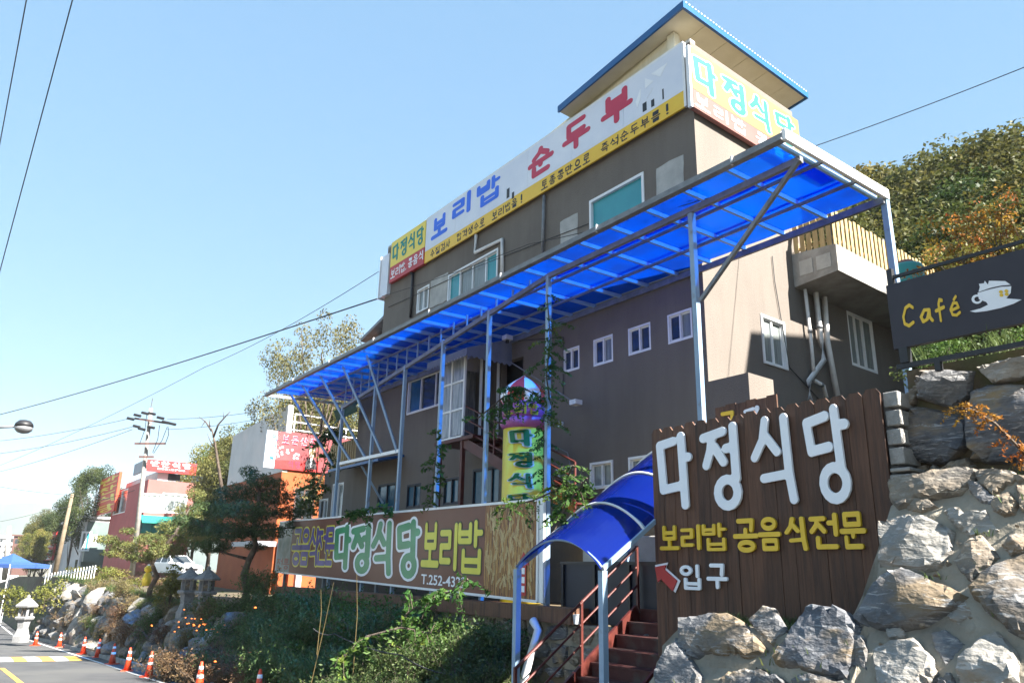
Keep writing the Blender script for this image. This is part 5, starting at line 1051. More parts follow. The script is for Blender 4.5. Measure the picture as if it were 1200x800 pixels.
RK2 = [('rockgrey', .22, [(1080, 447), (1086, 434), (1114, 433), (1143, 435), (1139, 464), (1119, 478), (1100, 474), (1077, 468)]), ('rockdark', .24, [(1066, 487), (1075, 476), (1123, 486), (1134, 494), (1136, 524), (1119, 543), (1095, 545), (1069, 539), (1062, 510)]),
       ('rockdark', .26, [(1139, 458), (1157, 451), (1230, 453), (1232, 548), (1171, 544), (1140, 541), (1136, 500)]), ('rockpale', .22, [(1145, 431), (1171, 423), (1228, 416), (1230, 441), (1185, 448), (1164, 450)]),
       ('rocktan', .16, [(1104, 551), (1119, 540), (1135, 536), (1146, 547), (1142, 553)]), ('rocktan', .08, [(1076, 548), (1086, 544), (1090, 552), (1078, 555)]), ('rockpale', .08, [(1090, 549), (1097, 544), (1103, 550), (1096, 556)]), ('rocktan', .12, [(1056, 470), (1070, 455), (1079, 446), (1074, 474), (1064, 484)])]
FQ = face_u(RV)
for k, (m_, th, pl_) in enumerate(RK2):
    pp = [pu(x, y, RV) for x, y in pl_]; rock_mesh([(-float(p[0]), float(p[2])) for p in pp], FQ.m, FQ.out, th, 200 + k, m_, 'boulder', rb2)
# pier of concrete blocks at the end of the timber sign
pr_ = thing('block_pier', 'short pier of stacked concrete blocks at the right edge of the timber sign', 'pier', W(-5.2, -3.4, 2.7))
for k, (y0, y1) in enumerate(((457, 478), (479, 500), (501, 522), (523, 545))):
    x0 = 1036 + k * 2.2; p, q = pu(x0, y1, -3.52), pu(x0 + 15, y0, -3.52); mb = MB(); j = .008 * (k % 2); mb.ubox(float(q[0]) - j, float(p[0]) - j, -3.52, -3.14, float(p[2]) + .006, float(q[2]) - .002); mb.build('block', M['block'], pr_, bevel=.008)
for k, (y0, y1) in enumerate(((546, 553), (554, 563))): p, q = pu(1043, y1, -3.56), pu(1066, y0, -3.56); mb = MB(); mb.ubox(float(q[0]), float(p[0]), -3.56, -3.14, float(p[2]), float(q[2]) - .004); mb.build('slab', M['block'], pr_, bevel=.008)
p, q = pu(1046, 475, -2.9), pu(1066, 440, -2.9); mb = MB(); mb.ubox(-5.9, -5.35, -2.95, -2.6, 3.4, float(q[2])); tag(mb.build('concrete_stub', M['concrete'], None, bevel=.02), 'rough concrete stub wall between block pier and dark boulders', 'wall')

# ------------------------------------------------------------------ hanging cafe board
AZC = math.radians(-38.2); CP = at_depth(1038, 335, 8.6); dC = np.array([math.sin(AZC), math.cos(AZC), 0]); nC = np.array([math.cos(AZC), -math.sin(AZC), 0]); nC = nC if nC @ (CAM - CP) > 0 else -nC
def cg(x, y): P = on_plane(x, y, CP, AZC); return (-float((P - CP) @ dC), float(P[2]))
FC = Face(lambda a, b: np.array([CP[0] - dC[0] * a, CP[1] - dC[1] * a, b]), nC)
cs = thing('cafe_board', 'charcoal hanging board reading Café with white cup, in a black steel frame', 'sign', FC.m(1, 4.1))
c_tl, c_bl = cg(1038, 334.8), cg(1047.6, 409.2); CB1, CB0 = c_tl[1], c_bl[1]; CA0, CA1 = 0.0, 1.75
panel(FC, [(CA0, CB0), (CA1, CB0), (CA1, CB1), (CA0, CB1)], 'cafeboard', cs, 'board', .07)
def bar(a0, b0, a1, b1, w, nm='rail', back=.035): mb = MB(); mb.beam(FC.m(a0, b0) - nC * back, FC.m(a1, b1) - nC * back, w, w); mb.build(nm, M['black'], cs)
zt1 = cg(1045, 322)[1]; zb1 = cg(1043, 431)[1]
bar(.05, zt1 - .02, 1.9, zt1 - .02, .035); bar(.05, CB1 + .001, .05, zt1 + .08, .06, 'bracket'); bar(.0, zb1, 1.9, zb1, .05); bar(.1, zb1 + .03, .1, CB0 - .001, .09, 'hanger'); bar(.42, zb1 - .12, .42, zb1 - .026, .06, 'foot')
bar(1.7, zb1 + .03, 1.7, CB0 - .001, .09, 'hanger'); bar(1.8, zb1 - .9, 1.8, zt1 - .04, .06, 'post')
CS = {'C': ([[(.95, .85), (.7, 1.0), (.35, .9), (.08, .5), (.12, .15), (.45, .0), (.85, .12)]], .085), 'a': ([[(.85, .75), (.45, .8), (.12, .4), (.25, .05), (.6, .15), (.85, .7)], [(.85, .7), (.82, .25), (1.0, .0)]], .11),
      'f': ([[(.75, .95), (.55, 1.0), (.42, .8), (.42, .0)], [(.1, .5), (.85, .6)]], .09), 'é': ([[(.15, .33), (.85, .42), (.75, .68), (.45, .72), (.15, .4), (.25, .08), (.6, .0), (.9, .12)], [(.55, .9), (.75, 1.05)]], .085)}
for ch, tl, br in (('C', (1056, 358), (1074, 382)), ('a', (1077, 363), (1095, 377)), ('f', (1094, 351), (1110, 376)), ('é', (1111, 348), (1127, 370))):
    p, q = cg(*tl), cg(*br); dz = (p[0] + q[0]) / 2
    lp, bb = contour('cafe_' + ch, 0, .022, 1.0, CS[ch]); sx = (q[0] - p[0]) / (bb[2] - bb[0]); sy = (p[1] - q[1]) / (bb[3] - bb[1]); v, f = flat_mesh([[(p[0] + (x - bb[0]) * sx, q[1] + (y - bb[1]) * sy) for x, y in l] for l in lp], .006); mb = MB(); mb.add(FC.put(v, .006), f); mb.build('letter', M['letteryellow'], cs)
zc = lambda pts: [cg(1020 + x / 4.706, 270 + y / 4.706) for x, y in pts]
poly(FC, zc([(550, 446), (610, 430), (650, 410), (640, 395), (600, 380), (592, 345), (660, 325), (720, 312), (778, 308), (775, 345), (750, 375), (835, 382), (790, 405), (720, 428), (640, 445), (580, 452)]), 'letterwhite', cs, 'cup_print', .004, .003)
poly(FC, zc([(598, 340), (605, 312), (600, 295), (628, 292), (632, 278), (650, 300), (655, 278), (745, 280), (775, 300), (720, 305), (660, 318)]), 'letterwhite', cs, 'froth_print', .004, .003)
hs = [zc(circ(590, 380, 30, 26, 14)[:-1]), zc(circ(592, 380, 17, 14, 14)[:-1])]; v, f = flat_mesh(hs, .004); mb = MB(); mb.add(FC.put(v, .009), f); mb.build('cup_handle_print', M['letterwhite'], cs)
for x, y in ((722, 340), (752, 335), (725, 358), (754, 353)): poly(FC, zc(circ(x, y, 11, 9, 10)[:-1]), 'letteryellow', cs, 'bean_print', .004, .009)

# ------------------------------------------------------------------ far street: buildings, poles, car, tent
def box_building(name, label, P, az_front, w, d, h, walls, parts=None):
    pass
OR = uvz(at_depth(316, 690, 40)); OU, OV = float(OR[0]), float(OR[1]); OZ = .3
ob = thing('orange_restaurant', 'orange walled restaurant with tall white side wall behind the garden pine', 'building', W(OU + 3, OV + 3, OZ))
o_top = float(pu(316, 484, OV)[2]); o_lft = float(pu(272, 520, OV)[0]); o_lz = float(pu(272, 517, OV)[2]); o_rt = float(pv(316, 501, OU)[2])
wz = float(pu(300, 560, OV)[2])
mb = MB(); mb.box8([W(OU, OV, wz), W(o_lft, OV, wz), W(o_lft, OV + .3, wz), W(OU, OV + .3, wz), W(OU, OV, o_top), W(o_lft, OV, o_lz + (o_top - o_lz) * .4), W(o_lft, OV + .3, o_lz + (o_top - o_lz) * .4), W(OU, OV + .3, o_top)]); mb.build('white_side_wall', M['whitewall'], ob)
sz0 = float(pv(318, 547, OU)[2]); hol = [vbox_px((346, 571), (366, 611), OU), vbox_px((376, 575), (400, 612), OU)]
mb = MB(); mb.quad(W(OU, OV + .02, OZ - 1), W(o_lft, OV + .02, OZ - 1), W(o_lft, OV + .02, wz), W(OU, OV + .02, wz)); wall_holes(mb, lambda a, b, d: W(OU + .01 + d, a, b), OV, OV + 13, OZ - 1, sz0, hol); mb.quad(W(o_lft, OV, OZ - 1), W(o_lft, OV + 13, OZ - 1), W(o_lft, OV + 13, sz0), W(o_lft, OV, sz0)); mb.build('wall', M['orangewall'], ob)
mb = MB(); mb.ubox(OU + .02, o_lft - .05, OV + .31, OV + 13, sz0 - .2, o_rt - .05); mb.build('upper_storey', M['pinkroof'], ob)
mb = MB(); mb.ubox(OU + .25, OU + 1, OV + .3, OV + 12.8, OZ, sz0 - .25); mb.build('interior', M['black'], ob)
for h in hol: window(ob, lambda a, b, d: W(OU + .01 + d, a, b), h, [.5], ['glassdark'], fr=.08, material='brownroof')
for k, x in enumerate((352, 343, 331)): p = pv(x, 640, OU - .3); mb = MB(); mb.ubox(OU - .5, OU - .2, float(p[1]) - .15, float(p[1]) + .15, OZ - 1, 3.2); mb.build('pillar', M['whitewall'] if k == 0 else M['orangewall'], ob)
p, q = pu(300, 640, OV - .6), pu(324, 634, OV - .6); mb = MB(); mb.ubox(OU - .3, OU + 3.6, OV - 1.2, OV - .01, float(p[2]), float(p[2]) + .25); mb.build('entrance_roof', M['greywall'], ob)
for z in (o_rt + .1, o_rt + .55):
    mb = MB(); mb.beam(W(OU + .2, OV + .4, z), W(OU + .2, OV + 12, z), .06); mb.build('roof_rail', M['whiteframe'], ob)
for k in range(8): mb = MB(); v = OV + .5 + k * 1.6; mb.beam(W(OU + .2, v, o_rt - .05), W(OU + .2, v, o_rt + (1.0 if k < 2 else .58)), .06, .06, up=UD); mb.build('roof_rail_post', M['whiteframe'], ob)
mb = MB(); mb.beam(W(OU + .2, OV + .5, o_rt + 1), W(OU + .2, OV + 2.1, o_rt + 1), .06); mb.build('roof_rail', M['whiteframe'], ob)
os_ = thing('portrait_sign', 'red and pink restaurant sign with small portrait print on the orange building', 'sign', W(OU - .1, OV + 3, 6))
FO = face_v(OU - .12); vb_ = lambda tl, br: vbox_px(tl, br, OU - .12)
bw_ = vb_((313.5, 505), (325, 548)); br_ = vb_((325.5, 506), (440, 553)); zt_, zb_2 = float(pv(326, 505.5, OU)[2]), float(pv(326, 549, OU)[2])
panel(FO, [(bw_[0], zb_2), (bw_[2], zb_2), (bw_[2], zt_), (bw_[0], zt_)], 'letterwhite', os_, 'white_strip', .15); panel(FO, [(br_[0], zb_2), (br_[2], zb_2), (br_[2], zt_), (br_[0], zt_)], 'pinkroof', os_, 'pink_panel', .15)
hh = zt_ - zb_2; a0_ = br_[0]; aw2 = vb_((326, 510), (376, 512))[2]
for k in range(7): x0 = bw_[0] + (bw_[2] - bw_[0]) * .25; y1_ = zt_ - hh * (.1 + k * .12); letter(FO, '충청식당전통맛'[k], (x0, y1_ - hh * .09, x0 + (bw_[2] - bw_[0]) * .5, y1_), 'bannerblue', os_, .01, res=.05)
ww = aw2 - a0_
for k, ch in enumerate('보문산촌'): b = (a0_ + ww * (.12 + k * .21), zb_2 + hh * .68, a0_ + ww * (.28 + k * .21), zb_2 + hh * .92); letter(FO, ch, b, 'letterwhite', os_, .01, grow=.025, name='letter_outline', res=.03); letter(FO, ch, b, 'bannerred', os_, .01, off=.02, res=.04)
for k, ch in enumerate('식당'): b = (a0_ + ww * (.3 + k * .16), zb_2 + hh * .05, a0_ + ww * (.42 + k * .16), zb_2 + hh * .25); letter(FO, ch, b, 'bannerred', os_, .01, res=.05)
poly(FO, [(a0_, zb_2), (aw2, zb_2), (aw2, zb_2 + hh * .3), (a0_, zb_2 + hh * .22)], 'signred', os_, 'red_print', .004, .004)
fx = a0_ + ww * .82; fy = zb_2 + hh * .45
R_ = lambda x, y, pts: [(x + p * ww * .1, y + q * hh * .2) for p, q in pts]
poly(FO, R_(fx, fy, [(-1.35, -1.9), (1.35, -1.9), (1.2, -.9), (.5, -.4), (-.5, -.4), (-1.2, -.9)]), 'black', os_, 'printed_jacket', .004, .010)
poly(FO, R_(fx, fy, [(-.25, -.4), (.25, -.4), (.1, -1.6), (-.1, -1.6)]), 'letterwhite', os_, 'printed_shirt', .004, .016)
poly(FO, R_(fx, fy, circ(0, .45, .62, .95, 14)[:-1]), 'skin', os_, 'printed_face', .004, .016); poly(FO, R_(fx, fy, [(-.85, .3), (-.8, 1.3), (-.2, 1.75), (.5, 1.6), (.85, 1.1), (.75, .3), (.55, .9), (-.1, 1.05), (-.55, .8)]), 'black', os_, 'printed_hair', .004, .022)
mb = MB(); random.seed(1)
for k in range(16): x, y = a0_ + ww * random.uniform(.02, .55), zb_2 + hh * random.uniform(.32, .6); v, f = flat_mesh([circ(x, y, ww * .03, hh * .035, 6)[:-1]], .003); mb.add(FO.put(v, .006 + k * .0006), f)
o = mb.build('blossom_print', M['greywall'], os_); o['kind'] = 'stuff'
# pink two storey restaurant
PB2 = uvz(at_depth(160, 655, 75)); QU, QV = float(PB2[0]), float(PB2[1]); QZ = 1.0
pk = thing('pink_restaurant', 'pink and red two storey restaurant with rooftop sign and green awning far down the road', 'building', W(QU + 3, QV + 3, QZ))
q_top = float(pv(158, 560, QU)[2]); q_l = float(pu(132, 590, QV)[0]); q_r = float(pv(228, 580, QU)[1])
wq1 = vbox_px((165, 577), (188, 601), QU); wq2 = vbox_px((191, 577), (217, 602), QU); gl = vbox_px((165, 604), (206, 626), QU); wl = ubox_px((136, 577), (146, 600), QV)
mb = MB(); wall_holes(mb, lambda a, b, d: W(QU + d, a, b), QV, q_r, QZ - 1, q_top, [wq1, wq2, gl], .3); mb.quad(W(q_l, QV, q_top), W(QU, QV, q_top), W(QU, q_r, q_top), W(q_l, q_r, q_top)); mb.build('front_wall', M['pinkwall'], pk)
mb = MB(); wall_holes(mb, lambda a, b, d: W(-a, QV + d, b), -q_l, -QU, QZ - 1, q_top, [wl], .3); mb.build('side_wall', M['redwall'], pk)
mb = MB(); mb.ubox(QU + .35, q_l - .1, QV + .35, q_r - .2, QZ, q_top - .2); mb.build('interior', M['black'], pk)
for h in (wq1, wq2): window(pk, lambda a, b, d: W(QU + d, a, b), h, [.25, .5, .75], ['glassgrey'], fr=.15, d=.1)
window(pk, lambda a, b, d: W(QU + d, a, b), gl, [.33, .66], ['glassteal'], fr=.12, d=.1, material='green'); window(pk, lambda a, b, d: W(-a, QV + d, b), wl, [.5], ['glassgrey'], fr=.12, d=.1)
aw1 = vbox_px((164, 603), (207, 606), QU); mb = MB(); mb.box8([W(QU - 1.6, aw1[0], aw1[3] - .8), W(QU - .01, aw1[0], aw1[3] - .1), W(QU - .01, aw1[2] + 2, aw1[3] - .1), W(QU - 1.6, aw1[2] + 2, aw1[3] - .8), W(QU - 1.6, aw1[0], aw1[3] - .7), W(QU - .01, aw1[0], aw1[3]), W(QU - .01, aw1[2] + 2, aw1[3]), W(QU - 1.6, aw1[2] + 2, aw1[3] - .7)]); mb.build('awning', M['green'], pk)
mb = MB(); mb.ubox(QU + 1, q_l - 1, QV + 1, q_r - 2, q_top, q_top + 1.0); mb.build('roof_house', M['whitewall'], pk)
for k in range(3): v = QV + 2 + k * 2.4; mb = MB(); mb.ubox(QU + .95, QU + .99, v, v + 1.2, q_top + .15, q_top + .85); mb.build('roof_window', M['glassdark'], pk)
rs = thing('rooftop_sign', 'red rooftop sign with white lettering on the pink restaurant', 'sign', W(QU, QV + 3, q_top + 1)); FRs = face_v(QU + .2)
rb0 = vbox_px((172, 536), (229, 559), QU + .2); rz0, rz1 = q_top + .85, float(pv(158, 536, QU)[2])
panel(FRs, [(QV - .5, rz0), (rb0[2], rz0), (rb0[2], rz1), (QV - .5, rz1)], 'signred', rs, 'red_panel', .3); mb = MB(); mb.ubox(QU + .52, QU + 6, QV - .5, QV - .3, rz0, rz1); mb.build('grey_side', M['greywall'], rs)
for k, ch in enumerate('반찬식당'): b0 = vbox_px((177 + k * 12.5, 540), (186 + k * 12.5, 548), QU + .2); letter(FRs, ch, (b0[0], rz0 + (rz1 - rz0) * .45, b0[2], rz0 + (rz1 - rz0) * .93), 'letterwhite', rs, .03, res=.04)
b0 = vbox_px((184, 551), (216, 557), QU + .2); digits(FRs, '253-2794', (b0[0], rz0 + .25, b0[2], rz0 + (rz1 - rz0) * .35), 'letterwhite', rs)
vs_ = thing('vertical_sign', 'upright red sign with yellow lettering on the dark red wall of the pink restaurant', 'sign', W(q_l, QV, 5)); FV2 = face_u(QV - .5)
b0 = ubox_px((118, 563), (133, 598), QV - .5); panel(FV2, [(b0[0], b0[1]), (b0[2], b0[1]), (b0[2], b0[3]), (b0[0], b0[3])], 'cone', vs_, 'panel', .3); hh2 = (b0[3] - b0[1]) / 4
for k, ch in enumerate('반찬식당'): letter(FV2, ch, (b0[0] + .35, b0[3] - hh2 * (k + .9), b0[2] - .35, b0[3] - hh2 * (k + .1)), 'yellow', vs_, .02, off=.01, res=.05)
# white modern building, sign, houses
WB = uvz(at_depth(93, 655, 95)); XU, XV = float(WB[0]), float(WB[1])
wb2 = thing('white_cafe_building', 'white two storey building with pale green glazed front beyond the bare wooden pole', 'building', W(XU + 3, XV + 3, 1)); xt = float(pu(93, 609, XV)[2]); xl = float(pu(70, 609, XV)[0]); xr = float(pv(127, 620, XU)[1])
mb = MB(); mb.ubox(XU, xl, XV, XV + 8, .2, xt); mb.build('wall', M['whitewall'], wb2); wg = vbox_px((96, 622), (104, 646), XU - .2); wg2 = vbox_px((106, 626), (112, 640), XU - .2)
mb = MB(); wall_holes(mb, lambda a, b, d: W(XU - .2 + d, a, b), XV + .2, xr, .2, xt - .4, [wg, wg2], .15); mb.build('clad_front', M['greenglass'], wb2); window(wb2, lambda a, b, d: W(XU - .2 + d, a, b), wg, [.5], ['glassgrey', 'glassteal'], fr=.2, d=.08); window(wb2, lambda a, b, d: W(XU - .2 + d, a, b), wg2, [.5], ['glassdark'], fr=.2, d=.08)
bq = vbox_px((85, 645), (115, 658), XU - 1.5); mb = MB(); mb.ubox(XU - 1.6, XU - .25, XV + .2, bq[2], bq[1], bq[3]); mb.build('balcony', M['greenglass'], wb2)
mb = MB(); mb.ubox(XU + 1, XU + 3, XV - .03, XV - .01, .3, 2.2); mb.build('door', M['glassdark'], wb2); mb = MB(); mb.ubox(XU - .4, xl + .3, XV - .3, XV + 8, xt, xt + .25); mb.build('roof', M['whiteframe'], wb2)
gb2 = thing('grey_shop', 'grey shop building at the left of the white cafe building', 'building', W(xl + 2, XV, 1)); mb = MB(); gl2 = float(pu(60, 640, XV)[0]); gz2 = float(pu(66, 611, XV)[2]); mb.ubox(xl + .1, gl2, XV + .5, XV + 8, 0, gz2); mb.build('wall', M['greywall'], gb2)
for k in range(3): mb = MB(); mb.ubox(xl + .8 + k * 2, xl + 2.0 + k * 2, XV + .46, XV + .49, 1.6, 3.2); mb.build('window', M['glassdark'], gb2)
mb = MB(); mb.ubox(xl, gl2 + .3, XV + .3, XV + 8.2, gz2, gz2 + .2); mb.build('roof', M['steelgrey'], gb2)
rs2 = thing('red_upright_sign', 'red upright sign with white lettering standing left of the grey shop', 'sign', W(gl2 + 1, XV - .5, 0)); b0 = ubox_px((47, 627), (60, 656), XV - 1); F9 = face_u(XV - 1); panel(F9, [(b0[0], b0[1]), (b0[2], b0[1]), (b0[2], b0[3]), (b0[0], b0[3])], 'signred', rs2, 'panel', .3)
for k, ch in enumerate('통나무식당'): hk = (b0[3] - b0[1]) / 5; letter(F9, ch, (b0[0] + .5, b0[3] - hk * (k + .9), b0[2] - .5, b0[3] - hk * (k + .12)), 'letterwhite', rs2, .02, off=.01, res=.05)
mb = MB(); mb.beam(W(-(b0[0] + b0[2]) / 2, XV - .85, -1), W(-(b0[0] + b0[2]) / 2, XV - .85, b0[1]), .3, up=UD); mb.build('post', M['steelgrey'], rs2)
def house(name, label, x0, x1, y0, y1, dep, m, roofm, storeys=1, wins=2):
    p = at_depth(x0, y1, dep); w = (x1 - x0) / FPX * dep; h = (y1 - y0) / FPX * dep; t = thing(name, label, 'building', p); X = np.array([.92, .2, 0]); Y = np.array([-.2, .92, 0]); zb = p[2] - 6
    mb = MB(); mb.box([p[0], p[1], zb], X * w, Y * w * .7, Z3 * (h + 6)); mb.build('wall', M[m], t); mb = MB(); mb.box(np.array([p[0], p[1], p[2] + h]) - X * .4 - Y * .4, X * (w + .8), Y * (w * .7 + .8), Z3 * h * .14); mb.build('roof', M[roofm], t)
    for s_ in range(storeys):
        for k in range(wins): q = np.array([p[0], p[1], p[2] + h * (s_ + .3) / storeys]) + X * w * (k + .25) / wins - Y * .06; mb = MB(); mb.box(q, X * w * .5 / wins, Y * .05, Z3 * h * .42 / storeys); mb.build('window', M['glassdark'], t)
house('brown_roof_house', 'low house with dark brown roof in the valley at far left', 14, 33, 628, 640, 170, 'brownroof', 'brownroof'); house('white_apartments', 'white apartment block in the valley at the far left edge', -6, 18, 631, 656, 200, 'whitewall', 'whitewall', 4, 4)
# tent
tp_ = at_depth(13, 662, 62); tt = thing('event_tent', 'blue and pink pop-up event tent at the far left beside the road', 'tent', (tp_[0], tp_[1], -2.6)); r_ = 1.9; ze = float(at_depth(30, 661, 62)[2]); za = float(at_depth(13, 648, 62)[2])
cor = [tp_ + np.array([x * r_ + y * .5, y * r_ - x * .5, 0]) for x, y in ((-1, -1), (1, -1), (1, 1), (-1, 1))]; cor = [np.array([c[0], c[1], ze]) for c in cor]; ap = np.array([tp_[0], tp_[1], za])
for k in range(4):
    a, b = cor[k], cor[(k + 1) % 4]; mb = MB(); m1 = (a + b) / 2; mids = [(lerp(a, ap, .5) - Z3 * .25), (lerp(b, ap, .5) - Z3 * .25)]; mb.quad(a, b, mids[1], mids[0]); mb.quad(mids[0], mids[1], ap); mb.quad(a, b, b - Z3 * .28, a - Z3 * .28); mb.build('canopy_side', M['tentpink' if k in (3,) else 'tentblue'], tt)
for c in cor: mb = MB(); mb.beam([c[0], c[1], -3], c, .06, up=UD); mb.build('leg', M['whiteframe'], tt)
# white low picket fence by the planting
pf = thing('low_white_fence', 'low white slat fence along the planted verge below the white building', 'fence', at_depth(75, 676, 60))
for k in range(18):
    p = at_depth(52 + k * 3.4, 680 - k * .55, 60 - k * .8); q = at_depth(52 + k * 3.4 + 2, 672 - k * .6, 60 - k * .8); mb = MB(); mb.box(p - Z3 * .3, (q - p) * [1, 1, 0], np.array([.02, .05, 0]), Z3 * (.3 + q[2] - p[2])); mb.build('slat', M['whiteframe'], pf)
a, b = at_depth(51, 676, 60), at_depth(113, 666, 45.5); mb = MB(); mb.beam(a, b, .06); mb.build('rail', M['whiteframe'], pf)
# car
cb = at_depth(203, 678, 57); cg0 = float(cb[2]); car = thing('parked_car', 'white parked pickup style car behind the stone lanterns', 'car', (cb[0], cb[1], cg0))
ca = math.radians(-38); CX = np.array([math.cos(ca), math.sin(ca), 0]); CY = np.array([-math.sin(ca), math.cos(ca), 0])
def cp_(x, y, z): return cb + CX * x + CY * y + Z3 * z
prof = [(-2.3, .45), (-2.3, 1.0), (-2.2, 1.1), (-1.75, 1.12), (-1.35, 1.66), (.25, 1.68), (1.05, 1.12), (2.1, .98), (2.3, .8), (2.3, .4)]
mb = MB(); ins = lambda z: .88 if z < 1.15 else .70
for (x0, z0_), (x1, z1_) in zip(prof[:-1], prof[1:]): mb.quad(cp_(x0, -ins(z0_), z0_), cp_(x1, -ins(z1_), z1_), cp_(x1, ins(z1_), z1_), cp_(x0, ins(z0_), z0_))
for s_ in (-1, 1): mb.quad(*[cp_(x, s_ * ins(z), z) for x, z in prof if z < 1.15]); mb.quad(*[cp_(x, s_ * ins(z), z) for x, z in prof if z > 1.1 and z < 1.13] [:1], *[cp_(x, s_ * ins(z), z) for x, z in prof if z > 1.11])
mb.build('body', M['carwhite'], car)
for s_ in (-1, 1):
    for x0, x1, xt0, xt1 in ((-1.55, -.62, -1.3, -.62), (-.5, .35, -.5, .2), (.42, .85, .27, .35)):
        mb = MB(); mb.quad(*[cp_(x, s_ * (ins(1.2) + (.035 + .14 * (1.6 - z) / .45)), z) for x, z in ((x0, 1.17), (x1, 1.17), (xt1, 1.58), (xt0, 1.58))]); mb.build('side_window', M['glassdark'], car)
    for x in (-1.4, 1.4):
        mb = MB(); c = cp_(x, s_ * .8, .34); mb.tube([c, c + CY * s_ * .14], .34, 14); o = mb.build('wheel', M['rubber'], car); mb = MB(); mb.tube([c + CY * s_ * .13, c + CY * s_ * .155], .19, 12); mb.build('rim', M['steelgrey'], o)
    mb = MB(); mb.box(cp_(2.28, s_ * .72 - .16, .72), CX * .04, CY * .32, Z3 * .16); mb.build('headlight', M['glassgrey'], car); mb = MB(); mb.box(cp_(.75, s_ * .92 - .08, 1.1), CX * .1, CY * .16, Z3 * .12); mb.build('mirror', M['carwhite'], car)
mb = MB(); mb.quad(*[cp_(x, y, z) for x, y, z in ((1.0, -.72, 1.18), (1.0, .72, 1.18), (.35, .62, 1.64), (.35, -.62, 1.64))]); mb.build('windscreen', M['glassdark'], car); mb = MB(); mb.box(cp_(2.29, -.5, .62), CX * .03, CY * 1.0, Z3 * .2); mb.build('grille', M['black'], car)
# traffic cones
def make_cone(lbl):
    t = thing('traffic_cone', lbl, 'traffic cone', (0, 0, 0), 'traffic cones along the kerb'); mb = MB(); mb.box8([(-.18, -.18, 0), (.18, -.18, 0), (.18, .18, 0), (-.18, .18, 0), (-.17, -.17, .035), (.17, -.17, .035), (.17, .17, .035), (-.17, .17, .035)]); mb.build('base', M['cone'], t)
    rad = lambda z: lerp(.125, .03, z / .7); mb = MB(); mb.lathe((0, 0, 0), [(rad(.036), .036), (rad(.36), .36), (rad(.68), .68), (.02, .7)], 14); mb.build('cone_body', M['cone'], t, smooth=True)
    for z in (.33, .52): mb = MB(); mb.lathe((0, 0, 0), [(rad(z) + .004, z), (rad(z + .075) + .004, z + .075)], 14); mb.build('reflective_band', M['letterwhite'], t, smooth=True)
    return t
def road_at(x, y):
    d = ray(x, y); t = 1.0
    for _ in range(40):
        P = CAM + d * t; t += (P[2] - road_z(P)) / max(.02, -(d[2] + .055 * d[1])) * .9 if -(d[2] + .055 * d[1]) > 1e-3 else 0
    return CAM + d * t
cl = ['orange traffic cone at the far end of the line, by the pale stone lantern', 'second farthest orange traffic cone, beyond the painted speed hump', 'orange traffic cone at the kerb just past the speed hump', 'orange traffic cone standing at the near corner of the speed hump', 'orange traffic cone third towards the viewer from the speed hump', 'orange traffic cone in front of the grey bank boulders', 'orange traffic cone beside the reddish bushes, before the gap in the line', 'orange traffic cone under the marigold bush, second nearest the viewer', 'nearest orange traffic cone, only its tip showing at the lower edge']
cone0 = None
for k, (x, y) in enumerate(((41, 756), (69, 758), (97, 766), (114, 770), (131, 778), (149, 786), (174, 793), (232, 812), (301, 826))):
    P = road_at(x, y); t = make_cone(cl[0]) if cone0 is None else copy_tree(cone0); cone0 = cone0 or t; t['label'] = cl[k]; t.location = (P[0], P[1], road_z(P) + .006); t.rotation_euler = (0, 0, k * .7)
# stone lanterns
def make_lantern(lbl, P, s_, mt='lamp', kind=0):
    t = thing('stone_lantern', lbl, 'stone lantern', P); mb = MB(); mb.lathe(P, [(.34 * s_, -.3), (.34 * s_, .02), (.30 * s_, .06 * s_), (.22 * s_, .3 * s_), (.27 * s_, .62 * s_)], 6 if kind else 4); mb.build('pedestal', M[mt], t, bevel=.01)
    mb = MB(); mb.lathe(P, [(.36 * s_, .63 * s_), (.40 * s_, .70 * s_), (.36 * s_, .75 * s_)], 6 if kind else 4); mb.build('platform', M[mt], t)
    for a in range(4): mb = MB(); q = P + np.array([math.cos(a * math.pi / 2 + .78), math.sin(a * math.pi / 2 + .78), 0]) * .22 * s_; mb.beam(q + Z3 * .755 * s_, q + Z3 * 1.10 * s_, .09 * s_, up=UD); mb.build('fire_box_post', M[mt], t)
    mb = MB(); mb.lathe(P, [(.12 * s_, .755 * s_), (.12 * s_, 1.1 * s_)], 8); mb.build('fire_box', M['rockdark'], t)
    mb = MB(); mb.lathe(P, [(.44 * s_, 1.11 * s_), (.46 * s_, 1.17 * s_), (.30 * s_, 1.30 * s_), (.15 * s_, 1.42 * s_), (.07 * s_, 1.46 * s_), (.08 * s_, 1.52 * s_), (.02, 1.58 * s_)], 6 if kind else 8); mb.build('cap', M[mt], t)
    return t
make_lantern('grey stone lantern on the bank, left one of the pair', at_depth(217, 717, 27), .98); make_lantern('grey stone lantern on the bank, right one of the pair', at_depth(238, 719, 26.5), 1.0)
Pn = at_depth(25, 745, 40); make_lantern('pale stone lantern standing alone at the roadside by the farthest cones', Pn, 1.3, 'lamp', 1)
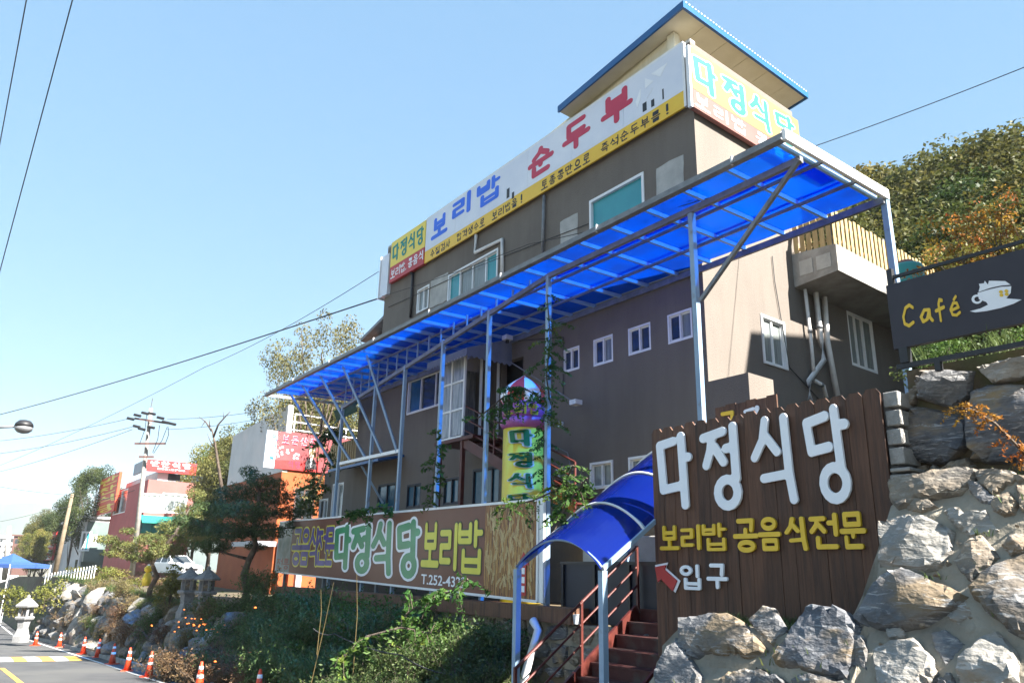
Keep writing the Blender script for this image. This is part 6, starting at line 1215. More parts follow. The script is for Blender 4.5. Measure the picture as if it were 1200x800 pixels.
# ------------------------------------------------------------------ bank rocks on the left
bk = thing('boulder_bank', 'roadside bank of grey and tan boulders from the pale stone lantern to the reddish bushes', 'rock bank', W(24, -5, -1)); random.seed(21)
def boulder_mesh(seed, n=2):
    bm = bmesh.new(); bmesh.ops.create_icosphere(bm, subdivisions=n, radius=1); rnd = random.Random(seed); pl = [(Vector((rnd.uniform(-1, 1), rnd.uniform(-1, 1), rnd.uniform(-1, 1))).normalized(), rnd.uniform(.5, .85)) for _ in range(9)]
    for v in bm.verts:
        for d, k in pl:
            e = v.co.dot(d)
            if e > k: v.co -= d * (e - k)
        v.co *= 1 + rnd.uniform(-.05, .05)
    me = bpy.data.meshes.new('boulder'); bm.to_mesh(me); bm.free(); return me
BM = []
for k in range(12):
    me = boulder_mesh(k); me.materials.append(M[('rockgrey', 'rocktan', 'rockpale', 'rockgrey')[k % 4]]); BM.append(me)
bl0 = np.array(bk.location)
cnt = 0
for row_ in range(5):
    u = 14.6 + random.uniform(0, .5)
    while u < 52 and cnt < 296:
        s_ = random.uniform(.26, .52) * (.85 if u < 26 else (1.15 if u < 36 else 1.6)); t = (row_ + .4) / 5; v = lerp(-5.08, -4.1, t) + random.uniform(-.12, .12); rz_ = road_z(W(u, -5.3, 0)); z = lerp(rz_ + .12, bank_top(u) - .05, t) + random.uniform(-.08, .08)
        o = link(bpy.data.objects.new('boulder', random.choice(BM))); o.parent = bk; P = W(u, v, z) - bl0; o.location = tuple(P); o.scale = (s_ * random.uniform(.8, 1.3), s_ * random.uniform(.7, 1.0), s_ * random.uniform(.6, .95)); o.rotation_euler = (random.uniform(-.4, .4), random.uniform(-.4, .4), random.uniform(0, 6.3)); cnt += 1; u += s_ * random.uniform(1.3, 1.9)
# ------------------------------------------------------------------ poles, lamp, wires
def pole(name, label, xb, yb, xt, yt, dep, r0, r1, m='concrete'):
    a, b = at_depth(xb, yb, dep), at_depth(xt, yt, dep); a = a - (b - a) / np.linalg.norm(b - a) * 2.5; t = thing(name, label, 'utility pole', a); mb = MB(); mb.tube([a, b], [r0, r1], 12); mb.build('shaft', M[m], t, smooth=True); return t, a, b
up, pa, pb = pole('utility_pole', 'pale concrete utility pole with crossarms and insulators in front of the pink restaurant', 157, 652, 177, 478, 50, .19, .11)
ptop = at_depth(178, 476, 50); mb = MB(); mb.tube([pb, at_depth(179, 466, 50)], .03, 6); mb.build('spike', M['steelgrey'], up)
for (x0, y0), (x1, y1) in (((158, 490), (198, 496)), ((158, 519.5), (194, 519.5)), ((163, 535), (180, 535))): mb = MB(); mb.beam(at_depth(x0, y0, 49.7), at_depth(x1, y1, 49.7), .11, .11); mb.build('crossarm', M['brownroof'], up)
for x, y in ((153, 491), (161, 487), (170, 484.5), (178, 485), (188, 490), (194, 495), (202, 497), (160, 500), (166, 503), (177, 501)):
    p = at_depth(x, y, 49.6); mb = MB(); mb.tube([p - RT * .22 + Z3 * .08, p + RT * .22 - Z3 * .02], .09, 8); mb.build('insulator', M['black'], up)
for x0, y0, x1, y1 in ((187, 498, 179, 530), (196, 500, 180, 531), (197, 500, 194, 519), (172, 486, 164, 519)): mb = MB(); mb.tube([at_depth(x0, y0, 49.6), at_depth((x0 + x1) / 2 + 2, (y0 + y1) / 2, 49.6), at_depth(x1, y1, 49.6)], .02, 5); mb.build('jumper_wire', M['cable'], up)
pole('wooden_pole', 'leaning bare wooden pole in front of the white building', 66, 664, 85, 578.5, 70, .26, .13, 'polewood'); pole('short_pole', 'pale grey pole at far left beyond the tent', 7.5, 658, 11, 616, 110, .45, .25)
sl = thing('street_lamp', 'street lamp head on a thin arm reaching in from the left edge', 'street lamp', at_depth(-70, 760, 15)); lp0 = at_depth(-70, 500, 15); lb = np.array([lp0[0], lp0[1], -1.2])
mb = MB(); mb.tube([lb, lp0], [.09, .06], 10); mb.build('post', M['steelgrey'], sl, smooth=True); mb = MB(); mb.tube([lp0, at_depth(0, 500.5, 15), at_depth(20, 499.5, 15)], .025, 8); mb.build('arm', M['steelgrey'], sl, smooth=True)
hc = at_depth(28, 500, 15); mb = MB(); mb.lathe(hc, [(.03, .135), (.10, .12), (.155, .06), (.165, 0)], 18); mb.build('hood', M['black'], sl, smooth=True); mb = MB(); mb.lathe(hc, [(.16, -.002), (.15, -.06), (.10, -.11), (.03, -.13)], 18); mb.build('diffuser', M['steelgrey'], sl, smooth=True)
def wire(label, pts, r, sag=0.0, n=14):
    P = [at_depth(*p) for p in pts]; Q = []
    for a, b in zip(P[:-1], P[1:]):
        for i in range(n): t = i / n; Q.append(lerp(a, b, t) - Z3 * sag * 4 * t * (1 - t))
    Q.append(P[-1]); mb = MB(); mb.tube(Q, r, 5); o = mb.build('power_line', M['cable']); return tag(o, label, 'power line')
wire('thick black cable sloping up from the left edge to the restaurant roof corner', [(-60, 505, 48), (0, 485.5, 45), (442, 350, 22)], .022, .15)
wire('thin cable below the thick one, rising from left edge towards the restaurant', [(0, 545, 52), (240, 430, 34), (444, 318, 22)], .010, .2)
for k, (y0, y1) in enumerate(((513, 489.5), (526, 500), (549, 503))): wire(('highest', 'middle', 'lowest')[k] + ' of three distribution wires running left from the utility pole insulators', [(-40, y0 + 6 + k * 3, 66), (155, y1, 49.6)], .016, .3)
for k, (y0, y1) in enumerate(((485, 478), (497, 486))): wire(('upper', 'lower')[k] + ' distribution wire running right from the utility pole over the orange building', [(196, y0 + 6, 49.6), (345, y1 - 4, 46), (440, y1 - 30, 44)], .014, .2)
wire('black cable crossing the far left above the tent and the small hill', [(-40, 616, 60), (60, 596, 66), (158, 574, 50)], .018, .2)
wire('pale service wire across the front of the dark trees at far left', [(-40, 562, 70), (86, 580, 69.8), (150, 583, 74)], .02, .2)
wire('steep wire at top left corner, left one of the pair', [(36, -30, 10), (31, 0, 10), (-2, 178, 13), (-78, 590, 26)], .008, .0); wire('steep wire at top left corner, right one of the pair', [(92, -30, 10), (85, 0, 10), (-4, 332, 14), (-80, 612, 26)], .008, .0)
wire('single wire rising to the right from behind the canopy corner', [(915, 185, 17), (1240, 63, 13)], .009, .05)
wire('thin cable strung along the upper facade over the windows', [(448, 347, 21.5), (620, 286, 16), (830, 232, 12.6)], .008, .05)
wire('drooping grey hose lying across the dark bushes', [(367, 736, 14.5), (392, 742, 14.3), (470, 767, 13.2), (530, 790, 12.6)], .012, .06)
for k, (x, y) in enumerate(((597, 385), (504, 352))): pass
fl = thing('wall_floodlight', 'small grey floodlight on a thin arm against the dark facade', 'floodlight', W(pu(673, 472, -.2)[0], -.2, pu(673, 472, -.2)[2])); q = pu(673, 471, -.35); q2 = pu(598, 424, -.35); mb = MB(); mb.tube([W(q[0], -.35, q[2]), W(q2[0], -.35, q2[2])], .018, 6); mb.build('arm', M['steelgrey'], fl); mb = MB(); mb.ubox(q[0] - .12, q[0] + .1, -.42, -.2, q[2] - .06, q[2] + .05); mb.build('head', M['fascia'], fl)
cm = thing('security_camera', 'white security camera under the blue canopy above the porch', 'camera', W(pu(595, 396, -.3)[0], -.3, pu(595, 396, -.3)[2])); q = pu(595, 396, -.3); mb = MB(); mb.ubox(q[0] - .1, q[0] + .1, -.42, -.2, q[2] - .06, q[2] + .06); mb.build('body', M['fascia'], cm); mb = MB(); mb.tube([W(q[0], -.31, q[2] - .05), W(q[0], -.31, q[2] - .14)], .05, 10); mb.build('lens', M['black'], cm)
tk = thing('water_drum', 'teal plastic drum behind the cafe board rail', 'drum', W(0, 0, 0)); c = at_depth(1064, 330, 15); tk.location = tuple(c); mb = MB(); mb.lathe(c, [(.30, -.6), (.32, -.2), (.32, .25), (.28, .32), (.0001, .33)], 16); mb.build('shell', M['tealtank'], tk, smooth=True); mb = MB(); mb.lathe(c, [(.16, .33), (.16, .40), (.14, .42)], 12); mb.build('lid', M['tentpink'], tk)
# unseen house added off the right edge, roof sloped to fit the shadow: its walls keep the side yard in shade
ch_ = thing('added_shade_house', 'plain house on the upper terrace beyond the right edge', 'building', W(-14, 7, 4)); mb = MB(); zr_ = lambda v: 14.95 + (v - 4.4) * .17; b8 = lambda u0, u1, v0, v1, a, b: [W(u0, v0, a(v0)), W(u1, v0, a(v0)), W(u1, v1, a(v1)), W(u0, v1, a(v1)), W(u0, v0, b(v0)), W(u1, v0, b(v0)), W(u1, v1, b(v1)), W(u0, v1, b(v1))]; mb.box8(b8(-17, -10, 4.4, 12, lambda v: 3.6, zr_)); mb.build('wall', M['whitewall'], ch_); mb = MB(); mb.box8(b8(-17.2, -9.95, 4.3, 12.3, lambda v: zr_(v) + .01, lambda v: zr_(v) + .2)); mb.build('roof', M['brownroof'], ch_)
for z in (6, 9.5, 12): 
    for v in (5, 8): mb = MB(); mb.ubox(-9.995, -9.96, v, v + 1.4, z, z + 1.3); mb.build('window', M['glassdark'], ch_)

# ------------------------------------------------------------------ vegetation
def rndn(n, rng): return rng.normal(size=(n, 3))
def leaf_cloud(cent, rng, size, up=.4, aspect=.55, out_from=None):
    """one small two-triangle leaf (kite) at each point, turned every way but leaning to the light"""
    n = len(cent); nrm = rndn(n, rng); nrm /= np.linalg.norm(nrm, axis=1)[:, None]; nrm[:, 2] += up
    if out_from is not None: o = cent - out_from; o /= (np.linalg.norm(o, axis=1)[:, None] + 1e-6); nrm += o * .6
    nrm /= np.linalg.norm(nrm, axis=1)[:, None]; t = rndn(n, rng); t -= (t * nrm).sum(1)[:, None] * nrm; t /= np.linalg.norm(t, axis=1)[:, None]; b = np.cross(nrm, t); s = size * rng.uniform(.6, 1.35, n)[:, None]
    v = np.stack([cent - t * s, cent + b * s * aspect, cent + t * s, cent - b * s * aspect], 1).reshape(-1, 3); f = np.arange(4 * n).reshape(n, 4); return v, f
def crown_points(rng, clumps, per, spread):
    P = []; O = []
    for c, r in clumps:
        k = int(per * (r ** 2)); d = rndn(k, rng); d /= np.linalg.norm(d, axis=1)[:, None]; rad = r * rng.uniform(.35, 1.05, k)[:, None] ** .6; P.append(np.array(c) + d * rad * np.array(spread)); O.append(np.repeat(np.array(c)[None] - np.array([0, 0, r * .4]), k, 0))
    return np.concatenate(P), np.concatenate(O)
def make_crown(seed, H, R, nclump, per, leaf, material, base=.35, spread=(1, 1, .75), shape='round', clump=.36):
    rng = np.random.default_rng(seed); cl_ = []
    for i in range(nclump):
        h = rng.uniform(0, 1); a = rng.uniform(0, 6.283)
        if shape == 'round': rr = R * math.sqrt(max(0.05, 1 - (2 * h - 1) ** 2)) * rng.uniform(.45, 1.0)
        elif shape == 'cone': rr = R * (1.05 - h) * rng.uniform(.5, 1)
        else: rr = R * rng.uniform(.2, 1)
        cl_.append(((rr * math.cos(a), rr * math.sin(a), H * (base + (1 - base) * h)), R * clump * rng.uniform(.6, 1.25)))
    pts, og = crown_points(rng, cl_, per, spread); v, f = leaf_cloud(pts, rng, leaf, .5, .6, og); return mesh_raw('crown', v, f, M[material]), cl_
def trunk_mesh(seed, H, r, cl_, base=.35, material='bark', lean=0):
    rnd = random.Random(seed); mb = MB(); pts = [np.array([math.sin(i * 1.3 + seed) * .03 * H * i / 6 + lean * i / 6, math.cos(i * 1.7 + seed) * .03 * H * i / 6, H * .85 * i / 6]) for i in range(7)]; mb.tube(pts, [r * (1.25 if i == 0 else 1 - i * .13) for i in range(7)], 8)
    for c, cr_ in cl_[:14]:
        c = np.array(c); st = min(5, max(1, int(c[2] / H * 5 - 1))); a = pts[st]; m_ = lerp(a, c, .5) + np.array([0, 0, -.05 * H * rnd.random()]); mb.tube([a, m_, c], [r * .45, r * .28, r * .08], 5)
    me_o = mb.build('trunk', M[material], None, smooth=True, origin=(0, 0, 0)); me = me_o.data; bpy.data.objects.remove(me_o); return me
VAR = {}
def variant(key, **k):
    if key in VAR: return VAR[key]
    tk_ = {q: k.pop(q) for q in ('tr', 'lean') if q in k}; cr, cl_ = make_crown(**k); tm = trunk_mesh(k['seed'], k['H'], tk_.get('tr', .12), cl_, lean=tk_.get('lean', 0)); VAR[key] = (cr, tm, k['H']); return VAR[key]
def plant(name, var, P, sc, rz, label, cat='tree', group=None, squash=1.0):
    t = thing(name, label, cat, P, group); t.rotation_euler = (0, 0, rz); t.scale = (sc * squash, sc * squash, sc); obj('trunk', var[1], t); obj('crown', var[0], t); return t
def tree_px(name, var, x, ytop, dep, label, group=None, cat='tree', sink=0, rz=None, squash=1.0, zg=None):
    T = at_depth(x, ytop, dep); g_ = gz(T[0], T[1]) if zg is None else zg; sc = max(.2, (T[2] - g_ + sink) / (var[2] * 1.02)); return plant(name, var, (T[0], T[1], g_ - sink), sc, random.uniform(0, 6) if rz is None else rz, label, cat, group, squash)
oakA = variant('oakA', seed=1, H=8, R=3.0, nclump=52, per=950, leaf=.062, material='leafhill', tr=.16, clump=.30); oakB = variant('oakB', seed=2, H=8, R=3.3, nclump=60, per=850, leaf=.062, material='leafhill', tr=.16, clump=.28); oakC = variant('oakC', seed=3, H=8, R=2.7, nclump=46, per=1000, leaf=.06, material='leafdark', tr=.15, clump=.3)
oakY = variant('oakY', seed=4, H=7, R=2.8, nclump=46, per=950, leaf=.062, clump=.3, material='leafyellow', tr=.14); tanA = variant('tanA', seed=5, H=9, R=2.7, nclump=34, per=620, leaf=.05, material='leaftan', tr=.16, clump=.25); pineF = variant('pineF', seed=6, H=9, R=2.3, nclump=44, per=900, leaf=.06, material='leafdark', tr=.15, shape='cone', clump=.3)
random.seed(31)
ORD = ['first', 'second', 'third', 'fourth', 'fifth', 'sixth', 'seventh', 'eighth', 'ninth', 'tenth', 'eleventh', 'twelfth', 'thirteenth', 'fourteenth', 'fifteenth', 'sixteenth', 'seventeenth', 'eighteenth', 'nineteenth', 'twentieth', 'twenty-first', 'twenty-second', 'twenty-third', 'twenty-fourth', 'twenty-fifth', 'twenty-sixth', 'twenty-seventh', 'twenty-eighth', 'twenty-ninth', 'thirtieth']
ROWS = [('on the hilltop skyline', [(990, 222, 60), (1016, 208, 56), (1042, 199, 54), (1066, 196, 52), (1090, 190, 50), (1114, 182, 48), (1138, 172, 46), (1160, 163, 44), (1186, 156, 42), (1216, 150, 41)]), ('in the middle of the hillside wood', [(1004, 245, 46), (1034, 236, 44), (1064, 228, 43), (1096, 222, 41), (1128, 214, 39), (1160, 204, 37), (1194, 196, 35), (1230, 190, 34)]), ('low on the hillside above the cafe board', [(1000, 285, 38), (1030, 274, 36), (1062, 264, 34), (1094, 256, 32), (1126, 248, 30), (1158, 240, 28), (1192, 234, 27), (1228, 228, 26)]), ('at the hillside foot behind the autumn shrubs', [(1070, 300, 29), (1104, 292, 27), (1140, 286, 25), (1176, 280, 23.5), (1214, 276, 22.5)])]
kk = 0
for where, R3 in ROWS:
    for k, (x, y, d) in enumerate(R3):
        y += 21; vi = (kk * 5 + kk // 3) % 6; var = [oakA, oakB, oakC, oakA, oakB, oakY][vi]; P = at_depth(x, y, d); kk += 1
        tree_px('hillside_tree', var, x, y, d, ['olive', 'broad olive', 'dark green', 'olive', 'broad olive', 'yellowish'][vi] + ' tree ' + where + ', ' + ORD[k] + ' from left', 'woodland trees on the hillside', sink=.3, zg=min(gz(P[0], P[1]), P[2] - 6.5), squash=1.1)
aut = variant('aut', seed=9, H=3.0, R=1.25, nclump=36, per=520, leaf=.042, material='leafautumn', tr=.03, base=.3, clump=.22, shape='any'); aut2 = variant('aut2', seed=10, H=3.0, R=1.2, nclump=34, per=520, leaf=.042, material='leafyellow', tr=.03, base=.25, clump=.24, shape='any')
for k, (x, y, d, v_) in enumerate(((1118, 248, 14.5, aut), (1158, 232, 13.6, aut), (1195, 245, 13, aut), (1186, 275, 12.2, aut2), (1110, 288, 13.8, aut), (1226, 290, 12, aut), (1146, 292, 12.6, aut2))):
    T = at_depth(x, y, d); tree_px('autumn_shrub', v_, x, y, d, ('orange and yellow leaved shrub', 'yellow green leaved shrub')[v_ is aut2] + ' above the cafe board, ' + ORD[[0, 3, 4, 5, 1, 6, 2][k]] + ' from the left', 'autumn shrubs above the cafe board', 'shrub', zg=T[2] - 1.9)
# shrubs below the cafe board
bushA = variant('bushA', seed=12, H=1.2, R=.75, nclump=22, per=900, leaf=.04, material='bush', tr=.02, base=.1, clump=.36, shape='any'); bushB = variant('bushB', seed=13, H=1.2, R=.8, nclump=22, per=800, leaf=.045, material='vine', tr=.02, base=.1, clump=.34, shape='any'); bushR = variant('bushR', seed=14, H=1.0, R=.8, nclump=24, per=800, leaf=.03, material='bushred', tr=.02, base=.1, clump=.32, shape='any')
for k, (x, y, d) in enumerate(((1110, 395, 9.2), (1160, 390, 9.0), (1205, 388, 8.8), (1085, 402, 9.6))): T = at_depth(x, y, d); tree_px('low_shrub', bushB if k % 2 == 0 else bushA, x, y, d, ('low bright green shrub, second from left under the cafe board', 'low dark shrub, third from left under the cafe board', 'low bright green shrub under the right edge of the cafe board', 'low dark shrub under the left end of the cafe board')[k], 'shrubs under the cafe board', 'shrub', zg=min(4.0, T[2] - .6))
# tall tree added out of view on the right: its shade falls on the stairs, the lower boulders and the bank
rt_ = variant('roadtree', seed=51, H=11, R=3.2, nclump=46, per=260, leaf=.10, material='leafhill', tr=.22, base=.42, clump=.26); plant('added_shade_tree', rt_, W(-12.2, -5.9, -.3), 1.0, 0, 'tall roadside tree just beyond the right edge shading the stairs and lower boulders')
# trees to the left
L_ = [('tan_tree', tanA, 385, 362, 46, 'tall sparse tan autumn tree rising behind the left end of the canopy', 0), ('tan_tree', tanA, 352, 392, 50, 'second sparse tan tree, left of the tallest one behind the canopy', 0), ('hill_tree', oakB, 300, 500, 75, 'green tree behind the white wall of the orange building', 0), ('hill_tree', oakY, 262, 518, 92, 'broad yellowish tree between the pink and orange buildings', 1), ('hill_tree', oakY, 240, 540, 88, 'yellowish olive tree right of the rooftop sign of the pink restaurant', 1), ('hill_tree', oakY, 282, 530, 84, 'pale olive tree beside the white wall of orange building', 1), ('hill_tree', oakA, 335, 490, 75, 'olive tree above the railings of the orange building', 0), ('hill_tree', oakA, 372, 462, 70, 'dark tree crown directly behind the canopy end', 0), ('hill_tree', oakB, 400, 450, 72, 'green crown between sparse tan tree and restaurant', 0), ('tall_dark_tree', pineF, 98, 558, 105, 'dark conical tree behind the white building, left one', 0), ('tall_dark_tree', oakC, 118, 552, 100, 'dark broad tree behind the upright red sign of the pink restaurant', 0), ('hill_tree', oakA, 62, 600, 120, 'green tree above the grey shop at far left', 0), ('hill_tree', oakY, 45, 622, 110, 'light green tree left of the red upright sign', 0), ('hill_tree', oakY, 52, 612, 125, 'pale green tree in the clump at far left', 0), ('hill_tree', oakC, 78, 588, 118, 'dark tree directly behind the bare wooden pole', 0), ('bare_tree', None, 0, 0, 0, '', 0)]
for nm, var, x, y, d, lb_, sk in L_:
    if var is None: continue
    tree_px(nm, var, x, y, d, lb_, sink=.3, squash=.62 if nm == 'tan_tree' else .78)
# bare tree
bt_ = thing('bare_tree', 'leafless forked tree rising left of the white wall of the orange building', 'tree', at_depth(262, 600, 55)); mb = MB(); BP = lambda x, y: at_depth(x, y, 55)
for pts, r in (([(264, 600), (258, 560), (252, 520), (248, 502)], .16), ([(248, 505), (241, 494), (233, 488)], .07), ([(250, 512), (256, 497), (266, 486), (270, 482)], .08), ([(246, 500), (245, 490)], .05), ([(240, 494), (236, 500)], .04), ([(253, 526), (246, 516), (243, 508)], .05), ([(262, 490), (262, 482)], .03)):
    Q = [BP(*p) for p in pts]; mb.tube(Q, [r * (1 - .75 * i / (len(Q) - 1)) for i in range(len(Q))], 6)
mb.build('trunk', M['bark'], bt_, smooth=True)
# garden pines with layered pads
def garden_pine(label, base, pads, trunk, mtl, needle=.10, per=1500, trr=.13, seed=0):
    rng = np.random.default_rng(seed); t = thing('garden_pine', label, 'tree', base); base = np.asarray(base, float); mb = MB(); mb.tube([np.asarray(p) for p in trunk], [trr * (1 - .6 * i / (len(trunk) - 1)) for i in range(len(trunk))], 10)
    V = []; Fq = []; nn = 0
    for c, rx, rz_ in pads:
        c = np.asarray(c); k = min(range(1, len(trunk)), key=lambda i: np.linalg.norm(trunk[i] - c) + 2.5 * max(0, trunk[i][2] - c[2])); a = np.asarray(trunk[k]); mb.tube([a, lerp(a, c, .5) + np.array([0, 0, -.06]), c - np.array([0, 0, rz_ * .4])], [trr * .42, trr * .28, .015], 6)
        n = int(per * rx * rx); d = rng.normal(size=(n, 3)); d /= np.linalg.norm(d, axis=1)[:, None]; rad = rng.uniform(.25, 1.0, n)[:, None] ** .5; lump = 1 + .22 * np.sin(d[:, :1] * 7 + c[0]) * np.sin(d[:, 1:2] * 6 + c[1]); P = c + d * rad * lump * np.array([rx, rx, rz_]); v, f = leaf_cloud(P, rng, needle, .3, .16, np.repeat((c - [0, 0, .3])[None], n, 0)); V.append(v); Fq.append(f + nn); nn += len(v)
    mb.build('trunk', M['bark'], t, smooth=True); o = obj('crown', mesh_raw('crown', np.concatenate(V) - base, np.concatenate(Fq), M[mtl]), t); return t
g0 = at_depth(289, 712, 27); D_ = 27
G = lambda x, y, dd=0: at_depth(x, y, D_ + dd)
garden_pine('dark green layered garden pine in front of the orange restaurant', g0, [(G(305, 563, 0), .55, .28), (G(280, 578, .6), .8, .35), (G(322, 582, .5), .75, .32), (G(255, 596, -.2), .8, .34), (G(292, 600, -.6), .95, .38), (G(338, 600, .6), .6, .25), (G(235, 618, .5), .7, .3), (G(270, 622, -.5), .85, .34), (G(312, 622, -.3), .75, .3), (G(250, 640, .2), .7, .26), (G(215, 610, .6), .45, .22), (G(292, 552, .3), .35, .2), (G(325, 566, .2), .35, .2), (G(300, 640, .4), .4, .18), (G(345, 615, .4), .35, .16)],
            [g0 - Z3 * .5, G(289, 690), G(286, 672), G(292, 655, .1), G(300, 640, .1), G(296, 622, .1), G(302, 600, .1), G(304, 575, .1)], 'pine', .085, 2600, .15, 1)
D_ = 33; g1 = at_depth(172, 700, 33)
garden_pine('pale yellowish spreading pine left of the dark garden pine', g1, [(G(125, 632), .55, .2), (G(150, 622), .35, .16), (G(148, 640, .4), .75, .25), (G(180, 632), .8, .3), (G(205, 618, .5), .8, .35), (G(222, 600, .8), .7, .4), (G(195, 645), .9, .3), (G(165, 652, .2), .8, .25), (G(225, 632, .3), .8, .35), (G(135, 648), .5, .18), (G(230, 580, 1), .5, .3)], [g1 - Z3 * .6, G(176, 690), G(184, 675), G(178, 660), G(188, 645), G(205, 625), G(215, 608)], 'pinelight', .085, 2100, .13, 2)
# bushes, ferny stems and vines on the bank: each plant its own object
random.seed(77); RB = np.random.default_rng(5)
def frond_mesh(seed, n_st, H, R, leaf, mtl, droop=.5, pairs=14):
    rng = np.random.default_rng(seed); V = []; C = []; mb = MB()
    for i in range(n_st):
        a = rng.uniform(0, 6.283); L = H * rng.uniform(.55, 1.05); d = np.array([math.cos(a), math.sin(a)]); o = np.array([rng.normal() * R * .25, rng.normal() * R * .25]); pts = []
        for t in np.linspace(0, 1, 7): r = R * t ** 1.6 * rng.uniform(.9, 1.1) * droop * 1.4; pts.append(np.array([o[0] + d[0] * r, o[1] + d[1] * r, L * (t - droop * .35 * t ** 3)]))
        mb.tube(pts, [.011 - .0014 * k for k in range(7)], 3, cap=False)
        for j in range(pairs):
            t = rng.uniform(.15, 1) * 5.99; k = int(t); p = lerp(pts[k], pts[k + 1], t - k); side = rng.normal(size=3); side[2] -= .2; side /= np.linalg.norm(side); m = rng.integers(5, 10)
            for q in range(m): C.append(p + side * leaf * 1.15 * (q + 1) + rng.normal(size=3) * leaf * .45)
    C = np.array(C); v, f = leaf_cloud(C, rng, leaf, .6, .42); me = mesh_raw('foliage', v, f, M[mtl]); o_ = mb.build('stems', M['bark'], None, origin=(0, 0, 0)); st = o_.data; bpy.data.objects.remove(o_); return me, st
FR_ = [frond_mesh(s, 34, 1.5, 1.0, .045, 'bush', .55, 20) for s in (1, 2, 3)] + [frond_mesh(7, 30, 1.5, 1.0, .04, 'vine', .6, 16)]; GD_ = [frond_mesh(31, 70, 1.2, .7, .035, 'drygrass', .35, 9), frond_mesh(32, 60, 1.0, .8, .03, 'drygrass', .5, 9)]; RD_ = [frond_mesh(s, 40, 1.1, .8, .03, 'bushred', .5, 18) for s in (11, 12)]; GR_ = [frond_mesh(s, 60, 1.3, .7, .035, 'bush', .35, 10) for s in (21, 22)]
def bush(kind, P, sc, label, group, name='bush', flowers=0):
    t = thing(name, label, 'bush', P, group); t.rotation_euler = (0, 0, random.uniform(0, 6)); t.scale = (sc, sc, sc * random.uniform(.85, 1.15)); obj('stems', kind[1], t); obj('foliage', kind[0], t)
    return t
lab = ['dark green ferny bush on the shaded bank under the barley sign', 'reddish brown twiggy bush at the kerb end of the boulder bank']
n_b = 0
for ri, (v, s0, rn) in enumerate(((-4.95, .60, 'the kerb row'), (-4.4, .70, 'second row from the kerb'), (-3.85, .74, 'third row from the kerb'), (-3.3, .80, 'back row under the sign'))):
    for k, u in enumerate(np.arange(2.2, 16.5, .82)):
        if u > 14.6 and v < -4.2: continue
        uu, vv = u + random.uniform(-.35, .35), v + random.uniform(-.22, .22); s_ = s0 * random.uniform(.75, 1.25); ki = random.randrange(15)
        kind, kn = (FR_[ki % 3], 'dark green ferny bush') if ki < 7 else ((GR_[ki % 2], 'upright grassy bush') if ki < 10 else ((FR_[3], 'brighter green ferny bush') if u < 9 else (FR_[0], 'dark green ferny bush')) if ki < 12 else (GD_[ki % 2], 'straw coloured grassy bush'))
        bush(kind, W(uu, vv, ground(uu, vv) - .05), s_, kn + ', ' + ORD[k] + ' from the stairs in ' + rn, 'ferny bushes on the bank'); n_b += 1
for k, (x, y, d, s_) in enumerate(((215, 745, 21.5, 1.0), (235, 752, 20.5, 1.0), (255, 748, 20, 1.0), (205, 760, 22, .8), (270, 765, 18.6, .9), (285, 745, 18.8, .9), (300, 770, 17.5, .8))):
    P = at_depth(x, y, d); bush(random.choice(RD_), (P[0], P[1], gz(P[0], P[1]) - .05), s_ * 1.05, lab[1] + ', ' + ['second', 'third', 'fourth', 'first', 'fifth', 'sixth', 'seventh'][k] + ' from the left', 'reddish bushes at the kerb')
BKP = sorted([(random.uniform(16, 46), random.uniform(-5.0, -4.1)) for _ in range(28)])
for k, (u, v) in enumerate(BKP):
    kd, kn = [(RD_[0], 'reddish'), (GD_[0], 'straw coloured'), (GD_[1], 'straw coloured'), (GR_[0], 'green')][random.randrange(4)]; t_ = (v + 5.1) / 1.0; z = lerp(road_z(W(u, -5.3, 0)) + .15, bank_top(u), min(1, max(0, t_)))
    bush(kd, W(u, v, z), random.uniform(.55, .95), kn + ' tuft between the bank boulders, ' + ORD[k] + ' from the marigold end', 'tufts between the boulders')
# orange flowers on the reddish bush
fm = MB(); random.seed(9)
for k in range(30): P = at_depth(random.gauss(232, 24), random.gauss(733, 8), random.uniform(19.6, 21)); fm.lathe(P, [(.008, -.01), (.024, 0), (.018, .016), (.004, .02)], 6)
for x, y in ((299, 712), (293, 764), (303, 764), (252, 775), (556, 790), (545, 797)): P = at_depth(x, y, 17.5); fm.lathe(P, [(.01, -.015), (.035, 0), (.028, .02), (.004, .03)], 6)
o = fm.build('marigold_flowers', M['flower']); o['kind'] = 'stuff'; o['label'] = 'small orange flowers scattered over the reddish bush'; o['category'] = 'flowers'
# light green sprays in the sun and climbing vine
def vine(label, path, n_side, leaf, mtl, spread, seed, name='climbing_vine'):
    rng = np.random.default_rng(seed); P = [np.asarray(p, float) for p in path]; t = thing(name, label, 'vine', P[0]); mb = MB(); mb.tube(P, .014, 5); C = []
    for i in range(n_side):
        k = rng.integers(0, len(P) - 1); a = lerp(P[k], P[k + 1], rng.random()); d = rng.normal(size=3); d[2] = d[2] * .5 - .1; d /= np.linalg.norm(d); L = spread * rng.uniform(.4, 1.2); end = a + d * L - Z3 * L * .35; mid = a + d * L * .55; mb.tube([a, mid, end], [.006, .004, .002], 3, cap=False)
        sd_ = np.cross(d, Z3); sd_ /= np.linalg.norm(sd_) + 1e-6
        for q in np.linspace(.2, 1, int(L / leaf * 1.1) + 3): p = (1 - q) ** 2 * a + 2 * q * (1 - q) * mid + q * q * end; C += [p + sd_ * leaf * .9 + rng.normal(size=3) * .01, p - sd_ * leaf * .9 + rng.normal(size=3) * .01]
    v, f = leaf_cloud(np.array(C), rng, leaf, .9, .45); mb.build('stem', M['bark'], t); obj('leaves', mesh_raw('leaves', v - P[0], f, M[mtl]), t); return t
px_ = lambda x, y, d: at_depth(x, y, d)
d2 = float(proj(ppl(643, 450))[2])
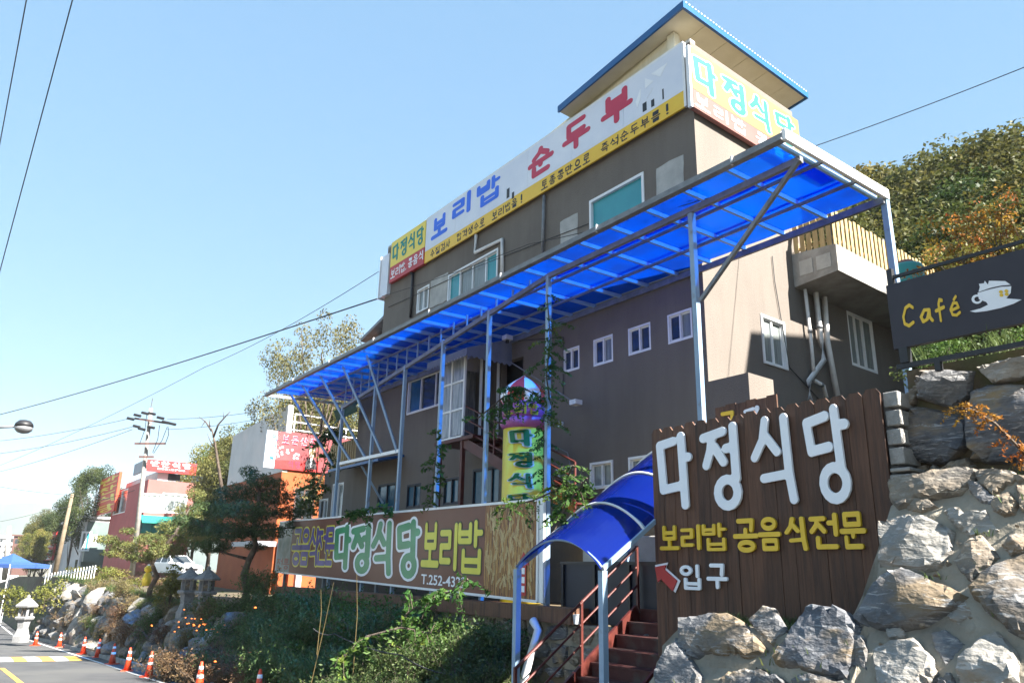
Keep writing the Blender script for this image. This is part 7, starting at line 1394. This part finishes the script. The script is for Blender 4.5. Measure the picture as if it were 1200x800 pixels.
vine('feathery green vine climbing the canopy post beside the balloon pillar', [px_(640, 600, d2 - .1), px_(646, 560, d2 - .1), px_(638, 520, d2 - .1), px_(646, 480, d2 - .1), px_(640, 440, d2 - .1), px_(645, 400, d2 - .1), px_(641, 345, d2 - .1)], 80, .04, 'vine', .42, 3)
vine('green vine arching across in front of the balloon pillar dome', [px_(640, 470, d2 - .15), px_(615, 455, d2 - .3), px_(590, 465, d2 - .4), px_(560, 490, d2 - .4)], 30, .05, 'vine', .45, 4)
vine('yellow green vine sprays over the arched canopy ridge', [px_(650, 620, 11.2), px_(662, 595, 11.2), px_(676, 575, 11.1), px_(688, 560, 11)], 26, .045, 'vine', .3, 5)
vine('vine trailing along the top edge of the barley sign', [px_(580, 597, 12.9), px_(600, 592, 12.5), px_(625, 586, 12.1), px_(660, 570, 11.8), px_(672, 545, 11.6)], 34, .04, 'vine', .3, 6)
vine('sunlit vine sprays against the lower right of the barley sign', [px_(470, 725, 12.4), px_(500, 700, 12.0), px_(530, 692, 11.8), px_(548, 678, 11.6)], 26, .055, 'vine', .4, 7)
vine('sunlit yellow green shrub sprays low among the bank bushes', [px_(400, 770, 11.6), px_(430, 745, 11.6), px_(470, 735, 11.5), px_(505, 742, 11.4)], 30, .05, 'vine', .4, 8)
vine('ivy growing on the first canopy post left of the porch', [px_(505, 590, 17.4), px_(508, 560, 17.4), px_(512, 525, 17.4), px_(510, 505, 17.4)], 22, .06, 'vine', .3, 9)
vine('dark creeper on the steps between orange building and low wing', [px_(352, 606, 30), px_(366, 580, 30), px_(378, 550, 29), px_(386, 515, 28), px_(392, 500, 28)], 60, .10, 'bush', .8, 10)
vine('leafy creeper along the low wing roof edge above the barley sign', [px_(405, 600, 21), px_(430, 596, 20), px_(460, 593, 19)], 30, .07, 'vine', .4, 11)
# dry reed stems
for k, (x0, y0, x1, y1, d) in enumerate(((365, 785, 391, 682, 13.2), (415, 770, 418, 672, 12.8), (373, 745, 376, 690, 13.5))):
    a, b = at_depth(x0, y0, d), at_depth(x1, y1, d); mb = MB(); mb.tube([a - Z3 * .3, lerp(a, b, .5) + RT * .03, b], [.007, .006, .003], 6); tag(mb.build('dry_cane', M['straw'], None), ('tall dry yellow cane leaning right among the bank bushes', 'upright dry yellow cane beneath the barley sign', 'short dry cane left of the upright one')[k], 'cane')
# left verge planting
sh = variant('verge', seed=41, H=1.0, R=.8, nclump=18, per=420, leaf=.06, material='leafyellow', tr=.02, base=.1, clump=.36, shape='any')
vl = []
for k in range(46):
    x = random.uniform(0, 240); d = random.uniform(33, 60); y = lerp(672, 690, (60 - d) / 27) + random.uniform(-3, 3) + (10 if x < 50 else 0); P = at_depth(x, y, d); s_ = uvz(P)
    if s_[1] > -4.3: vl.append((x, P))
vl = sorted(vl, key=lambda q: q[0])[:30]
for k, (x, P) in enumerate(vl):
    vi = random.randrange(4); plant('verge_shrub', [sh, bushA, bushR, sh][vi], (P[0], P[1], gz(P[0], P[1]) - .1), random.uniform(.5, .95), random.uniform(0, 6), ['yellow green', 'dark green', 'reddish', 'yellow green'][vi] + ' shrub on the verge below the far buildings, ' + ORD[k] + ' from the left', 'shrub', 'shrubs on the verge')
for k, (x, y, d, s_) in enumerate(((8, 690, 46, 1.5), (30, 694, 46, 1.4), (55, 690, 46, 1.2), (75, 682, 50, 1.2))): P = at_depth(x, y, d); plant('bright_shrub', sh, (P[0], P[1], P[2] - 1.0 * s_), s_, x, ORD[k] + ' bright green shrub from the left edge, above the pale stone lantern', 'shrub', 'bright shrubs at the far left')
tp2 = variant('smallcon', seed=43, H=1.6, R=.5, nclump=16, per=1200, leaf=.05, material='leafyellow', tr=.03, base=.3, clump=.5, shape='cone'); P = at_depth(198, 705, 28); plant('clipped_conifer', tp2, (P[0], P[1], P[2] - .6), 1.1, 1, 'small bright green conifer left of the two grey lanterns')
P = at_depth(173, 672, 34); hy = thing('yellow_figure', 'small yellow garden figure beside the white car', 'ornament', P - Z3 * .5); mb = MB(); mb.lathe(P - Z3 * .5, [(.16, 0), (.2, .3), (.14, .5), (.1, .55)], 12); mb.build('body', M['yellow'], hy, smooth=True); mb = MB(); mb.lathe(P + Z3 * .04, [(.05, 0), (.16, .1), (.16, .22), (.06, .32)], 12); mb.build('head', M['yellow'], hy, smooth=True)
# dry twig with orange leaves in front of the boulders, weeds on the ledge
vine('slender twig with small yellow orange leaves before the dark boulders', [px_(1215, 548, 7.0), px_(1190, 520, 7.0), px_(1165, 495, 7.0), px_(1140, 480, 7.0), px_(1122, 478, 7.0)], 34, .022, 'leafautumn', .14, 14, 'autumn_twig')
def tuft(n, L, rng):
    V = []; Fq = []
    for i in range(n):
        a = rng.uniform(0, 6.28); o = rng.normal(size=2) * .06; l = L * rng.uniform(.5, 1.2); w = .006; d = np.array([math.cos(a), math.sin(a), 0]); s_ = np.array([-d[1], d[0], 0]) * w; p0 = np.array([o[0], o[1], -.02]); p1 = p0 + d * l * .25 + Z3 * l * .6; p2 = p0 + d * l * .65 + Z3 * l * .85; b = len(V); V += [p0 - s_, p0 + s_, p1 + s_ * .7, p1 - s_ * .7, p2 + s_ * .1, p2 - s_ * .1]; Fq += [(b, b + 1, b + 2, b + 3), (b + 3, b + 2, b + 4, b + 5)]
    return np.array(V), np.array(Fq)
rng = np.random.default_rng(8); V = []; Fq = []; nn = 0
for k in range(190):
    if k < 100: a = rng.uniform(2.95, 5.0); P = W(-a, rng.uniform(-4.4, -3.62), 1.26 + rng.uniform(-.02, .03))
    elif k < 125: P = W(-rng.uniform(5.4, 8), rng.uniform(-3.7, -3.2), 2.72)
    elif k < 150: P = W(-rng.uniform(5.4, 8), rng.uniform(-3.3, -2.6), 4.05)
    else: a = rng.uniform(2.95, 7.4); P = bat_m(a, rng.uniform(.05, .93) * btop(a)) + bt_n * .02
    v, f = tuft(16, rng.uniform(.06, .2) if k < 125 else (.3 if k < 150 else .08), rng); V.append(v + P); Fq.append(f + nn); nn += len(v)
o = obj('ledge_weeds', mesh_raw('ledge_weeds', np.concatenate(V), np.concatenate(Fq), M['bush'])); o['kind'] = 'stuff'; o['label'] = 'weeds growing along the rock ledges'; o['category'] = 'weeds'
V = []; Fq = []; nn = 0
for k in range(4200):
    u = rng.uniform(-.5, 60); v_ = rng.uniform(-5.25, -2.8 if u < 15 else -3.2); P = W(u, v_, ground(u, v_)); v, f = tuft(9, rng.uniform(.12, .35), rng); V.append(v + P); Fq.append(f + nn); nn += len(v)
o = obj('bank_grass', mesh_raw('bank_grass', np.concatenate(V), np.concatenate(Fq), M['bush'])); o['kind'] = 'stuff'; o['label'] = 'rough grass between the bushes on the bank'; o['category'] = 'grass'

# dead leaves lying on the canopy sheets and on the arch, small fittings on the facade
rng = np.random.default_rng(77); C = []
for k in range(260):
    u, v = rng.uniform(-3.5, 16), VF + .08 + abs(rng.normal()) * .45
    if v < -.1: C.append(W(u, v, cz(v) + .075))
v, f = leaf_cloud(np.array(C), rng, .035, 3.0, .6); o = obj('leaf_litter', mesh_raw('leaf_litter', v, f, M['leaftan'])); o['kind'] = 'stuff'; o['label'] = 'dead leaves lying on the blue canopy sheets'; o['category'] = 'leaves'
p = pu(657, 497, -.05); mb = MB(); c = W(p[0], -.09, p[2]); mb.tube([c, c + VD * .09], .07, 12); tag(mb.build('vent_cap', M['fascia'], None), 'small round white vent cap on the dark facade right of the vine post', 'vent')
mb = MB(); Q = [pu(x, y, -.06) for x, y in ((648, 530), (655, 525), (665, 530), (668, 545), (664, 555))]; mb.tube([W(q[0], -.06, q[2]) for q in Q], .012, 6); tag(mb.build('loose_cable', M['steelgrey'], None), 'loose looped cable on the facade above the lower windows', 'cable')
for k, pts in enumerate((((455, 360), (560, 312), (690, 262)), ((600, 400), (660, 395), (660, 470)), ((905, 300), (908, 330), (925, 430), (962, 470)))):
    pl_ = [(pu if k < 2 else pv)(x, y, -.03) for x, y in pts]; mb = MB(); mb.tube([W(q[0] if k < 2 else -.03, -.03 if k < 2 else q[1], q[2]) for q in pl_], .011, 5); tag(mb.build('wall_cable', M['cable'], None), ('thin black cable clipped along the upper facade under the long banner', 'thin black cable dropping down the facade by the small windows', 'thin black cable hanging down the sunny side wall beside the balcony')[k], 'cable')

# ------------------------------------------------------------------ thin autumn haze round the whole scene
hz = MB(); hz.box((-4200, -700, -60), (5200, 0, 0), (0, 4200, 0), (0, 0, 215)); hm = bpy.data.materials.new('haze'); hm.use_nodes = True; hN = hm.node_tree.nodes; hN.remove(hN['Principled BSDF']); pv_ = hN.new('ShaderNodeVolumePrincipled'); pv_.inputs['Color'].default_value = (0.86, 0.92, 1.0, 1); pv_.inputs['Density'].default_value = 0.0002
hm.node_tree.links.new(pv_.outputs[0], hN['Material Output'].inputs['Volume']); ho = hz.build('haze', hm); ho['kind'] = 'stuff'; ho['label'] = 'thin haze over the valley'
